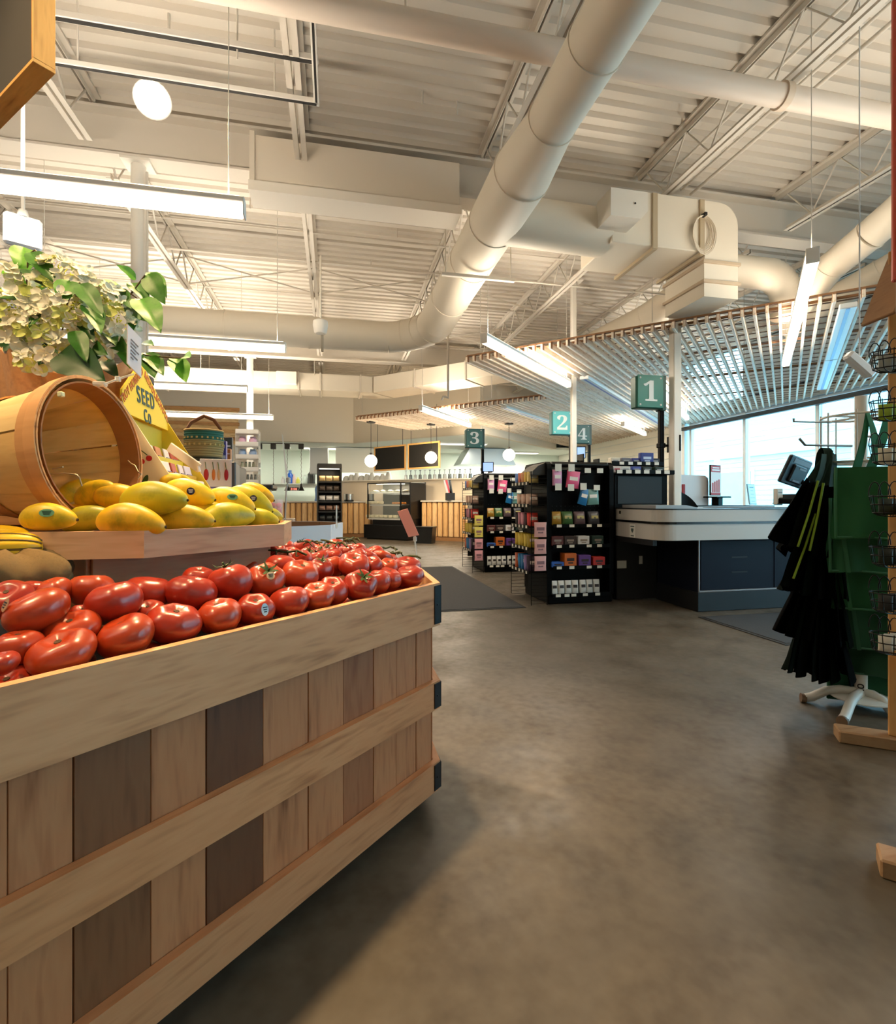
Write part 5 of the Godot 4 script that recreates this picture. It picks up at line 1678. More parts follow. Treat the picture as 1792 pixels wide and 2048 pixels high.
	# side shelf goods, looked at from the west
	var sg := [[1.165, [Color(0.4, 0.55, 0.8), Color(0.85, 0.5, 0.4), Color(0.85, 0.6, 0.4), Color(0.9, 0.75, 0.35), Color(0.9, 0.8, 0.5)], 0.11, "mixed coloured"], [0.95, [Color(0.88, 0.72, 0.62), Color(0.85, 0.7, 0.62), Color(0.8, 0.66, 0.58)], 0.11, "beige"], [0.745, [Color(0.2, 0.16, 0.17), Color(0.8, 0.55, 0.6), Color(0.85, 0.6, 0.65), Color(0.3, 0.2, 0.2), Color(0.85, 0.25, 0.2)], 0.13, "dark and pink"], [0.535, [Color(0.85, 0.72, 0.25), Color(0.88, 0.78, 0.35), Color(0.8, 0.68, 0.25), Color(0.88, 0.78, 0.35), Color(0.7, 0.6, 0.2)], 0.13, "yellow"], [0.305, [Color(0.8, 0.4, 0.25), Color(0.2, 0.5, 0.7), Color(0.2, 0.45, 0.65), Color(0.6, 0.5, 0.7), Color(0.25, 0.18, 0.25)], 0.15, "blue and orange"]]
	for q in sg:
		var cs: Array = q[1]
		for k in cs.size():
			pouch(p + Vector3(-0.09, q[0], -0.14 - 0.34 * k / (cs.size() - 1.0) if cs.size() > 3 else -0.16 - 0.13 * k), Vector3(0.12, q[2], 0.06 if cs.size() > 3 else 0.11), cs[cs.size() - 1 - k], "small %s bag, %s side shelf of %s" % [colour_name(cs[cs.size() - 1 - k]), ORD[sg.find(q)], which], "bags on the %s side shelf of the %s" % [ORD[sg.find(q)], which], rng.randf_range(-0.25, 0.25), -0.1, Color(0.9, 0.85, 0.8) if k % 2 == 0 else Color(0, 0, 0, 0))
	for k in 4:
		var y: float = [0.6, 0.44, 0.28, 0.12][k]
		if "nearer" in which and k == 3: continue
		pouch(p + Vector3(-0.082, y + 0.05, 0.03), Vector3(0.125, 0.14, 0.02), (Color(0.85, 0.8, 0.4) if k < 2 else Color(0.86, 0.62, 0.64)) if "farther" in which else Color(0.87, 0.66, 0.64), "%s pale square packet on the wire strip of the %s" % [["uppermost", "second", "third", "lowest"][k], which], "packets clipped on the wire strip " + w, 0.06 * (k - 1), 0.0, Color(0.55, 0.4, 0.42))

func lane_sign(p: Vector3, num: String, c: Color, label: String) -> void:
	var t := thing("lane_sign", label, "checkout sign", p)
	var bk := black()
	var b := MB.new()
	b.bx(Vector3(0, (1.34 - p.y) * 0.5, 0), Vector3(0.05, 1.34 + p.y, 0.05), 0.005)
	put(b, "pole", bk, t)
	b = MB.new()
	b.bx(Vector3(-0.16, 1.17, 0), Vector3(0.34, 0.34, 0.11), 0.012)
	b.bx(Vector3(0.0, 1.17, 0), Vector3(0.05, 0.37, 0.12), 0.006)
	put(b, "box", mat(c.darkened(0.35), 0.4), t)
	b = MB.new()
	b.bx(Vector3(-0.165, 1.18, 0.059), Vector3(0.3, 0.34, 0.012), 0.004)
	var f := put(b, "face", mat(c, 0.35), t)
	for x in [-0.285, -0.045]:
		for y in [1.04, 1.32]:
			b = MB.new()
			b.lathe([Vector2(0, 0.005), Vector2(0.008, 0.003), Vector2(0.011, 0)], 10, Transform3D(Basis(Vector3.RIGHT, PI / 2), Vector3(x, y, 0.065)))
			put(b, "bolt", mat(Color(0.9, 0.9, 0.88), 0.3), f)
	letters(f, num, 0.3, mat(Color(0.95, 0.96, 0.94), 0.5), Transform3D(Basis.from_scale(Vector3(1.15, 1.0, 1.0)), Vector3(-0.165, 1.18, 0.067)), 1.0, true, "Droid Serif", 0.004)
	b = MB.new()
	b.bx(Vector3(0, 0.62, 0), Vector3(0.07, 0.05, 0.07), 0.006)
	b.bar(Vector3(0, 0.62, 0), Vector3(0.12, 0.62, 0.02), 0.025, 0.025)
	put(b, "clamp", bk, t)
	b = MB.new()
	b.bx(Vector3(0.14, 0.64, 0.02), Vector3(0.02, 0.17, 0.22), 0.004)
	put(b, "screen", bk, t)

func counter(p: Vector3, label: String) -> Node3D:
	# p: south-west corner of the deck, on the floor; x east, z south
	var t := thing("checkout_counter", label, "checkout counter", p)
	var L := 3.2
	var D := 0.72
	var r := 0.16
	var outline := func(g: float) -> Array:
		var a := [Vector2(L, D), Vector2(0 - g, D), Vector2(-g, r)]
		for k in range(1, 8):
			var q := PI + PI / 2 * k / 8.0
			a.append(Vector2(r + (r + g) * cos(q), r + (r + g) * sin(q)))
		a.append(Vector2(r, -g)); a.append(Vector2(L, -g))
		return a
	var flat := func(y: float, h: float, g: float, m: Material, called: String) -> void:
		var b := MB.new()
		b.prism(outline.call(g), h, Transform3D(Basis(Vector3.RIGHT, -PI / 2), Vector3(0, y + h * 0.5, 0)))
		put(b, called, m, t)
	var pale := mat(Color(0.72, 0.7, 0.67), 0.4)
	flat.call(0.647, 0.142, 0.0, pale, "lower_band")
	flat.call(0.789, 0.02, 0.006, mat(Color(0.015, 0.015, 0.018), 0.2), "bumper_strip")
	flat.call(0.809, 0.105, 0.0, pale, "upper_band")
	flat.call(0.914, 0.01, 0.003, mat(Color(0.03, 0.03, 0.035), 0.35), "edge_trim")
	var b := MB.new()
	b.bx(Vector3(1.9, 0.926, -0.36), Vector3(2.0, 0.006, 0.5), 0.002)
	put(b, "belt", mat(Color(0.05, 0.05, 0.055), 0.6), t)
	b = MB.new()
	b.prism([Vector2(0.0, 0), Vector2(0.42, 0), Vector2(0.4, 0.012), Vector2(0.3, 0.03), Vector2(0.0, 0.03)], 0.55, T(Vector3(0.02, 0.924, -0.36)))
	put(b, "scale_plate", mat(Color(0.6, 0.6, 0.6), 0.3, 0.3), t)
	var navy := mat(Color(0.07, 0.085, 0.13), 0.5)
	navy.metallic_specular = 0.25
	b = MB.new()
	b.bx(Vector3(1.82, 0.41, -0.39), Vector3(2.75, 0.474, 0.6))
	put(b, "cabinet", navy, t)
	b = MB.new()
	b.bx(Vector3(1.82, 0.087, -0.38), Vector3(2.78, 0.172, 0.62), 0.004)
	put(b, "kick_base", mat(Color(0.02, 0.022, 0.034), 0.6), t)
	b = MB.new()
	b.bx(Vector3(0.452, 0.41, -0.0855), Vector3(0.014, 0.474, 0.012), 0.002)
	b.bx(Vector3(1.82, 0.18, -0.0855), Vector3(2.75, 0.014, 0.012), 0.002)
	put(b, "edge_strip", mat(Color(0.6, 0.58, 0.58), 0.3, 0.5), t)
	for k in 3:
		b = MB.new()
		b.bx(Vector3(0.82 + 0.8 * k, 0.41, -0.0865), Vector3(0.74 if k else 0.7, 0.44, 0.006), 0.002)
		var pn := put(b, "panel", navy, t)
		for y in [0.48, 0.345]:
			b = MB.new()
			b.bx(Vector3(0.87 + 0.8 * k, y, -0.0828), Vector3(0.17, 0.012, 0.005))
			put(b, "slot", mat(Color(0.0, 0.0, 0.0), 0.6), pn)
	b = MB.new()
	b.bx(Vector3(0.22, 0.33, -0.71), Vector3(0.44, 0.63, 0.02))
	b.bx(Vector3(0.02, 0.62, -0.4), Vector3(0.04, 0.05, 0.6))
	put(b, "knee_panel", mat(Color(0.02, 0.02, 0.022), 0.6), t)
	b = MB.new()
	b.bx(Vector3(-0.0015, 0.71, -0.42), Vector3(0.003, 0.125, 0.09))
	var st := put(b, "door_sticker", mat(Color(0.85, 0.84, 0.8), 0.5), t)
	b = MB.new()
	b.prism([Vector2(-0.02, 0.018), Vector2(0.02, 0.018), Vector2(0.02, 0.0), Vector2(0, -0.024), Vector2(-0.02, 0.0)], 0.002, Transform3D(Basis(Vector3.UP, PI / 2), Vector3(-0.004, 0.715, -0.42)))
	b.bx(Vector3(-0.004, 0.752, -0.42), Vector3(0.002, 0.01, 0.06))
	b.bx(Vector3(-0.004, 0.665, -0.42), Vector3(0.002, 0.01, 0.05))
	put(b, "emblem", mat(Color(0.25, 0.32, 0.3), 0.5), st)
	b = MB.new()
	b.bx(Vector3(-0.0015, 0.88, -0.64), Vector3(0.004, 0.03, 0.03))
	put(b, "clip", mat(Color(0.02, 0.02, 0.02)), t)
	return t

func checkout() -> void:
	endcap(W(1.99, 0, 4.70), "nearer checkout rack")
	endcap(W(2.02, 0, 6.97), "farther checkout rack")
	var c := counter(W(2.74, 0, 4.03), "pale checkout counter with a black bumper strip and navy panels, nearest lane")
	copy(c, "checkout_counter", "second checkout counter behind the nearest one, mostly hidden", W(2.74, 0, 6.12))
	# black panel at the back of the counter with two narrow trays on top
	var bk := black()
	var p := W(2.76, 0.926, 4.8)
	var t := thing("counter_cabinet", "black cabinet with two product trays on top, standing at the back of the nearest counter", "cabinet", W(2.76, 0, 4.8))
	var b := MB.new()
	b.bx(Vector3(0.3, 0.63, -0.14), Vector3(0.6, 1.26, 0.26), 0.005)
	put(b, "body", bk, t)
	b = MB.new()
	b.bx(Vector3(0.28, 1.1, -0.006), Vector3(0.5, 0.28, 0.008), 0.002)
	put(b, "panel", mat(Color(0.05, 0.053, 0.06), 0.5), t)
	for q in [[1.265, 0.03, 0.66], [1.36, -0.1, 0.6]]:
		b = MB.new()
		b.bx(Vector3(0.31, q[0], q[1] - 0.06), Vector3(q[2], 0.012, 0.16), 0.003)
		b.bx(Vector3(0.31, q[0] + 0.018, q[1] + 0.02), Vector3(q[2], 0.04, 0.006), 0.001)
		put(b, "tray", bk, t)
	b = MB.new()
	b.bx(Vector3(0.31, 1.31, -0.2), Vector3(0.5, 0.12, 0.04))
	put(b, "riser", bk, t)
	var goods := [[0.02, 1.275, 0.0, Color(0.85, 0.8, 0.78), "white"], [0.12, 1.275, 0.0, Color(0.8, 0.8, 0.78), "cream"], [0.24, 1.275, 0.0, Color(0.25, 0.3, 0.6), "blue"], [0.36, 1.275, 0.0, Color(0.1, 0.14, 0.12), "black"], [0.5, 1.275, 0.0, Color(0.1, 0.18, 0.14), "dark green"], [0.08, 1.372, -0.13, Color(0.85, 0.82, 0.75), "pale"], [0.2, 1.372, -0.13, Color(0.4, 0.4, 0.44), "grey"], [0.32, 1.372, -0.13, Color(0.2, 0.22, 0.5), "indigo"], [0.54, 1.372, -0.13, Color(0.15, 0.15, 0.2), "charcoal"]]
	for q in goods: pouch(W(2.76, 0, 4.8) + Vector3(q[0], q[1], q[2] - 0.03), Vector3(0.1, 0.065, 0.07), q[3], "small %s carton in the trays on the black counter cabinet" % q[4], "", 0.0, 0.0, Color(0.7, 0.2, 0.25) if q[4] == "white" else Color(0.6, 0.6, 0.6), "snack_carton")
	pouch(W(2.76, 0, 4.8) + Vector3(0.43, 1.372, -0.13), Vector3(0.15, 0.12, 0.05), Color(0.13, 0.2, 0.5), "tall dark blue carton in the upper counter tray by the sign pole", "", 0.0, 0.0, Color(0.75, 0.8, 0.9), "snack_carton")
	for k in 6:
		b = MB.new()
		b.bx(Vector3(0.02 + 0.1 * k + (0.03 if k > 3 else 0), 1.283, 0.054), Vector3(0.06, 0.035, 0.003))
		put(b, "price_tag", mat(Color(0.88, 0.87, 0.83), 0.5), t)
	for k in 5:
		b = MB.new()
		b.bx(Vector3(0.12 + 0.1 * k, 1.378, -0.076), Vector3(0.05, 0.03, 0.003))
		put(b, "price_tag", mat(Color(0.88, 0.87, 0.83), 0.5), t)
	var green := Color(0.16, 0.5, 0.43)
	lane_sign(at(1322, 1006, 5.6) * Vector3(1, 0, 1) + Vector3(0, 0.96, 0), "1", green, "largest green checkout sign, white numeral one, beside the square column")
	lane_sign(at(1142, 1006, 7.85) * Vector3(1, 0, 1) + Vector3(0, 0.96, 0), "2", Color(0.4, 0.75, 0.77), "bright turquoise checkout sign, white numeral two, beside the slim white post")
	lane_sign(at(965, 1006, 9.6) * Vector3(1, 0, 1) + Vector3(0, 0.94, 0), "3", Color(0.16, 0.42, 0.41), "far green checkout sign, white numeral three, above the farther snack rack")
	lane_sign(at(1178, 1006, 9.8) * Vector3(1, 0, 1) + Vector3(0, 1.04, 0), "4", Color(0.16, 0.4, 0.4), "far green checkout sign, white numeral four, half hidden by the slim white post")
	# more lanes carry the far signs
	c = copy(c, "checkout_counter", "farthest checkout counter under the number 3 and number 4 signs", W(2.3, 0, 8.25))
	# blue screens by the far signs
	for q in [[976, 934, 9.3, 0.2, 0.17, "small blue screen on the pole of sign number three", 965, 9.6], [1162, 905, 9.6, 0.16, 0.22, "small blue screen below sign number four", 1178, 9.8]]:
		var m := thing("customer_screen", q[5], "screen", at(q[0], q[1], q[2]), -0.3)
		b = MB.new()
		b.bx(Vector3.ZERO, Vector3(q[3], q[4], 0.025), 0.005)
		var pole := Basis(Vector3.UP, 0.3) * (at(q[6], q[1], q[7]) - m.position)
		b.bar(Vector3(0, 0, -0.01), pole, 0.02, 0.02)
		put(b, "housing", bk, m)
		b = MB.new()
		b.bx(Vector3(0, 0, 0.0135), Vector3(q[3] * 0.86, q[4] * 0.86, 0.002))
		put(b, "display", glow(Color(0.3, 0.6, 0.95), 0.8), m)
	# register monitor seen from behind
	t = thing("register_monitor", "black point of sale monitor seen from behind, tilted on its stand on the nearest counter", "monitor", at(1590, 1008, 4.75))
	b = MB.new()
	b.bx(Vector3(0, 0.03, 0), Vector3(0.26, 0.055, 0.24), 0.012)
	b.prism([Vector2(-0.14, 0), Vector2(0.14, 0), Vector2(0.12, 0.08), Vector2(-0.05, 0.09)], 0.22, T(Vector3(0, 0.0, 0)))
	put(b, "base", bk, t)
	b = MB.new()
	b.tube([Vector3(0.06, 0.06, 0), Vector3(0.11, 0.16, 0), Vector3(0.05, 0.24, 0.0), Vector3(-0.05, 0.28, 0.0)], 0.02, 8)
	put(b, "arm", bk, t)
	b = MB.new()
	var tl := T(Vector3(-0.03, 0.29, 0.03), 0.25, 0.35, -0.18)
	b.box(tl, Vector3(0.36, 0.26, 0.035), 0.012)
	b.box(tl * T(Vector3(0, -0.02, 0.025)), Vector3(0.2, 0.16, 0.03), 0.01)
	var sc := put(b, "screen", mat(Color(0.05, 0.055, 0.06), 0.35), t)
	b = MB.new()
	b.box(tl * T(Vector3(0.02, 0.09, 0.019)), Vector3(0.28, 0.04, 0.004), 0.001)
	b.box(tl * T(Vector3(0.03, 0.035, 0.042)), Vector3(0.11, 0.016, 0.003))
	b.box(tl * T(Vector3(0.0, -0.08, 0.042)), Vector3(0.11, 0.016, 0.003))
	put(b, "badge", mat(Color(0.4, 0.42, 0.44), 0.3), sc)
	t = thing("card_reader", "small pale box with a card standing left of the register monitor", "card reader", at(1556, 1010, 4.8))
	b = MB.new()
	b.bx(Vector3(0, 0.075, 0), Vector3(0.065, 0.15, 0.05), 0.006)
	put(b, "body", mat(Color(0.8, 0.79, 0.75), 0.4), t)
	b = MB.new()
	b.bx(Vector3(0, 0.115, 0.0265), Vector3(0.04, 0.01, 0.002))
	put(b, "slot", mat(Color(0.4, 0.4, 0.4), 0.4), t)
	# red poster on a stand, framed notice, white privacy panel, chair
	t = thing("poster_stand", "red and white poster with four red bars in a thin black frame before the window", "poster", at(1430, 992, 7.2) * Vector3(1, 0, 1) + Vector3(0, 1.05, 0), 0.35)
	b = MB.new()
	b.bx(Vector3(0, 0.22, 0), Vector3(0.25, 0.42, 0.02), 0.004)
	b.bx(Vector3(0, -0.01, 0.03), Vector3(0.34, 0.02, 0.2), 0.004)
	b.bx(Vector3(0, -0.065, 0.03), Vector3(0.1, 0.11, 0.1))
	put(b, "frame", bk, t)
	b = MB.new()
	b.bx(Vector3(0, 0.22, 0.011), Vector3(0.23, 0.4, 0.003))
	var po := put(b, "sheet", mat(Color(0.9, 0.84, 0.8), 0.5), t)
	b = MB.new()
	b.bx(Vector3(0, 0.375, 0.0135), Vector3(0.23, 0.09, 0.002))
	b.bx(Vector3(0, 0.035, 0.0135), Vector3(0.23, 0.03, 0.002))
	for k in 4: b.bx(Vector3(-0.075 + 0.05 * k, 0.12 + 0.008 * k, 0.0135), Vector3(0.034, 0.13 + 0.016 * k, 0.002))
	put(b, "red_print", mat(Color(0.72, 0.2, 0.16), 0.5), po)
	b = MB.new()
	b.bx(Vector3(0, 0.39, 0.0147), Vector3(0.16, 0.016, 0.001)); b.bx(Vector3(0, 0.36, 0.0147), Vector3(0.18, 0.02, 0.001))
	put(b, "white_print", mat(Color(0.95, 0.9, 0.88), 0.5), po)
	t = thing("framed_notice", "framed white certificate standing at the foot of the window behind the counter", "certificate", at(1503, 1004, 7.6) * Vector3(1, 0, 1) + Vector3(0, 0.932, 0), 0.5)
	b = MB.new()
	b.box(T(Vector3(0, 0.15, 0), 0, -0.12), Vector3(0.27, 0.3, 0.016), 0.004)
	put(b, "frame", mat(Color(0.55, 0.66, 0.68), 0.4), t)
	b = MB.new()
	b.box(T(Vector3(0, 0.15, 0), 0, -0.12) * T(Vector3(0, 0, 0.0085)), Vector3(0.24, 0.27, 0.003))
	var ce := put(b, "sheet", mat(Color(0.85, 0.92, 0.92), 0.5), t)
	b = MB.new()
	for k in 5: b.box(T(Vector3(0, 0.15, 0), 0, -0.12) * T(Vector3(0, 0.1 - 0.05 * k, 0.0105)), Vector3([0.15, 0.1, 0.12, 0.17, 0.13][k], 0.012 if k == 0 else 0.005, 0.001))
	put(b, "print", mat(Color(0.4, 0.55, 0.58), 0.5), ce)
	t = thing("privacy_panel", "white privacy panel with a rounded corner standing on the second counter", "panel", at(1388, 1012, 7.2) * Vector3(1, 0, 1) + Vector3(0, 0.925, 0))
	b = MB.new()
	b.prism([Vector2(-0.22, 0), Vector2(0.22, 0), Vector2(0.22, 0.33), Vector2(0.21, 0.38), Vector2(0.165, 0.41), Vector2(-0.22, 0.42)], 0.02)
	put(b, "sheet", mat(Color(0.8, 0.81, 0.82), 0.4), t)
	b = MB.new()
	b.bx(Vector3(-0.185, 0.14, 0.03), Vector3(0.035, 0.3, 0.03), 0.004)
	put(b, "red_edge", mat(Color(0.55, 0.12, 0.14), 0.5), t)
	t = thing("cashier_chair", "black curved chair back showing above the nearest counter beside the white panel", "chair", at(1378, 1005, 6.0) * Vector3(1, 0, 1))
	b = MB.new()
	b.grid(10, 10, func(u: float, v: float) -> Vector3:
		var x := (u - 0.5) * 0.34
		return Vector3(x, 0.72 + 0.38 * v * sqrt(maxf(0.05, 1.0 - pow(u * 1.05 - 0.2, 2.0))), -0.1 + x * x * 1.2), 1.0)
	b.grid(10, 10, func(u: float, v: float) -> Vector3:
		var x := (u - 0.5) * 0.34
		return Vector3(x, 0.72 + 0.38 * v * sqrt(maxf(0.05, 1.0 - pow(u * 1.05 - 0.2, 2.0))), -0.13 + x * x * 1.2), -1.0)
	put(b, "backrest", bk, t)
	b = MB.new()
	b.lathe([Vector2(0, 0.66), Vector2(0.2, 0.66), Vector2(0.22, 0.69), Vector2(0.2, 0.73), Vector2(0, 0.73)], 24, T(Vector3(0, 0, 0.05)))
	put(b, "seat", bk, t)
	b = MB.new()
	b.rod(Vector3(0, 0.05, 0.05), Vector3(0, 0.66, 0.05), 0.025)
	for k in 5: b.bar(Vector3(0, 0.05, 0.05), Vector3(0.26 * cos(TAU * k / 5), 0.03, 0.05 + 0.26 * sin(TAU * k / 5)), 0.04, 0.03)
	put(b, "base", bk, t)
	# floor mats
	var mm := tri_mat("mat", tint_tex("matt", 256, 0.1, 0.3, 0.5, [Color(0.6, 0.6, 0.6), Color(1, 1, 1), Color(0.75, 0.75, 0.75)], 61), Color(0.21, 0.21, 0.215), Vector3(1.5, 1.5, 1.5), 0.95)
	for q in [[0.62, 1.74, 4.6, 7.7, "dark grey floor mat in the aisle beside the produce bin"], [3.03, 5.4, 3.03, 3.92, "dark grey floor mat in front of the nearest checkout counter"]]:
		t = thing("floor_mat", q[4], "mat", W((q[0] + q[1]) * 0.5, 0, (q[2] + q[3]) * 0.5))
		b = MB.new()
		b.bx(Vector3(0, 0.005, 0), Vector3(q[1] - q[0] - 0.06, 0.009, q[3] - q[2] - 0.06), 0.002)
		put(b, "pile", mm, t)
		b = MB.new()
		for s in [-1, 1]:
			b.bx(Vector3(0, 0.003, s * (q[3] - q[2] - 0.03) * 0.5), Vector3(q[1] - q[0], 0.005, 0.03), 0.001)
			b.bx(Vector3(s * (q[1] - q[0] - 0.03) * 0.5, 0.003, 0), Vector3(0.03, 0.005, q[3] - q[2] - 0.06), 0.001)
		put(b, "edging", mat(Color(0.12, 0.12, 0.12), 0.7), t)
	# loose cards under the counter
	for q in [[2.79, 0.36, 0.1, 0.075, "white card taped inside the knee space of the nearest counter"], [3.0, 0.4, 0.035, 0.08, "narrow grey socket inside the knee space of the nearest counter"]]:
		b = MB.new()
		b.bx(W(q[0], q[1], 4.725), Vector3(q[2], q[3], 0.006))
		tag(put(b, "card" if q[2] > 0.05 else "socket", mat(Color(0.7, 0.7, 0.66), 0.5)), q[4], "card" if q[2] > 0.05 else "socket")

# ---------- cafe at the back ----------
func fluted(t: Node3D, a: Vector3, b: Vector3, h: float) -> void:
	# a counter front of upright rounded wood strips from a to b, white top above
	var d := b - a
	var n := int(d.length() / 0.15)
	var m := MB.new()
	var back := Vector3(-d.z, 0, d.x).normalized()
	if back.z > 0: back = -back
	m.bar((a + b) * 0.5 - d * 0.5 + back * 0.3 + Vector3(0, h * 0.5, 0), (a + b) * 0.5 + d * 0.5 + back * 0.3 + Vector3(0, h * 0.5, 0), 0.56, h)
	put(m, "body", mat(Color(0.6, 0.45, 0.3), 0.6), t)
	m = MB.new()
	m.bar(a + back * 0.28 + Vector3(0, h + 0.02, 0), b + back * 0.28 + Vector3(0, h + 0.02, 0), 0.66, 0.04, 0.004)
	put(m, "worktop", mat(Color(0.86, 0.84, 0.8), 0.4), t)
	m = MB.new()
	m.bar(a + Vector3(0, 0.04, 0), b + Vector3(0, 0.04, 0), 0.03, 0.08)
	put(m, "kick_board", wood(Color(0.66, 0.48, 0.3), 2, 1), t)
	for k in n:
		m = MB.new()
		m.box(T(Vector3(0, (h + 0.085) * 0.5, 0), atan2(-d.z, d.x)), Vector3(0.128, h - 0.09, 0.06), 0.024)
		var o := put(m, "strip", wood([Color(0.96, 0.79, 0.55), Color(0.93, 0.75, 0.5), Color(0.97, 0.82, 0.6)][k % 3], 1, k % 6), t)
		o.position = a + d * ((k + 0.5) / n)

func cafe() -> void:
	# light inside the cafe and kitchen
	for q in [[-4.5, 16.6, 2.4], [0.2, 16.7, 2.4], [3.3, 14.6, 2.0], [5.6, 16.9, 2.4]]:
		var f := thing("ceiling_light", "long glowing ceiling light over the %s" % {-4.5: "far left of the kitchen", 0.2: "middle of the kitchen", 3.3: "cafe counter behind sign number three", 5.6: "far right behind sign number four"}[q[0]], "ceiling light", W(q[0], 2.6, q[1]), 0, "cafe ceiling lights")
		var m := MB.new()
		m.bx(Vector3(0, 0.01, 0), Vector3(q[2], 0.04, 0.3), 0.005)
		put(m, "housing", mat(Color(0.92, 0.92, 0.9), 0.4), f)
		m = MB.new()
		m.bx(Vector3(0, -0.015, 0), Vector3(q[2] - 0.04, 0.012, 0.26), 0.003)
		put(m, "diffuser", glow(Color(1.0, 0.97, 0.9), 2.4), f)
		area_light(f, Vector3(0, -0.03, 0), Vector2(q[2], 0.26), 8.0, Color(1.0, 0.95, 0.86))
	# counters
	var t := thing("cafe_counter", "fluted pale wood counter with a white top left of the pastry case", "counter")
	fluted(t, W(-1.6, 0, 14.75), W(0.95, 0, 14.25), 0.93)
	t = thing("cafe_counter", "fluted pale wood counter with a white top right of the pastry case", "counter")
	fluted(t, W(2.15, 0, 13.05), W(3.3, 0, 12.0), 0.95)
	# half wall behind the case
	var b := MB.new()
	wall_between(b, Vector2(0.1, 15.5), Vector2(3.9, 12.5), 0.0, 1.52, 0.1)
	tag(put(b, "half_wall", mat(Color(0.9, 0.85, 0.77), 0.7)), "cream half wall behind the pastry case, with bowls and glasses on its ledge", "half wall")
	b = MB.new()
	wall_between(b, Vector2(0.1, 15.5), Vector2(3.9, 12.5), 1.52, 1.55, 0.3)
	put(b, "ledge", mat(Color(0.93, 0.9, 0.84), 0.5), get_node("half_wall"))
	b = MB.new()
	slab(b, 0.05, 1.6, 1.85, 2.6, 16.4, 16.6)
	tag(put(b, "bulkhead", mat(Color(0.93, 0.91, 0.86), 0.6)), "white boxed bulkhead hanging in the kitchen above the half wall", "bulkhead")
	b = MB.new()
	b.prism([Vector2(-0.9, 0), Vector2(0.9, 0), Vector2(0.6, 0.5), Vector2(-0.6, 0.5)], 1.0, T(W(4.7, 2.1, 16.2)))
	tag(put(b, "extractor_hood", mat(Color(0.72, 0.75, 0.76), 0.3, 0.7)), "stainless extractor hood in the kitchen behind sign number three", "extractor hood")
	b = MB.new()
	b.bx(W(-0.45, 2.2, 16.8), Vector3(0.55, 0.8, 0.5), 0.01)
	tag(put(b, "steel_cabinet", mat(Color(0.72, 0.74, 0.75), 0.3, 0.7)), "stainless steel cabinet hung high in the kitchen behind the bread rack", "cabinet")
	# pastry case
	var c0 := W(0.78, 0, 13.72)
	var c1 := W(1.77, 0, 12.73)
	var L := c0.distance_to(c1)
	t = thing("pastry_case", "black refrigerated glass pastry case with three lit shelves at the cafe", "display case", (c0 + c1) * 0.5, -PI / 4)
	var bk := mat(Color(0.025, 0.025, 0.028), 0.35)
	b = MB.new()
	b.bx(Vector3(0, 0.2, -0.35), Vector3(L, 0.34, 0.8), 0.01)
	b.bx(Vector3(0, 0.05, -0.38), Vector3(L - 0.1, 0.1, 0.7))
	put(b, "base", bk, t)
	b = MB.new()
	b.bx(Vector3(0.1, 0.45, -0.4), Vector3(L - 0.25, 0.16, 0.7))
	put(b, "plinth", bk, t)
	for q in [0.53, 0.88, 1.2]:
		b = MB.new()
		b.bx(Vector3(-0.1, q, -0.36), Vector3(L - 0.36, 0.015, 0.5 if q > 0.6 else 0.62))
		put(b, "shelf", mat(Color(0.75, 0.74, 0.7), 0.3, 0.3), t)
		b = MB.new()
		b.bx(Vector3(-0.1, q - 0.015, -0.36 + (0.26 if q > 0.6 else 0.32)), Vector3(L - 0.36, 0.03, 0.01))
		put(b, "shelf_edge", mat(Color(0.8, 0.8, 0.78), 0.3, 0.3), t)
	b = MB.new()
	b.bx(Vector3(-0.1, 1.43, -0.36), Vector3(L - 0.3, 0.03, 0.6))
	for x in [-L * 0.5 + 0.06, L * 0.5 - 0.27]: b.bx(Vector3(x, 0.98, -0.05), Vector3(0.03, 0.92, 0.03), 0.004)
	b.bx(Vector3(L * 0.5 - 0.02, 0.98, -0.42), Vector3(0.04, 0.92, 0.66), 0.01)
	put(b, "frame", bk, t)
	b = MB.new()
	b.bx(Vector3(0, 0.98, -0.74), Vector3(L, 0.95, 0.03))
	put(b, "back_panel", mat(Color(0.3, 0.3, 0.29), 0.5), t)
	b = MB.new()
	b.bx(Vector3(-0.1, 0.97, -0.05), Vector3(L - 0.42, 0.88, 0.006))
	put(b, "pane", clear(Color(0.9, 0.97, 0.95), 0.06), t)
	b = MB.new()
	b.bx(Vector3(-0.1, 1.408, -0.3), Vector3(L - 0.5, 0.012, 0.06), 0.002)
	put(b, "lamp_strip", glow(Color(1.0, 0.96, 0.88), 2.5), t)
	area_light(t, Vector3(-0.1, 1.395, -0.3), Vector2(L - 0.5, 0.06), 2.2, Color(1.0, 0.95, 0.85))
	var pb := Transform3D(t.basis, t.position)
	for k in 10:
		var p := pb * Vector3(0.0 + 0.05 * k, 0.888, -0.28)
		if k > 8: continue
		var r := thing("bread_roll", "golden bread roll on the middle shelf of the pastry case", "bread roll", p, 0, "rolls in the pastry case")
		b = MB.new()
		b.grid(12, 8, func(u: float, v: float) -> Vector3: return Vector3(0.03 * sin(v * PI) * cos(u * TAU), 0.03 + 0.03 * sin(v * PI) * sin(u * TAU), -cos(v * PI) * 0.1), 1.0, true)
		put(b, "crust", mat(Color(0.8, 0.5, 0.16), 0.5), r)
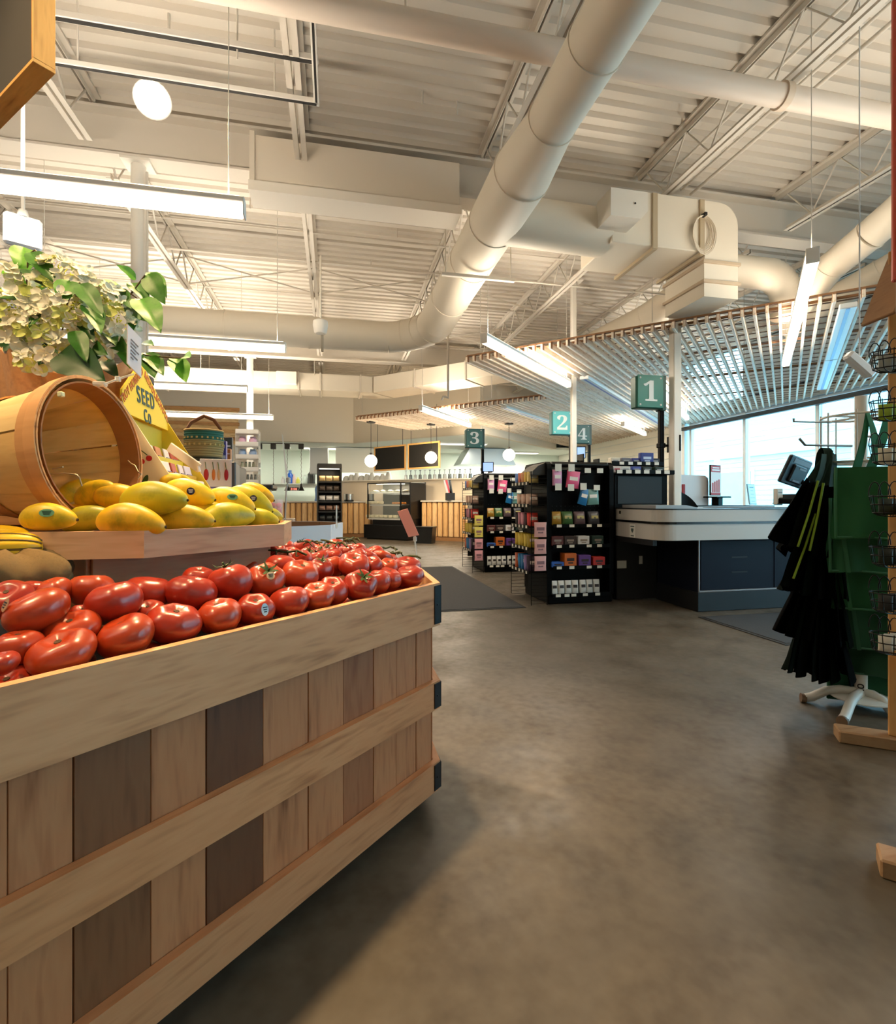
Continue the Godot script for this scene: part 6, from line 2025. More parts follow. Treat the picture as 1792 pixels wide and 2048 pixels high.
	for j in 2:
		for k in 7:
			var p := pb * Vector3(-0.68 + 0.15 * k - (0.0 if j else 0.02), 0.55 if j else 0.9, -0.12)
			if not j and k > 3: continue
			var r := thing("wrapped_cake", "small pale wrapped cake slice in the pastry case", "cake", p, -PI / 4, "wrapped cakes in the pastry case")
			b = MB.new()
			b.bx(Vector3(0, 0.035, 0), Vector3(0.1, 0.07, 0.1), 0.012)
			put(b, "box", mat(Color(0.88, 0.85, 0.72), 0.4), r)
	for k in 5:
		var r := thing("plate", "white plate of food on the top shelf of the pastry case", "plate", pb * Vector3(-0.6 + 0.25 * k, 1.21, -0.3), 0, "plates in the pastry case")
		b = MB.new()
		b.lathe([Vector2(0, 0.003), Vector2(0.06, 0.003), Vector2(0.1, 0.02), Vector2(0.1, 0.024), Vector2(0, 0.008)], 20)
		put(b, "dish", mat(Color(0.9, 0.9, 0.86), 0.3), r)
		b = MB.new()
		b.lathe([Vector2(0.07, 0.008), Vector2(0.06, 0.04), Vector2(0, 0.055)], 14)
		put(b, "food", mat(Color(0.85, 0.75, 0.55), 0.6), r)
	# tall black bread rack
	t = thing("bread_rack", "tall black open rack of packed bread and pastries left of the pastry case", "display rack", at(659, 1000, 13.3) * Vector3(1, 0, 1), 0.05)
	b = MB.new()
	for s in [-1, 1]: b.bx(Vector3(s * 0.29, 0.95, -0.2), Vector3(0.03, 1.9, 0.5), 0.006)
	b.bx(Vector3(0, 0.95, -0.44), Vector3(0.6, 1.9, 0.03))
	b.bx(Vector3(0, 1.86, -0.2), Vector3(0.6, 0.12, 0.5), 0.01)
	b.bx(Vector3(0, 0.17, -0.15), Vector3(0.6, 0.34, 0.56), 0.01)
	put(b, "frame", mat(Color(0.06, 0.055, 0.05), 0.45), t)
	b = MB.new()
	b.bx(Vector3(0, 1.79, -0.05), Vector3(0.5, 0.02, 0.06))
	put(b, "lamp_strip", glow(Color(1.0, 0.95, 0.85), 2.2), t)
	area_light(t, Vector3(0, 1.775, -0.05), Vector2(0.5, 0.06), 0.12, Color(1.0, 0.95, 0.85))
	var bc := [Color(0.85, 0.72, 0.5), Color(0.35, 0.3, 0.26), Color(0.85, 0.83, 0.8), Color(0.55, 0.42, 0.35), Color(0.2, 0.2, 0.19)]
	for k in 5:
		var y := 1.5 - 0.25 * k
		b = MB.new()
		b.box(T(Vector3(0, y - 0.02, -0.15), 0, 0.15), Vector3(0.55, 0.015, 0.46))
		b.box(T(Vector3(0, y - 0.05, 0.08), 0, 0.0), Vector3(0.55, 0.03, 0.01))
		put(b, "shelf", mat(Color(0.05, 0.05, 0.05), 0.4), t)
		for j in 3:
			pouch(t.position + t.basis * Vector3(-0.18 + 0.18 * j, y - 0.005, -0.12), Vector3(0.17, 0.12, 0.14), bc[k], "packed loaf on the %s shelf of the tall black bread rack" % ORD[k], "packed loaves on the bread rack, %s shelf" % ORD[k], 0.0, -0.1)
	# black bin
	t = thing("trash_bin", "low black waste bin beside the pastry case", "waste bin", at(851, 1086, 12.2) * Vector3(1, 0, 1), -0.5)
	b = MB.new()
	b.prism([Vector2(-0.19, 0), Vector2(0.19, 0), Vector2(0.22, 0.36), Vector2(-0.22, 0.36)], 0.3)
	put(b, "body", bk, t)
	b = MB.new()
	b.bx(Vector3(0, 0.37, 0), Vector3(0.46, 0.03, 0.33), 0.008)
	put(b, "rim", mat(Color(0.04, 0.04, 0.04), 0.4), t)
	# menu boards
	for q in [[749, 812, 13.95, 13.2, "left one of two blank framed menu blackboards hanging over the cafe"], [816, 880, 13.1, 12.4, "right one of two blank framed menu blackboards hanging over the cafe"]]:
		var a := at(q[0], 1000, q[2])
		var d := at(q[1], 1000, q[3])
		t = thing("menu_board", q[4], "menu board", Vector3((a.x + d.x) * 0.5, 2.08, (a.z + d.z) * 0.5), atan2(-(d.z - a.z), d.x - a.x))
		var w := a.distance_to(d)
		for e in [[Vector3(0, 0.3, 0), Vector3(w, 0.04, 0.04)], [Vector3(0, -0.3, 0), Vector3(w, 0.04, 0.04)], [Vector3(-w * 0.5 + 0.02, 0, 0), Vector3(0.04, 0.6, 0.04)], [Vector3(w * 0.5 - 0.02, 0, 0), Vector3(0.04, 0.6, 0.04)]]:
			b = MB.new()
			b.bx(e[0], e[1], 0.003)
			put(b, "frame_bar", mat(Color(0.85, 0.66, 0.4), 0.5), t)
		b = MB.new()
		b.bx(Vector3(0, 0, 0), Vector3(w - 0.07, 0.57, 0.02))
		put(b, "board", mat(Color(0.06, 0.055, 0.05), 0.7), t)
		b = MB.new()
		for s in [-1, 1]: b.rod(Vector3(s * w * 0.4, 0.3, 0), Vector3(s * w * 0.4, 1.2, 0), 0.006, 6)
		put(b, "hanging_rod", mat(Color(0.1, 0.1, 0.1), 0.5), t)
	# globe pendants
	for q in [[742, 922, 11.75, 3.045, "round white globe pendant left of the menu boards"], [862, 915, 12.1, 3.045, "round white globe pendant in front of the right menu board"], [1018, 910, 12.0, 3.045, "round white globe pendant right of sign number three"]]:
		t = thing("globe_pendant", q[4], "pendant lamp", at(q[0], q[1], q[2]))
		b = MB.new()
		b.grid(20, 14, func(u: float, v: float) -> Vector3: return Vector3(sin(v * PI) * cos(u * TAU), cos(v * PI), sin(v * PI) * sin(u * TAU)) * 0.14, 1.0, true)
		put(b, "globe_lamp", glow(Color(1.0, 0.93, 0.82), 3.0), t)
		b = MB.new()
		b.rod(Vector3(0, 0.13, 0), Vector3(0, q[3] - t.position.y - 0.3, 0), 0.006, 6)
		b.lathe([Vector2(0, 0.0), Vector2(0.03, 0.0), Vector2(0.03, 0.05), Vector2(0, 0.05)], 12, T(Vector3(0, 0.13, 0)))
		put(b, "cord", mat(Color(0.15, 0.13, 0.12), 0.5), t)
		b = MB.new()
		b.lathe([Vector2(0, 0), Vector2(0.1, 0), Vector2(0.1, 0.03), Vector2(0, 0.03)], 20, T(Vector3(0, q[3] - t.position.y - 0.32, 0)))
		put(b, "ceiling_cup", mat(Color(0.1, 0.08, 0.07), 0.5), t)
		var l := OmniLight3D.new()
		l.name = "light"
		l.light_color = Color(1.0, 0.9, 0.75); l.light_energy = 1.2; l.light_size = 0.12
		l.omni_range = 20.0; l.omni_attenuation = 2.0; l.shadow_enabled = true
		t.add_child(l)
	# heat lamps on a rail
	t = thing("heat_lamp_rail", "black rail under the white wall carrying four black heat lamps", "lamp rail", at(556, 887, 14.4))
	b = MB.new()
	b.bx(Vector3(-0.1, 0, 0), Vector3(1.3, 0.025, 0.025))
	put(b, "bar", bk, t)
	for k in 4:
		var h := thing("heat_lamp", "black cone shaped heat lamp on a curly cord, %s from the left" % ORD[k], "heat lamp", at(519 + 27.8 * k, 975, 14.35))
		b = MB.new()
		b.lathe([Vector2(0.09, -0.09), Vector2(0.085, -0.08), Vector2(0.03, 0.03), Vector2(0.022, 0.1), Vector2(0, 0.11)], 16)
		b.lathe([Vector2(0.088, -0.09), Vector2(0.03, 0.02)], 16)
		put(b, "shade", bk, h)
		b = MB.new()
		b.bx(at(519 + 27.8 * k, 893, 14.4) - h.position, Vector3(0.14, 0.15, 0.12), 0.01)
		put(b, "cup", bk, h)
		b = MB.new()
		var pts := []
		for j in 30:
			var a := j * 1.9
			pts.append(Vector3(0.008 * cos(a), 0.1 + 1.0 * j / 29.0, 0.008 * sin(a)))
		b.tube(pts, 0.006, 5)
		put(b, "cord", bk, h)
	# kitchen shelf and things on it
	b = MB.new()
	b.bx(at(580, 968, 16.8), Vector3(2.4, 0.03, 0.3))
	b.bx(at(580, 972, 16.8), Vector3(2.2, 0.1, 0.02))
	tag(put(b, "wall_shelf", mat(Color(0.85, 0.88, 0.86), 0.4)), "pale shelf on the mint kitchen wall holding bottles", "shelf")
	for q in [[580, 0.42, 0.1, Color(0.1, 0.35, 0.75), "blue bottle on the kitchen shelf"], [588, 0.3, 0.06, Color(0.85, 0.75, 0.75), "pale pink bottle on the kitchen shelf"], [596, 0.2, 0.06, Color(0.85, 0.85, 0.4), "pale yellow bottle on the kitchen shelf"], [610, 0.28, 0.08, Color(0.75, 0.82, 0.8), "clear bottle on the kitchen shelf"], [623, 0.48, 0.12, Color(0.12, 0.13, 0.13), "dark tall bottle at the right end of the kitchen shelf"], [566, 0.22, 0.07, Color(0.8, 0.8, 0.8), "white tub on the kitchen shelf"]]:
		t = thing("bottle", q[4], "bottle", at(q[0], 968, 16.75) + Vector3(0, 0.016, 0))
		b = MB.new()
		b.lathe([Vector2(0, 0), Vector2(q[2], 0), Vector2(q[2], q[1] * 0.6), Vector2(q[2] * 0.5, q[1] * 0.8)], 14)
		put(b, "body", mat(q[3], 0.3), t)
		b = MB.new()
		b.lathe([Vector2(q[2] * 0.5, q[1] * 0.8), Vector2(q[2] * 0.5, q[1]), Vector2(0, q[1])], 14)
		put(b, "cap", mat(q[3].lightened(0.3), 0.4), t)
	t = thing("order_display", "small black display with red digits under the kitchen shelf", "display", at(588, 978, 16.8))
	b = MB.new()
	b.bx(Vector3.ZERO, Vector3(0.3, 0.1, 0.05), 0.005)
	put(b, "housing", bk, t)
	letters(t, "5108", 0.09, glow(Color(1.0, 0.2, 0.1), 1.2), T(Vector3(0, 0, 0.027)), 1.0)
	# bowls and glasses on the ledge
	for k in 9:
		var s := k / 9.0
		t = thing("bowl", "white bowl turned over on the ledge of the half wall", "bowl", W(lerpf(0.35, 1.6, s), 1.552, lerpf(15.3, 14.32, s)), 0, "bowls on the half wall ledge")
		b = MB.new()
		b.lathe([Vector2(0.11, 0.0), Vector2(0.1, 0.06), Vector2(0.05, 0.13 + 0.04 * (k % 3)), Vector2(0, 0.135 + 0.04 * (k % 3))], 18)
		b.lathe([Vector2(0.105, 0.0), Vector2(0.09, 0.06), Vector2(0, 0.12)], 12)
		put(b, "shell", mat(Color(0.86, 0.87, 0.86), 0.25), t)
	for k in 14:
		var s := k / 14.0
		t = thing("glass", "upturned glass on the half wall under the right menu board", "glass", W(lerpf(1.9, 3.5, s), 1.552, lerpf(14.1, 12.82, s)), 0, "glasses on the half wall ledge")
		b = MB.new()
		b.lathe([Vector2(0.05, 0.0), Vector2(0.042, 0.12), Vector2(0.01, 0.13), Vector2(0.01, 0.22), Vector2(0.04, 0.24), Vector2(0.0, 0.245)], 12)
		put(b, "body", mat(Color(0.45, 0.5, 0.52) if k % 2 else Color(0.8, 0.83, 0.84), 0.15, 0.5), t)
	# pots on the left counter, till goods on the right one
	for q in [[698, 13.95, 0.12, "steel pot beside the pastry case"], [742, 13.9, 0.09, "smaller steel pot tucked beside the pastry case"]]:
		t = thing("pot", q[3], "pot", at(q[0], 1000, q[1]) * Vector3(1, 0, 1) + Vector3(0, 0.972, -0.1))
		b = MB.new()
		b.lathe([Vector2(0, 0), Vector2(q[2], 0), Vector2(q[2], 0.19), Vector2(q[2] - 0.005, 0.19), Vector2(q[2] - 0.005, 0.01), Vector2(0, 0.01)], 20)
		put(b, "body", mat(Color(0.7, 0.68, 0.65), 0.25, 0.9), t)
		b = MB.new()
		b.lathe([Vector2(q[2] + 0.01, 0.0), Vector2(q[2] + 0.01, 0.03), Vector2(q[2], 0.03)], 20)
		put(b, "ring", bk, t)
	t = thing("utensil_box", "dark box holding tilted flyers and cups on the right cafe counter", "box", at(902, 1000, 12.7) * Vector3(1, 0, 1) + Vector3(0, 0.992, -0.1))
	b = MB.new()
	b.bx(Vector3(0, 0.09, 0), Vector3(0.2, 0.18, 0.2), 0.008)
	put(b, "body", mat(Color(0.12, 0.12, 0.13), 0.5), t)
	for q in [[-0.05, Color(0.75, 0.75, 0.76), 0.25], [0.0, Color(0.85, 0.3, 0.35), 0.3], [0.04, Color(0.5, 0.52, 0.55), 0.2], [0.07, Color(0.3, 0.32, 0.34), 0.15]]:
		b = MB.new()
		b.box(T(Vector3(q[0] - 0.05, 0.32, 0), 0, 0, q[2]), Vector3(0.05, 0.36, 0.01))
		put(b, "flyer", mat(q[1], 0.5), t)
	# slatted wood panel on the white wall
	t = thing("wall_panel", "horizontal plank panel of varied wood on the white wall behind the woven basket", "wood panel", W(-3.5, 2.5, 15.05))
	for k in 10:
		b = MB.new()
		b.bx(Vector3.ZERO, Vector3(1.95, 0.095, 0.03), 0.003)
		var o := put(b, "plank", wood([Color(0.96, 0.82, 0.58), Color(0.92, 0.74, 0.5), Color(0.97, 0.85, 0.64), Color(0.84, 0.64, 0.42)][(k * 3) % 4], 0, k % 7), t)
		o.position = Vector3(0.03 * (k % 2), 0.05 + 0.098 * k, 0)
	# person in a blue shirt working behind the counter
	person(at(640, 1000, 14.9) * Vector3(1, 0, 1))
	mid_stands()

func person(p: Vector3) -> void:
	var t := thing("person", "person in a blue shirt working at the kitchen counter, mostly behind the black bread rack", "person", p, 2.2)
	# one body: a distance field of joints meshed as a surface net
	var J := [[Vector3(0, 1.0, 0), 0.13, Vector3(0.0, 1.3, 0.02), 0.15], [Vector3(0, 1.3, 0.02), 0.15, Vector3(0.0, 1.46, 0.06), 0.1], [Vector3(0, 1.46, 0.06), 0.055, Vector3(0, 1.58, 0.1), 0.055], [Vector3(0, 1.62, 0.11), 0.088, Vector3(0, 1.69, 0.1), 0.092]]
	for s in [-1.0, 1.0]:
		J.append([Vector3(s * 0.1, 0.98, 0), 0.095, Vector3(s * 0.1, 0.52, 0.02), 0.065])
		J.append([Vector3(s * 0.1, 0.52, 0.02), 0.062, Vector3(s * 0.1, 0.09, 0.0), 0.045])
		J.append([Vector3(s * 0.1, 0.05, -0.02), 0.045, Vector3(s * 0.11, 0.04, 0.14), 0.036])
		J.append([Vector3(s * 0.14, 1.42, 0.05), 0.065, Vector3(s * 0.23, 1.16, 0.12), 0.045])
		J.append([Vector3(s * 0.23, 1.16, 0.12), 0.043, Vector3(s * 0.18, 1.08, 0.34), 0.03])
		J.append([Vector3(s * 0.18, 1.08, 0.34), 0.03, Vector3(s * 0.17, 1.06, 0.42), 0.03])
	var h := 0.03
	var lo := Vector3(-0.4, -0.04, -0.25)
	var nx := 27
	var ny := 63
	var nz := 26
	var val := PackedFloat32Array()
	val.resize(nx * ny * nz)
	for i in nx:
		for j in ny:
			for k in nz:
				var q := lo + Vector3(i, j, k) * h
				var d := 10.0
				for e in J:
					var a: Vector3 = e[0]
					var ab: Vector3 = e[2] - a
					var s := clampf((q - a).dot(ab) / ab.length_squared(), 0, 1)
					var dd: float = q.distance_to(a + ab * s) - lerpf(e[1], e[3], s)
					var hh := clampf(0.5 + 0.5 * (d - dd) / 0.04, 0, 1)
					d = lerpf(d, dd, hh) - 0.04 * hh * (1 - hh)
				val[(i * ny + j) * nz + k] = d
	var cell := {}
	var vs := []
	for i in nx - 1:
		for j in ny - 1:
			for k in nz - 1:
				var sum := Vector3.ZERO
				var n := 0
				for e in [[0, 0, 0, 1, 0, 0], [0, 1, 0, 1, 1, 0], [0, 0, 1, 1, 0, 1], [0, 1, 1, 1, 1, 1], [0, 0, 0, 0, 1, 0], [1, 0, 0, 1, 1, 0], [0, 0, 1, 0, 1, 1], [1, 0, 1, 1, 1, 1], [0, 0, 0, 0, 0, 1], [1, 0, 0, 1, 0, 1], [0, 1, 0, 0, 1, 1], [1, 1, 0, 1, 1, 1]]:
					var va := val[((i + e[0]) * ny + j + e[1]) * nz + k + e[2]]
					var vb := val[((i + e[3]) * ny + j + e[4]) * nz + k + e[5]]
					if (va < 0) != (vb < 0):
						var s := va / (va - vb)
						sum += Vector3(i + lerpf(e[0], e[3], s), j + lerpf(e[1], e[4], s), k + lerpf(e[2], e[5], s))
						n += 1
				if n:
					cell[(i * ny + j) * nz + k] = vs.size()
					vs.append(lo + sum / n * h)
	var tris := []
	for i in range(1, nx - 1):
		for j in range(1, ny - 1):
			for k in range(1, nz - 1):
				var v0 := val[(i * ny + j) * nz + k]
				for ax in 3:
					var o := [[1, 0, 0], [0, 1, 0], [0, 0, 1]][ax] as Array
					var v1 := val[((i + o[0]) * ny + j + o[1]) * nz + k + o[2]]
					if (v0 < 0) == (v1 < 0): continue
					var a: Array = [[0, 1, 0], [1, 0, 0], [1, 0, 0]][ax]
					var b: Array = [[0, 0, 1], [0, 0, 1], [0, 1, 0]][ax]
					var ids := []
					for w in [[0, 0], [1, 0], [1, 1], [0, 1]]:
						ids.append(cell.get(((i - a[0] * w[0] - b[0] * w[1]) * ny + j - a[1] * w[0] - b[1] * w[1]) * nz + k - a[2] * w[0] - b[2] * w[1], -1))
					if ids.has(-1): continue
					var g: Vector3 = Vector3(o[0], o[1], o[2]) * (1.0 if v0 < 0 else -1.0)
					tris.append([ids[0], ids[1], ids[2], g]); tris.append([ids[0], ids[2], ids[3], g])
	var nrm := []
	nrm.resize(vs.size()); nrm.fill(Vector3.ZERO)
	for q in tris:
		var m: Vector3 = (vs[q[1]] - vs[q[0]]).cross(vs[q[2]] - vs[q[0]])
		if m.dot(q[3]) < 0: m = -m
		for k in 3: nrm[q[k]] += m
	var am := MB.new()
	for q in tris: am.t3(vs[q[0]], vs[q[1]], vs[q[2]], nrm[q[0]].normalized(), nrm[q[1]].normalized(), nrm[q[2]].normalized())
	put(am, "body", mat(Color(0.36, 0.5, 0.72), 0.8), t)
	var b := MB.new()
	b.grid(14, 8, func(u: float, v: float) -> Vector3: return Vector3(0, 1.67, 0.09) + Vector3(sin(v * 1.9) * cos(u * TAU) * 0.1, cos(v * 1.9) * 0.11, sin(v * 1.9) * sin(u * TAU) * 0.11 - 0.02), 1.0, true)
	put(b, "hair", mat(Color(0.2, 0.14, 0.1), 0.8), t)

func mid_stands() -> void:
	var bk := mat(Color(0.06, 0.06, 0.065), 0.45)
	# grey display with a vegetable poster, behind the seed display
	var p := at(432, 1000, 2.75) * Vector3(1, 0, 1)
	var t := thing("display_stand", "grey display stand with a white vegetable poster on its front, behind the seed packets", "display stand", p, 0.1)
	var b := MB.new()
	b.bx(Vector3(-0.02, 0.6, -0.1), Vector3(0.24, 1.2, 0.3), 0.006)
	put(b, "body", mat(Color(0.33, 0.33, 0.33), 0.5), t)
	b = MB.new()
	b.bx(Vector3(0.005, 1.12, 0.054), Vector3(0.15, 0.18, 0.006), 0.001)
	var ps := put(b, "poster", mat(Color(0.88, 0.87, 0.85), 0.5), t)
	for q in [[-0.045, Color(0.72, 0.16, 0.14), 0.02], [-0.01, Color(0.85, 0.5, 0.2), 0.014], [0.015, Color(0.8, 0.68, 0.5), 0.013], [0.05, Color(0.7, 0.12, 0.16), 0.017]]:
		b = MB.new()
		b.grid(10, 8, func(u: float, v: float) -> Vector3: return Vector3(q[0] + 0.005 + q[2] * sin(v * PI) * cos(u * TAU) * 0.6, 1.13 + 0.03 * cos(v * PI), 0.058 + 0.004 * sin(v * PI) * sin(u * TAU)), 1.0, true)
		put(b, "vegetable_print", mat(q[1], 0.5), ps)
		b = MB.new()
		b.bar(Vector3(q[0] + 0.005, 1.155, 0.058), Vector3(q[0], 1.195, 0.058), 0.006, 0.003)
		put(b, "leaf_print", mat(Color(0.25, 0.4, 0.15), 0.5), ps)
	b = MB.new()
	b.bx(Vector3(0.005, 1.065, 0.0575), Vector3(0.07, 0.006, 0.002)); b.bx(Vector3(0.005, 1.052, 0.0575), Vector3(0.05, 0.005, 0.002))
	put(b, "print", mat(Color(0.4, 0.42, 0.6), 0.5), ps)
	# woven basket
	t = thing("woven_basket", "round woven basket with green top band and leather handle on the grey display stand", "basket", p + Vector3(-0.085, 1.201, -0.12))
	var prof := [[0.065, 0.0], [0.09, 0.03], [0.098, 0.08], [0.098, 0.12], [0.095, 0.17]]
	for k in 4:
		b = MB.new()
		var a: Array = prof[k]
		var c: Array = prof[k + 1]
		for j in 4:
			var r0 := lerpf(a[0], c[0], j / 4.0)
			var r1 := lerpf(a[0], c[0], (j + 1) / 4.0)
			var y0 := lerpf(a[1], c[1], j / 4.0)
			var y1 := lerpf(a[1], c[1], (j + 1) / 4.0)
			b.lathe([Vector2(r0, y0), Vector2((r0 + r1) * 0.5 + 0.003, (y0 + y1) * 0.5), Vector2(r1, y1)], 30)
		put(b, "woven_band", mat([Color(0.36, 0.34, 0.26), Color(0.66, 0.58, 0.38), Color(0.63, 0.57, 0.36), Color(0.17, 0.42, 0.36)][k], 0.8), t)
	b = MB.new()
	b.tube(range(24).map(func(k): return Vector3(0.096 * cos(TAU * k / 24), 0.172, 0.096 * sin(TAU * k / 24))), 0.005, 6, false, true)
	b.lathe([Vector2(0.0, 0.002), Vector2(0.065, 0.002)], 20)
	put(b, "rim", mat(Color(0.75, 0.62, 0.38), 0.7), t)
	for j in 2:
		for k in 12:
			var a := PI * (k + 0.5 * j) / 12.0
			b = MB.new()
			b.bx(Vector3(0.1 * cos(a), 0.095 + 0.035 * j, 0.1 * sin(a)), Vector3(0.008, 0.01, 0.008), 0.0, -a)
			put(b, "woven_diamond", mat(Color(0.82, 0.72, 0.45), 0.8), t)
	b = MB.new()
	b.tube([Vector3(-0.085, 0.17, 0.03), Vector3(-0.06, 0.215, 0.02), Vector3(0, 0.255, 0), Vector3(0.05, 0.235, 0), Vector3(0.08, 0.19, -0.01), Vector3(0.088, 0.17, -0.02)], [0.006, 0.01, 0.01, 0.01, 0.008, 0.006], 8)
	put(b, "handle", mat(Color(0.45, 0.26, 0.13), 0.6), t)
	# boxes beside it
	for q in [[443, 905, 2.95, 0.055, 0.13, Color(0.28, 0.28, 0.62), "violet and white leaflet box behind the woven basket"], [455, 920, 3.2, 0.06, 0.18, Color(0.2, 0.22, 0.23), "dark upright box right of the woven basket"], [457, 935, 3.1, 0.03, 0.1, Color(0.7, 0.42, 0.2), "small stack of orange boxes right of the woven basket"]]:
		t = thing("leaflet_box", q[6], "box", at(q[0], q[1], q[2]) * Vector3(1, 0, 1) + Vector3(0, 1.201, 0))
		b = MB.new()
		b.bx(Vector3(0, q[4] * 0.5, 0), Vector3(q[3], q[4], 0.04), 0.002)
		put(b, "body", mat(q[5], 0.5), t)
		b = MB.new()
		b.bx(Vector3(0, q[4] * 0.3, 0.0205), Vector3(q[3] * 0.9, q[4] * 0.14, 0.002)); b.bx(Vector3(0, q[4] * 0.7, 0.0205), Vector3(q[3] * 0.7, q[4] * 0.05, 0.002))
		put(b, "print", mat(Color(0.85, 0.85, 0.9), 0.5), t)
	b = MB.new()
	b.bx(at(457, 1000, 3.15) * Vector3(1, 0, 1) + Vector3(0.0, 0.6, -0.05), Vector3(0.14, 1.2, 0.3), 0.006)
	tag(put(b, "storage_cabinet", mat(Color(0.2, 0.21, 0.22), 0.5)), "dark cabinet standing behind the grey vegetable poster stand", "cabinet")
	# counter with a black tray shelf and the clear product tower
	p = at(500, 1000, 5.9) * Vector3(1, 0, 1)
	t = thing("sample_stand", "grey stand with a wide black top under the clear product tower", "stand", p)
	b = MB.new()
	b.bx(Vector3(0, 0.56, -0.1), Vector3(0.4, 1.12, 0.4), 0.006)
	put(b, "body", mat(Color(0.75, 0.75, 0.74), 0.5), t)
	b = MB.new()
	b.bx(Vector3(0.02, 1.145, 0), Vector3(0.5, 0.05, 0.5), 0.01)
	put(b, "top", bk, t)
	t = thing("product_tower", "clear acrylic tower of five small tiers with jars, in front of the white column", "display tower", p + Vector3(-0.02, 1.171, 0))
	b = MB.new()
	for s in [-1, 1]: b.bx(Vector3(s * 0.12, 0.3, 0), Vector3(0.006, 0.6, 0.16))
	b.bx(Vector3(0, 0.3, -0.08), Vector3(0.24, 0.6, 0.005))
	put(b, "pane", clear(Color(0.96, 0.93, 0.9), 0.25), t)
	for k in 5:
		b = MB.new()
		b.bx(Vector3(0, 0.01 + 0.14 * k, 0), Vector3(0.24, 0.008, 0.16))
		b.bx(Vector3(0, 0.035 + 0.14 * k, 0.08), Vector3(0.24, 0.04, 0.004))
		put(b, "tier", mat(Color(0.9, 0.87, 0.83), 0.2), t)
	var jc := [[0, Color(0.5, 0.5, 0.47), 5, "dark"], [1, Color(0.6, 0.6, 0.5), 4, "grey"], [2, Color(0.6, 0.68, 0.8), 2, "blue"], [3, Color(0.86, 0.68, 0.76), 2, "pink"]]
	for q in jc:
		for k in q[2]:
			var j := thing("jar", "small %s jar in the clear product tower" % q[3], "jar", t.position + Vector3((k - (q[2] - 1) * 0.5) * (0.11 if q[2] == 2 else 0.04), 0.016 + 0.14 * q[0], 0.02), 0, "%s jars in the clear tower" % q[3])
			b = MB.new()
			var r: float = 0.042 if q[2] == 2 else 0.016
			b.lathe([Vector2(0, 0), Vector2(r, 0), Vector2(r, 0.07), Vector2(r * 0.7, 0.085)], 12)
			put(b, "body", mat(q[1], 0.3), j)
			b = MB.new()
			b.lathe([Vector2(r * 0.75, 0.085), Vector2(r * 0.75, 0.1), Vector2(0, 0.1)], 12)
			put(b, "lid", mat(q[1].darkened(0.2), 0.4), j)
	# white bulk bin
	t = thing("bulk_bin", "white octagonal cardboard bulk bin behind the tomatoes, brown inside", "cardboard bin", C(-1.52, 0, 4.45), -YAW)
	var oc := octagon(1.16, 1.0, 0.26)
	for k in 8:
		var a: Vector2 = oc[k]
		var c: Vector2 = oc[(k + 1) % 8]
		ring_board(t, a, c, 0.0, 0.8, 0.006, "wall_board", mat(Color(0.86, 0.86, 0.88), 0.6))
		ring_board(t, a * 0.985, c * 0.985, 0.1, 0.798, 0.006, "lining", mat(Color(0.5, 0.36, 0.24), 0.8))
	b = MB.new()
	b.prism(oc.map(func(q): return q * 0.97), 0.02, Transform3D(Basis(Vector3.RIGHT, PI / 2), Vector3(0, 0.35, 0)))
	put(b, "contents", mat(Color(0.42, 0.3, 0.2), 0.9), t)
	t = thing("sign_wand", "thin clear sign wand clipped to the white cardboard bin", "sign holder", at(673, 1052, 4.3))
	b = MB.new()
	b.rod(Vector3(0, -0.02, 0), Vector3(0, 0.17, 0), 0.006, 8)
	b.bx(Vector3(0, 0.0, 0), Vector3(0.02, 0.03, 0.02), 0.003)
	put(b, "wand", clear(Color(0.97, 0.97, 0.95), 0.5), t)
	# tub of red fruit on a small beige stand
	p = at(545, 1000, 5.25) * Vector3(1, 0, 1)
	t = thing("side_stand", "narrow beige stand holding a clear tub of red fruit", "stand", p + Vector3(0.02, 0, 0))
	b = MB.new()
	b.bx(Vector3(0, 0.39, 0), Vector3(0.24, 0.78, 0.24), 0.006)
	put(b, "body", mat(Color(0.6, 0.58, 0.6), 0.5), t)
	b = MB.new()
	b.bx(Vector3(0.02, 0.797, 0), Vector3(0.34, 0.035, 0.3), 0.006)
	put(b, "top", mat(Color(0.68, 0.6, 0.52), 0.5), t)
	t = thing("fruit_tub", "clear tub of pinkish red fruit on the narrow beige stand", "tub", p + Vector3(0.02, 0.816, 0))
	b = MB.new()
	b.lathe([Vector2(0, 0.0), Vector2(0.075, 0.0), Vector2(0.085, 0.19), Vector2(0.08, 0.19), Vector2(0.071, 0.006), Vector2(0, 0.006)], 20)
	put(b, "tub", clear(Color(0.97, 0.93, 0.93), 0.2), t)
	for k in 9:
		b = MB.new()
		var c := Vector3(0.042 * cos(k * 2.1), 0.04 + 0.045 * (k / 3), 0.042 * sin(k * 2.1))
		b.grid(10, 8, func(u: float, v: float) -> Vector3: return c + Vector3(sin(v * PI) * cos(u * TAU), cos(v * PI), sin(v * PI) * sin(u * TAU)) * 0.028, 1.0, true)
		put(b, "fruit", mat(Color(0.8, 0.16, 0.2), 0.4), t)
	# thin gooseneck sign holder
	t = thing("gooseneck_holder", "thin white gooseneck holder with a long narrow tag beside the beige stand", "sign holder", at(570, 1005, 4.95))
	b = MB.new()
	b.tube([Vector3(0, -0.2, 0), Vector3(0.01, 0.1, 0), Vector3(0.025, 0.2, 0)], 0.007, 8)
	b.lathe([Vector2(0, -0.03), Vector2(0.022, -0.02), Vector2(0.022, 0.02), Vector2(0, 0.03)], 12, T(Vector3(0.03, 0.21, 0)))
	put(b, "stem", mat(Color(0.7, 0.68, 0.66), 0.4, 0.3), t)
	b = MB.new()
	b.prism([Vector2(0.01, 0.22), Vector2(0.03, 0.22), Vector2(-0.02, 0.63), Vector2(-0.03, 0.65)], 0.006)
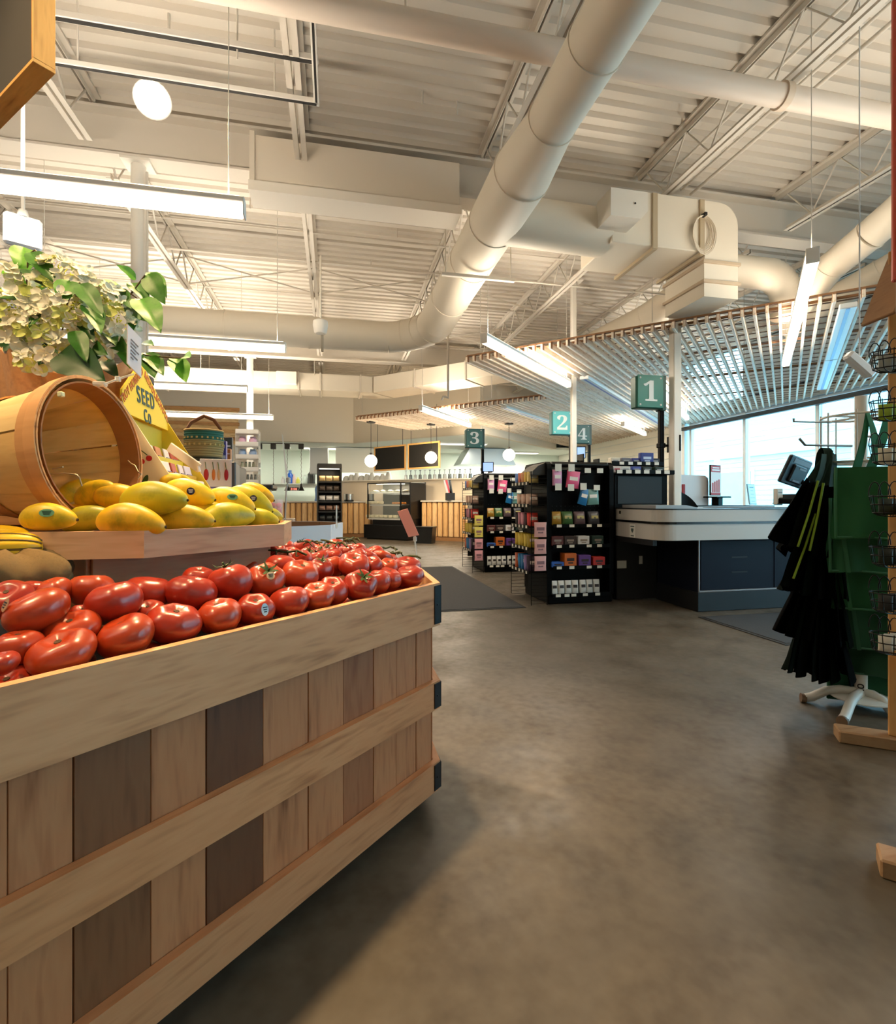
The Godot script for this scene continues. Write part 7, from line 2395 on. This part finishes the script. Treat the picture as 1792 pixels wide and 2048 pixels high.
	put(b, "tag", mat(Color(0.85, 0.86, 0.86), 0.4), t)

# ---------- bag rack and wood display on the right, signs in the foreground ----------
# a limp cloth bag hanging from its top edge: x wide, y from 0 down to -h; one closed sheet with soft folds
func cloth(w: float, h: float, th: float, seed_: int, sway := 0.03) -> MB:
	var r := RandomNumberGenerator.new()
	r.seed = seed_
	var a := r.randf() * TAU
	var b := r.randf_range(5.0, 9.0)
	var m := MB.new()
	var f := func(u: float, v: float, s: float) -> Vector3:
		var x := (u - 0.5) * w * (1.0 - 0.05 * (1.0 - v))
		var z := sway * (0.3 + v) * sin(b * u + a + 1.5 * v) * 0.5 + sway * 0.3 * sin(17.0 * u + a) * v
		return Vector3(x + 0.006 * sin(9.0 * v + a), -h * v + 0.008 * sin(b * u * 1.7 + a) * v, z + s * th * 0.5 * pow(sin(PI * clampf(u, 0.02, 0.98)), 0.4))
	for s in [1.0, -1.0]: m.grid(18, 14, func(u: float, v: float) -> Vector3: return f.call(u, v, s), -s)
	return m

func dull(c: Color) -> StandardMaterial3D:
	var m := mat(c, 0.95)
	m.metallic_specular = 0.15
	return m

func bag_rack() -> void:
	var base := at(1722, 1412, 2.53) * Vector3(1, 0, 1)
	var wh := mat(Color(0.86, 0.85, 0.82), 0.4)
	var t := thing("bag_rack", "white wire floor rack on tube feet hung with green and black tote bags", "display rack", base)
	var b := MB.new()
	b.lathe([Vector2(0, 0.06), Vector2(0.026, 0.06), Vector2(0.026, 1.5), Vector2(0, 1.5)], 18)
	put(b, "pole", wh, t)
	b = MB.new()
	letters(t, "OVEN", 0.036, mat(Color(0.1, 0.1, 0.1), 0.5), Transform3D(Basis(Vector3.UP, -YAW - 0.66) * Basis(Vector3(0, 0, 1), -PI / 2), at(1721, 1384, 2.53) - base + C(-0.62, 0, -0.78) * 0.0265), 1.0)
	b.lathe([Vector2(0.0, 0.07), Vector2(0.1, 0.065), Vector2(0.13, 0.055), Vector2(0.13, 0.05), Vector2(0, 0.05)], 28)
	put(b, "hub_plate", wh, t)
	for q in [[1607, 1404, 2.6], [1685, 1452, 2.33], [1792, 1440, 2.4], [1700, 1392, 2.72]]:
		var e := at(q[0], q[1], q[2]) * Vector3(1, 0, 1) + Vector3(0, 0.02, 0) - base
		b = MB.new()
		b.tube([Vector3(0, 0.075, 0), e * 0.35 + Vector3(0, 0.072, 0), e * 0.6 + Vector3(0, 0.055, 0), e * 0.85 + Vector3(0, 0.012, 0), e], 0.021, 12)
		put(b, "foot_tube", wh, t)
		b = MB.new()
		b.tube([e * 0.96, e + e.normalized() * 0.012], 0.0225, 12)
		put(b, "foot_cap", mat(Color(0.45, 0.36, 0.28), 0.6), t)
	# ring and uprights at the top
	for y in [1.4, 1.18]:
		b = MB.new()
		b.tube(range(20).map(func(k): return Vector3(0.16 * cos(TAU * k / 20), y, 0.16 * sin(TAU * k / 20))), 0.006, 6, false, true)
		for k in 2: b.rod(Vector3(0.16 * cos(PI * k * 0.5), y, 0.16 * sin(PI * k * 0.5)), Vector3(-0.16 * cos(PI * k * 0.5), y, -0.16 * sin(PI * k * 0.5)), 0.006, 6)
		put(b, "ring", wh, t)
	b = MB.new()
	for k in 8:
		var a := TAU * k / 8 + 0.2
		b.rod(Vector3(0.16 * cos(a), 0.85, 0.16 * sin(a)), Vector3(0.16 * cos(a), 1.42, 0.16 * sin(a)), 0.004, 6)
	put(b, "upright", wh, t)
	var lt := C(-1, 0, -0.15)
	var nr := C(-0.1, 0, -1)
	b = MB.new()
	for k in 4: b.tube([Vector3(0, 1.26 - 0.24 * k, 0) + lt * 0.05, Vector3(0, 1.26 - 0.24 * k, 0) + lt * 0.3, Vector3(0, 1.29 - 0.24 * k, 0) + lt * 0.33], 0.006, 6)
	for k in 5: b.tube([Vector3(0, 1.3 - 0.1 * k, 0) + nr * 0.05, Vector3(0, 1.27 - 0.1 * k, 0) + nr * (0.28 - 0.03 * k), Vector3(0, 1.3 - 0.1 * k, 0) + nr * (0.3 - 0.03 * k)], 0.006, 6)
	b.tube([Vector3(0, 1.37, 0) + lt * 0.16, Vector3(0, 1.37, 0) + lt * 0.36, Vector3(0, 1.385, 0) + lt * 0.36], 0.005, 6)
	put(b, "hook_arm", mat(Color(0.6, 0.6, 0.58), 0.35, 0.6), t)
	# bags seen edge on, on the left arms: plane runs away from the eye, lower edge swung to the left
	var dark := [Color(0.022, 0.03, 0.024), Color(0.03, 0.05, 0.03), Color(0.015, 0.018, 0.017), Color(0.025, 0.06, 0.035)]
	var n := 0
	var first: Node3D = null
	for tier in 4:
		for k in 6:
			var g := thing("tote_bag", ["dark folded tote bag on the top arm of the bag rack", "dark folded tote bag on the second arm of the bag rack", "dark folded tote bag on the third arm of the bag rack", "dark folded tote bag on the lowest arm of the bag rack"][tier], "tote bag", at([1632, 1638, 1640, 1636][tier] + 5.0 * k - 10, [975, 1040, 1110, 1180][tier], 2.5 + 0.008 * tier), 0, "dark tote bags, %s arm" % ORD[tier])
			var roll := -0.48 + 0.095 * k + 0.06 * tier
			g.basis = Basis(C(0, 0, 1), -roll) * Basis(Vector3.UP, 0.62 + 0.07 * k)
			b = cloth(0.34, [0.32, 0.36, 0.4, 0.4][tier], 0.01, n + 3, 0.035)
			if first == null: first = g
			var c: Color = dark[(k + tier) % 4]
			put(b, "body", dull(c), g)
			if (k == 2 and tier == 0) or (k == 1 and tier == 1) or (k == 3 and tier == 0):
				b = MB.new()
				b.tube([Vector3(-0.172, 0.0, 0.002), Vector3(-0.17, -0.15, 0.004), Vector3(-0.172, -0.31, 0.0)], 0.005, 6)
				put(b, "lime_piping", mat(Color(0.5, 0.62, 0.12), 0.7), g)
			if tier == 0 and k % 2 == 0:
				b = MB.new()
				for s in [1.0, -1.0]:
					b.grid(3, 10, func(u: float, v: float) -> Vector3: return Vector3(-0.08 + 0.16 * v, 0.19 * pow(sin(v * PI), 0.6), (u - 0.5) * 0.03 + 0.002 * s + 0.01 * sin(6 * v)), s)
				put(b, "handle", mat(Color(0.07, 0.2, 0.15), 0.8), g)
			n += 1
	var fr := first
	var fi := fr.basis.inverse()
	for k in 5:
		b = MB.new()
		var o := fi * (at(1630 + 8 * k, 975, 2.42 + 0.02 * k) - fr.position)
		var e := fi * (at(1648 + 5 * k, 908 + 3 * (k % 2), 2.44 + 0.02 * k) - fr.position)
		for s in [1.0, -1.0]:
			b.grid(4, 6, func(u: float, v: float) -> Vector3: return o.lerp(e, v) + fi * (C(1, 0, 0.5) * ((u - 0.5) * 0.035) + C(0, 0, -1) * (0.012 * sin(v * PI) + 0.0015 * s)), s)
		put(b, "strap", mat([Color(0.08, 0.22, 0.16), Color(0.06, 0.17, 0.13)][k % 2], 0.8), fr)
	# green bags facing the eye, each lower one farther back
	var grn := [Color(0.07, 0.34, 0.18), Color(0.065, 0.31, 0.18), Color(0.06, 0.32, 0.17), Color(0.06, 0.28, 0.17), Color(0.05, 0.25, 0.15), Color(0.065, 0.31, 0.19)]
	var bots := [1078, 1146, 1222, 1302, 1352, 1405]
	for k in 6:
		var z := 2.22 + 0.065 * k
		var lf: float = [1690, 1676, 1678, 1694, 1680, 1662][k]
		var bot: float = bots[k]
		var hgt: float = [145.0, 150.0, 150.0, 150.0, 160.0, 190.0][k] / FOCAL * z
		var p := at(lf + 78, bot, z) + Vector3(0, hgt, 0)
		var g := thing("tote_bag", ["dark green tote bag hung highest on the bag rack, straps crossing above", "green tote bag second from the top on the bag rack, with pale edge folds", "green tote bag third from the top on the bag rack", "green tote bag fourth from the top on the bag rack", "green tote bag fifth from the top on the bag rack, above the lowest one", "lowest green tote bag on the bag rack, just over the feet"][k], "tote bag", p)
		g.rotation.y = -YAW - 0.38
		b = cloth(0.36, hgt, 0.016, 40 + k, 0.03)
		put(b, "body", mat(grn[k], 0.8), g)
		b = MB.new()
		b.tube([Vector3(-0.172, 0.0, 0.01), Vector3(-0.176, -hgt * 0.5, 0.018), Vector3(-0.172, -hgt, 0.012)], 0.006, 6)
		put(b, "edge_fold", mat(grn[k].lightened(0.12), 0.8), g)
		b = MB.new()
		b.tube([Vector3(-0.17, -hgt + 0.004, 0.012), Vector3(-0.06, -hgt + 0.006, 0.014), Vector3(0.06, -hgt, 0.01), Vector3(0.17, -hgt + 0.004, 0.012)], 0.005, 6)
		put(b, "hem", mat(grn[k].lightened(0.16), 0.8), g)
		if k == 0:
			b = MB.new()
			var top := at(1735, 826, 2.3) - g.position
			var gi := g.basis.inverse()
			for q in [[1712, 940], [1752, 905]]:
				var lo := at(q[0], q[1], 2.27) - g.position
				for s in [1.0, -1.0]:
					b.grid(4, 8, func(u: float, v: float) -> Vector3: return gi * (lo.lerp(top, v) + C(1, 0, 0.2) * ((u - 0.5) * 0.045 * (1.0 - 0.55 * v)) + C(0, 0, -1) * (0.01 * sin(v * PI) + 0.002 * s)), s)
			var tp2 := at(1786, 800, 2.2) - g.position
			var lo2 := at(1740, 940, 2.25) - g.position
			for s in [1.0, -1.0]:
				b.grid(4, 8, func(u: float, v: float) -> Vector3: return gi * (lo2.lerp(tp2, v) + C(1, 0, 0.2) * ((u - 0.5) * 0.05) + C(0, 0, -1) * (0.012 * sin(v * PI) + 0.002 * s)), s)
			put(b, "strap", mat(Color(0.09, 0.42, 0.24), 0.8), g)
			b = MB.new()
			b.tube(range(16).map(func(j): return Vector3(0.09 + 0.05 * cos(TAU * j / 16), -0.14 + 0.032 * sin(TAU * j / 16), 0.028)), 0.004, 6, false, true)
			b.bar(Vector3(0.02, -0.215, 0.027), Vector3(0.14, -0.225, 0.027), 0.014, 0.003)
			put(b, "printed_emblem", mat(Color(0.3, 0.42, 0.12), 0.7), g)
		if k in [1, 2, 3]:
			b = MB.new()
			for s in [1.0, -1.0]:
				b.grid(3, 8, func(u: float, v: float) -> Vector3: return Vector3(-0.15 + 0.04 * v + (u - 0.5) * 0.016, -hgt * (0.1 + 0.9 * v), 0.03 + 0.006 * sin(v * 3.0) + 0.0015 * s), -s)
			put(b, "strap", mat(grn[k].lightened(0.1), 0.8), g)
	wood_rack()

func wire_basket(p: Vector3, label: String, w: float) -> Node3D:
	var t := thing("wire_basket", label, "wire basket", p, -YAW - 0.55)
	var wm := mat(Color(0.02, 0.02, 0.02), 0.4, 0.5)
	var b := MB.new()
	for y in [0.0, 0.03, 0.06]:
		b = MB.new()
		var r: float = w * (0.42 + 1.3 * y)
		b.tube(range(16).map(func(k): return Vector3(r * cos(TAU * k / 16), y, r * 0.7 * sin(TAU * k / 16) + 0.05)), 0.0022, 5, false, true)
		put(b, "hoop", wm, t)
	for k in 12:
		b = MB.new()
		var a := TAU * k / 12
		b.tube([Vector3(0, -0.015, 0.05), Vector3(w * 0.3 * cos(a), -0.01, w * 0.2 * sin(a) + 0.05), Vector3(w * 0.42 * cos(a), 0.0, w * 0.3 * sin(a) + 0.05), Vector3(w * 0.5 * cos(a), 0.065, w * 0.35 * sin(a) + 0.05)], 0.0016, 5)
		put(b, "rib", wm, t)
	for k in 4:
		b = MB.new()
		var x := (k - 1.5) * w * 0.2
		b.tube(range(9).map(func(j): return Vector3(x + 0.018 * cos(PI * j / 8.0), 0.065 + 0.05 * sin(PI * j / 8.0), -0.02 + 0.02 * k)), 0.002, 5)
		put(b, "hook_loop", wm, t)
	return t

func wood_rack() -> void:
	var t := thing("wood_display", "wood framed display with upright posts and floor feet beside the bag rack", "display frame")
	var p0 := at(1776, 1480, 2.13) * Vector3(1, 0, 1)
	var p1 := at(1800, 1740, 1.40) * Vector3(1, 0, 1)
	var dir := (p1 - p0).normalized()
	var side := Vector3(-dir.z, 0, dir.x)
	if side.dot(C(1, 0, 0)) > 0: side = -side
	var oak := Color(0.8, 0.62, 0.38)
	for q in [[p0 - side * 0.045, 2.0], [p1 - side * 0.045, 2.0]]:
		var b := MB.new()
		b.box(Transform3D(Basis(dir, Vector3.UP, dir.cross(Vector3.UP)), Vector3.ZERO), Vector3(0.04, q[1] - 0.05, 0.09), 0.004)
		var o := put(b, "post", wood(oak, 1, 2), t)
		o.position = q[0] + Vector3(0, q[1] * 0.5 + 0.026, 0)
	for q in [[1672, 1478, 2.2, p0], [1756, 1738, 1.425, p1]]:
		var e := at(q[0], q[1], q[2]) * Vector3(1, 0, 1)
		var s: Vector3 = q[3] + (q[3] - e) * 0.9
		var b := MB.new()
		var d := (s - e).normalized()
		b.box(Transform3D(Basis(d, Vector3.UP, d.cross(Vector3.UP)), Vector3.ZERO), Vector3(s.distance_to(e), 0.05, 0.09), 0.005)
		var o := put(b, "foot", wood(Color(0.62, 0.5, 0.37), 0, 3), t)
		o.position = (s + e) * 0.5 + Vector3(0, 0.025, 0)
	for y in [0.35, 0.95, 1.55, 1.98]:
		var b := MB.new()
		b.bar(p0 - side * 0.045 + Vector3(0, y, 0), p1 - side * 0.045 + Vector3(0, y, 0), 0.03, 0.06, 0.003)
		put(b, "crossbar", wood(oak, 2, 1), t)
	# slanted shelf board at the top
	var b := MB.new()
	var a := at(1756, 640, 2.06)
	var c := at(1800, 530, 2.06)
	b.bar(a, c + (c - a) * 0.6, 0.16, 0.016, 0.003)
	put(b, "slanted_board", wood(Color(0.62, 0.46, 0.3), 2, 2), t)
	# red sign above
	var r := thing("red_sign", "tall red sign panel at the top right edge above the wood display", "sign", at(1791, 280, 1.95), -YAW - 0.5)
	b = MB.new()
	b.bx(Vector3(0.02, 0, 0), Vector3(0.06, 1.05, 0.03), 0.004)
	put(b, "panel", mat(Color(0.82, 0.32, 0.22), 0.5), r)
	b = MB.new()
	b.bx(Vector3(0.02, -0.55, 0), Vector3(0.035, 0.2, 0.02), 0.003)
	put(b, "holder", mat(Color(0.7, 0.68, 0.64), 0.4), r)
	# wire baskets with small packets
	var L := [["topmost", 742, 1.95], ["second", 838, 1.95], ["third", 925, 1.95], ["fourth", 1025, 1.95], ["fifth", 1125, 1.95], ["sixth", 1215, 1.95], ["lowest", 1295, 1.95]]
	for k in L.size():
		var q: Array = L[k]
		var p := at(1778, q[1], q[2])
		wire_basket(p, "black wire basket on the wood display, %s of the column" % q[0], 0.13)
		var col: Color = [Color(0.62, 0.66, 0.66), Color(0.62, 0.72, 0.2), Color(0.86, 0.83, 0.74), Color(0.15, 0.2, 0.16), Color(0.1, 0.14, 0.1), Color(0.2, 0.2, 0.2), Color(0.85, 0.84, 0.8)][k]
		for j in 3:
			pouch(p + C(-0.03 + 0.03 * j, -0.008, -0.02 + 0.012 * j), Vector3(0.045, 0.06, 0.02), col if j != 2 or k != 1 else Color(0.7, 0.35, 0.4), "small packet in the %s wire basket of the wood display" % q[0], "packets in the %s wire basket" % q[0], -YAW - 0.5 + 0.2 * j)
	# white camera-like fitting
	var f := thing("hanging_fitting", "slim white fitting hanging tilted before the slats near the wire baskets", "light fixture", at(1719, 730, 3.2))
	b = MB.new()
	b.box(Transform3D(Basis(C(0, 0, 1), 0.72) * Basis(Vector3.UP, -YAW), Vector3.ZERO), Vector3(0.2, 0.06, 0.06), 0.012)
	put(b, "body", mat(Color(0.86, 0.87, 0.88), 0.3), f)
	b = MB.new()
	b.rod(Vector3(0, 0.02, 0), Vector3(0, 2.52, 0), 0.004, 6)
	put(b, "cord", mat(Color(0.8, 0.8, 0.8), 0.5), f)

func foreground_signs() -> void:
	# framed board hanging at the top left, seen from below
	var corner := at(66, 122, 1.5)        # lower near corner of its south-west face
	var dirn := W(-0.70711, 0, 0.70711)   # away to the north-west
	var out := W(0.70711, 0, 0.70711)
	var L := 0.9
	var H := 0.6
	var th := 0.055
	var t := thing("hanging_board", "dark hanging board in a pale wood frame at the top left corner", "hanging sign", corner + dirn * (L * 0.5) + Vector3(0, H * 0.5, 0) + out * (th * 0.5), -PI / 4)
	# own x runs from the far end to the near end, own z towards the south-west
	t.basis = Basis(-dirn, Vector3.UP, (-dirn).cross(Vector3.UP))
	for e in [[Vector3(0, H * 0.5 - 0.006, 0), Vector3(L, 0.012, th), 0], [Vector3(0, -H * 0.5 + 0.006, 0), Vector3(L, 0.012, th), 0], [Vector3(L * 0.5 - 0.006, 0, 0), Vector3(0.012, H - 0.024, th), 1], [Vector3(-L * 0.5 + 0.006, 0, 0), Vector3(0.012, H - 0.024, th), 1]]:
		var b := MB.new()
		b.box(T(Vector3.ZERO), e[1], 0.001)
		var o := put(b, "frame_bar", wood(Color(0.9, 0.7, 0.38), e[2], 1), t)
		o.position = e[0]
	var b := MB.new()
	b.bx(Vector3.ZERO, Vector3(L - 0.024, H - 0.024, th - 0.008))
	put(b, "panel", mat(Color(0.26, 0.255, 0.25), 0.8), t)
	b = MB.new()
	for s in [-1, 1]: b.rod(Vector3(s * L * 0.4, H * 0.5, 0), Vector3(s * L * 0.4, 4.3 - t.position.y, 0), 0.003, 6)
	put(b, "hanging_wire", mat(Color(0.7, 0.7, 0.68), 0.4), t)
	# white access point on a rod
	t = thing("access_point", "white flat wireless access point on a thin rod above the flowers", "access point", at(46, 464, 2.9))
	b = MB.new()
	b.box(Transform3D(Basis(Vector3.UP, -YAW + 0.75) * Basis(Vector3.RIGHT, 0.1), Vector3.ZERO), Vector3(0.17, 0.17, 0.045), 0.014)
	put(b, "body", mat(Color(0.9, 0.92, 0.94), 0.35), t)
	b = MB.new()
	b.rod(Vector3(0, 0.08, 0), Vector3(0, 1.9, 0), 0.01, 8)
	b.lathe([Vector2(0, 0.08), Vector2(0.03, 0.08), Vector2(0.02, 0.12), Vector2(0, 0.12)], 12)
	put(b, "rod", mat(Color(0.85, 0.84, 0.82), 0.4), t)

# things that share a label are told apart by their place from left to right as the eye sees them
func tell_apart() -> void:
	var by := {}
	for c in get_children():
		if c is Node3D and c.has_meta("category") and c.has_meta("label"):
			var l: String = c.get_meta("label")
			if not by.has(l): by[l] = []
			by[l].append(c)
	for l in by:
		var a: Array = by[l]
		if a.size() < 2 or a.size() > 16: continue
		a.sort_custom(func(p, q): return bearing(p) < bearing(q))
		for k in a.size(): a[k].set_meta("label", "%s, %s from the left" % [l, ORD[k]])

func bearing(o: Node3D) -> float:
	var v := o.position - Vector3(0, 1, 0)
	return v.dot(C(1, 0, 0)) / maxf(0.1, v.dot(C(0, 0, 1)))
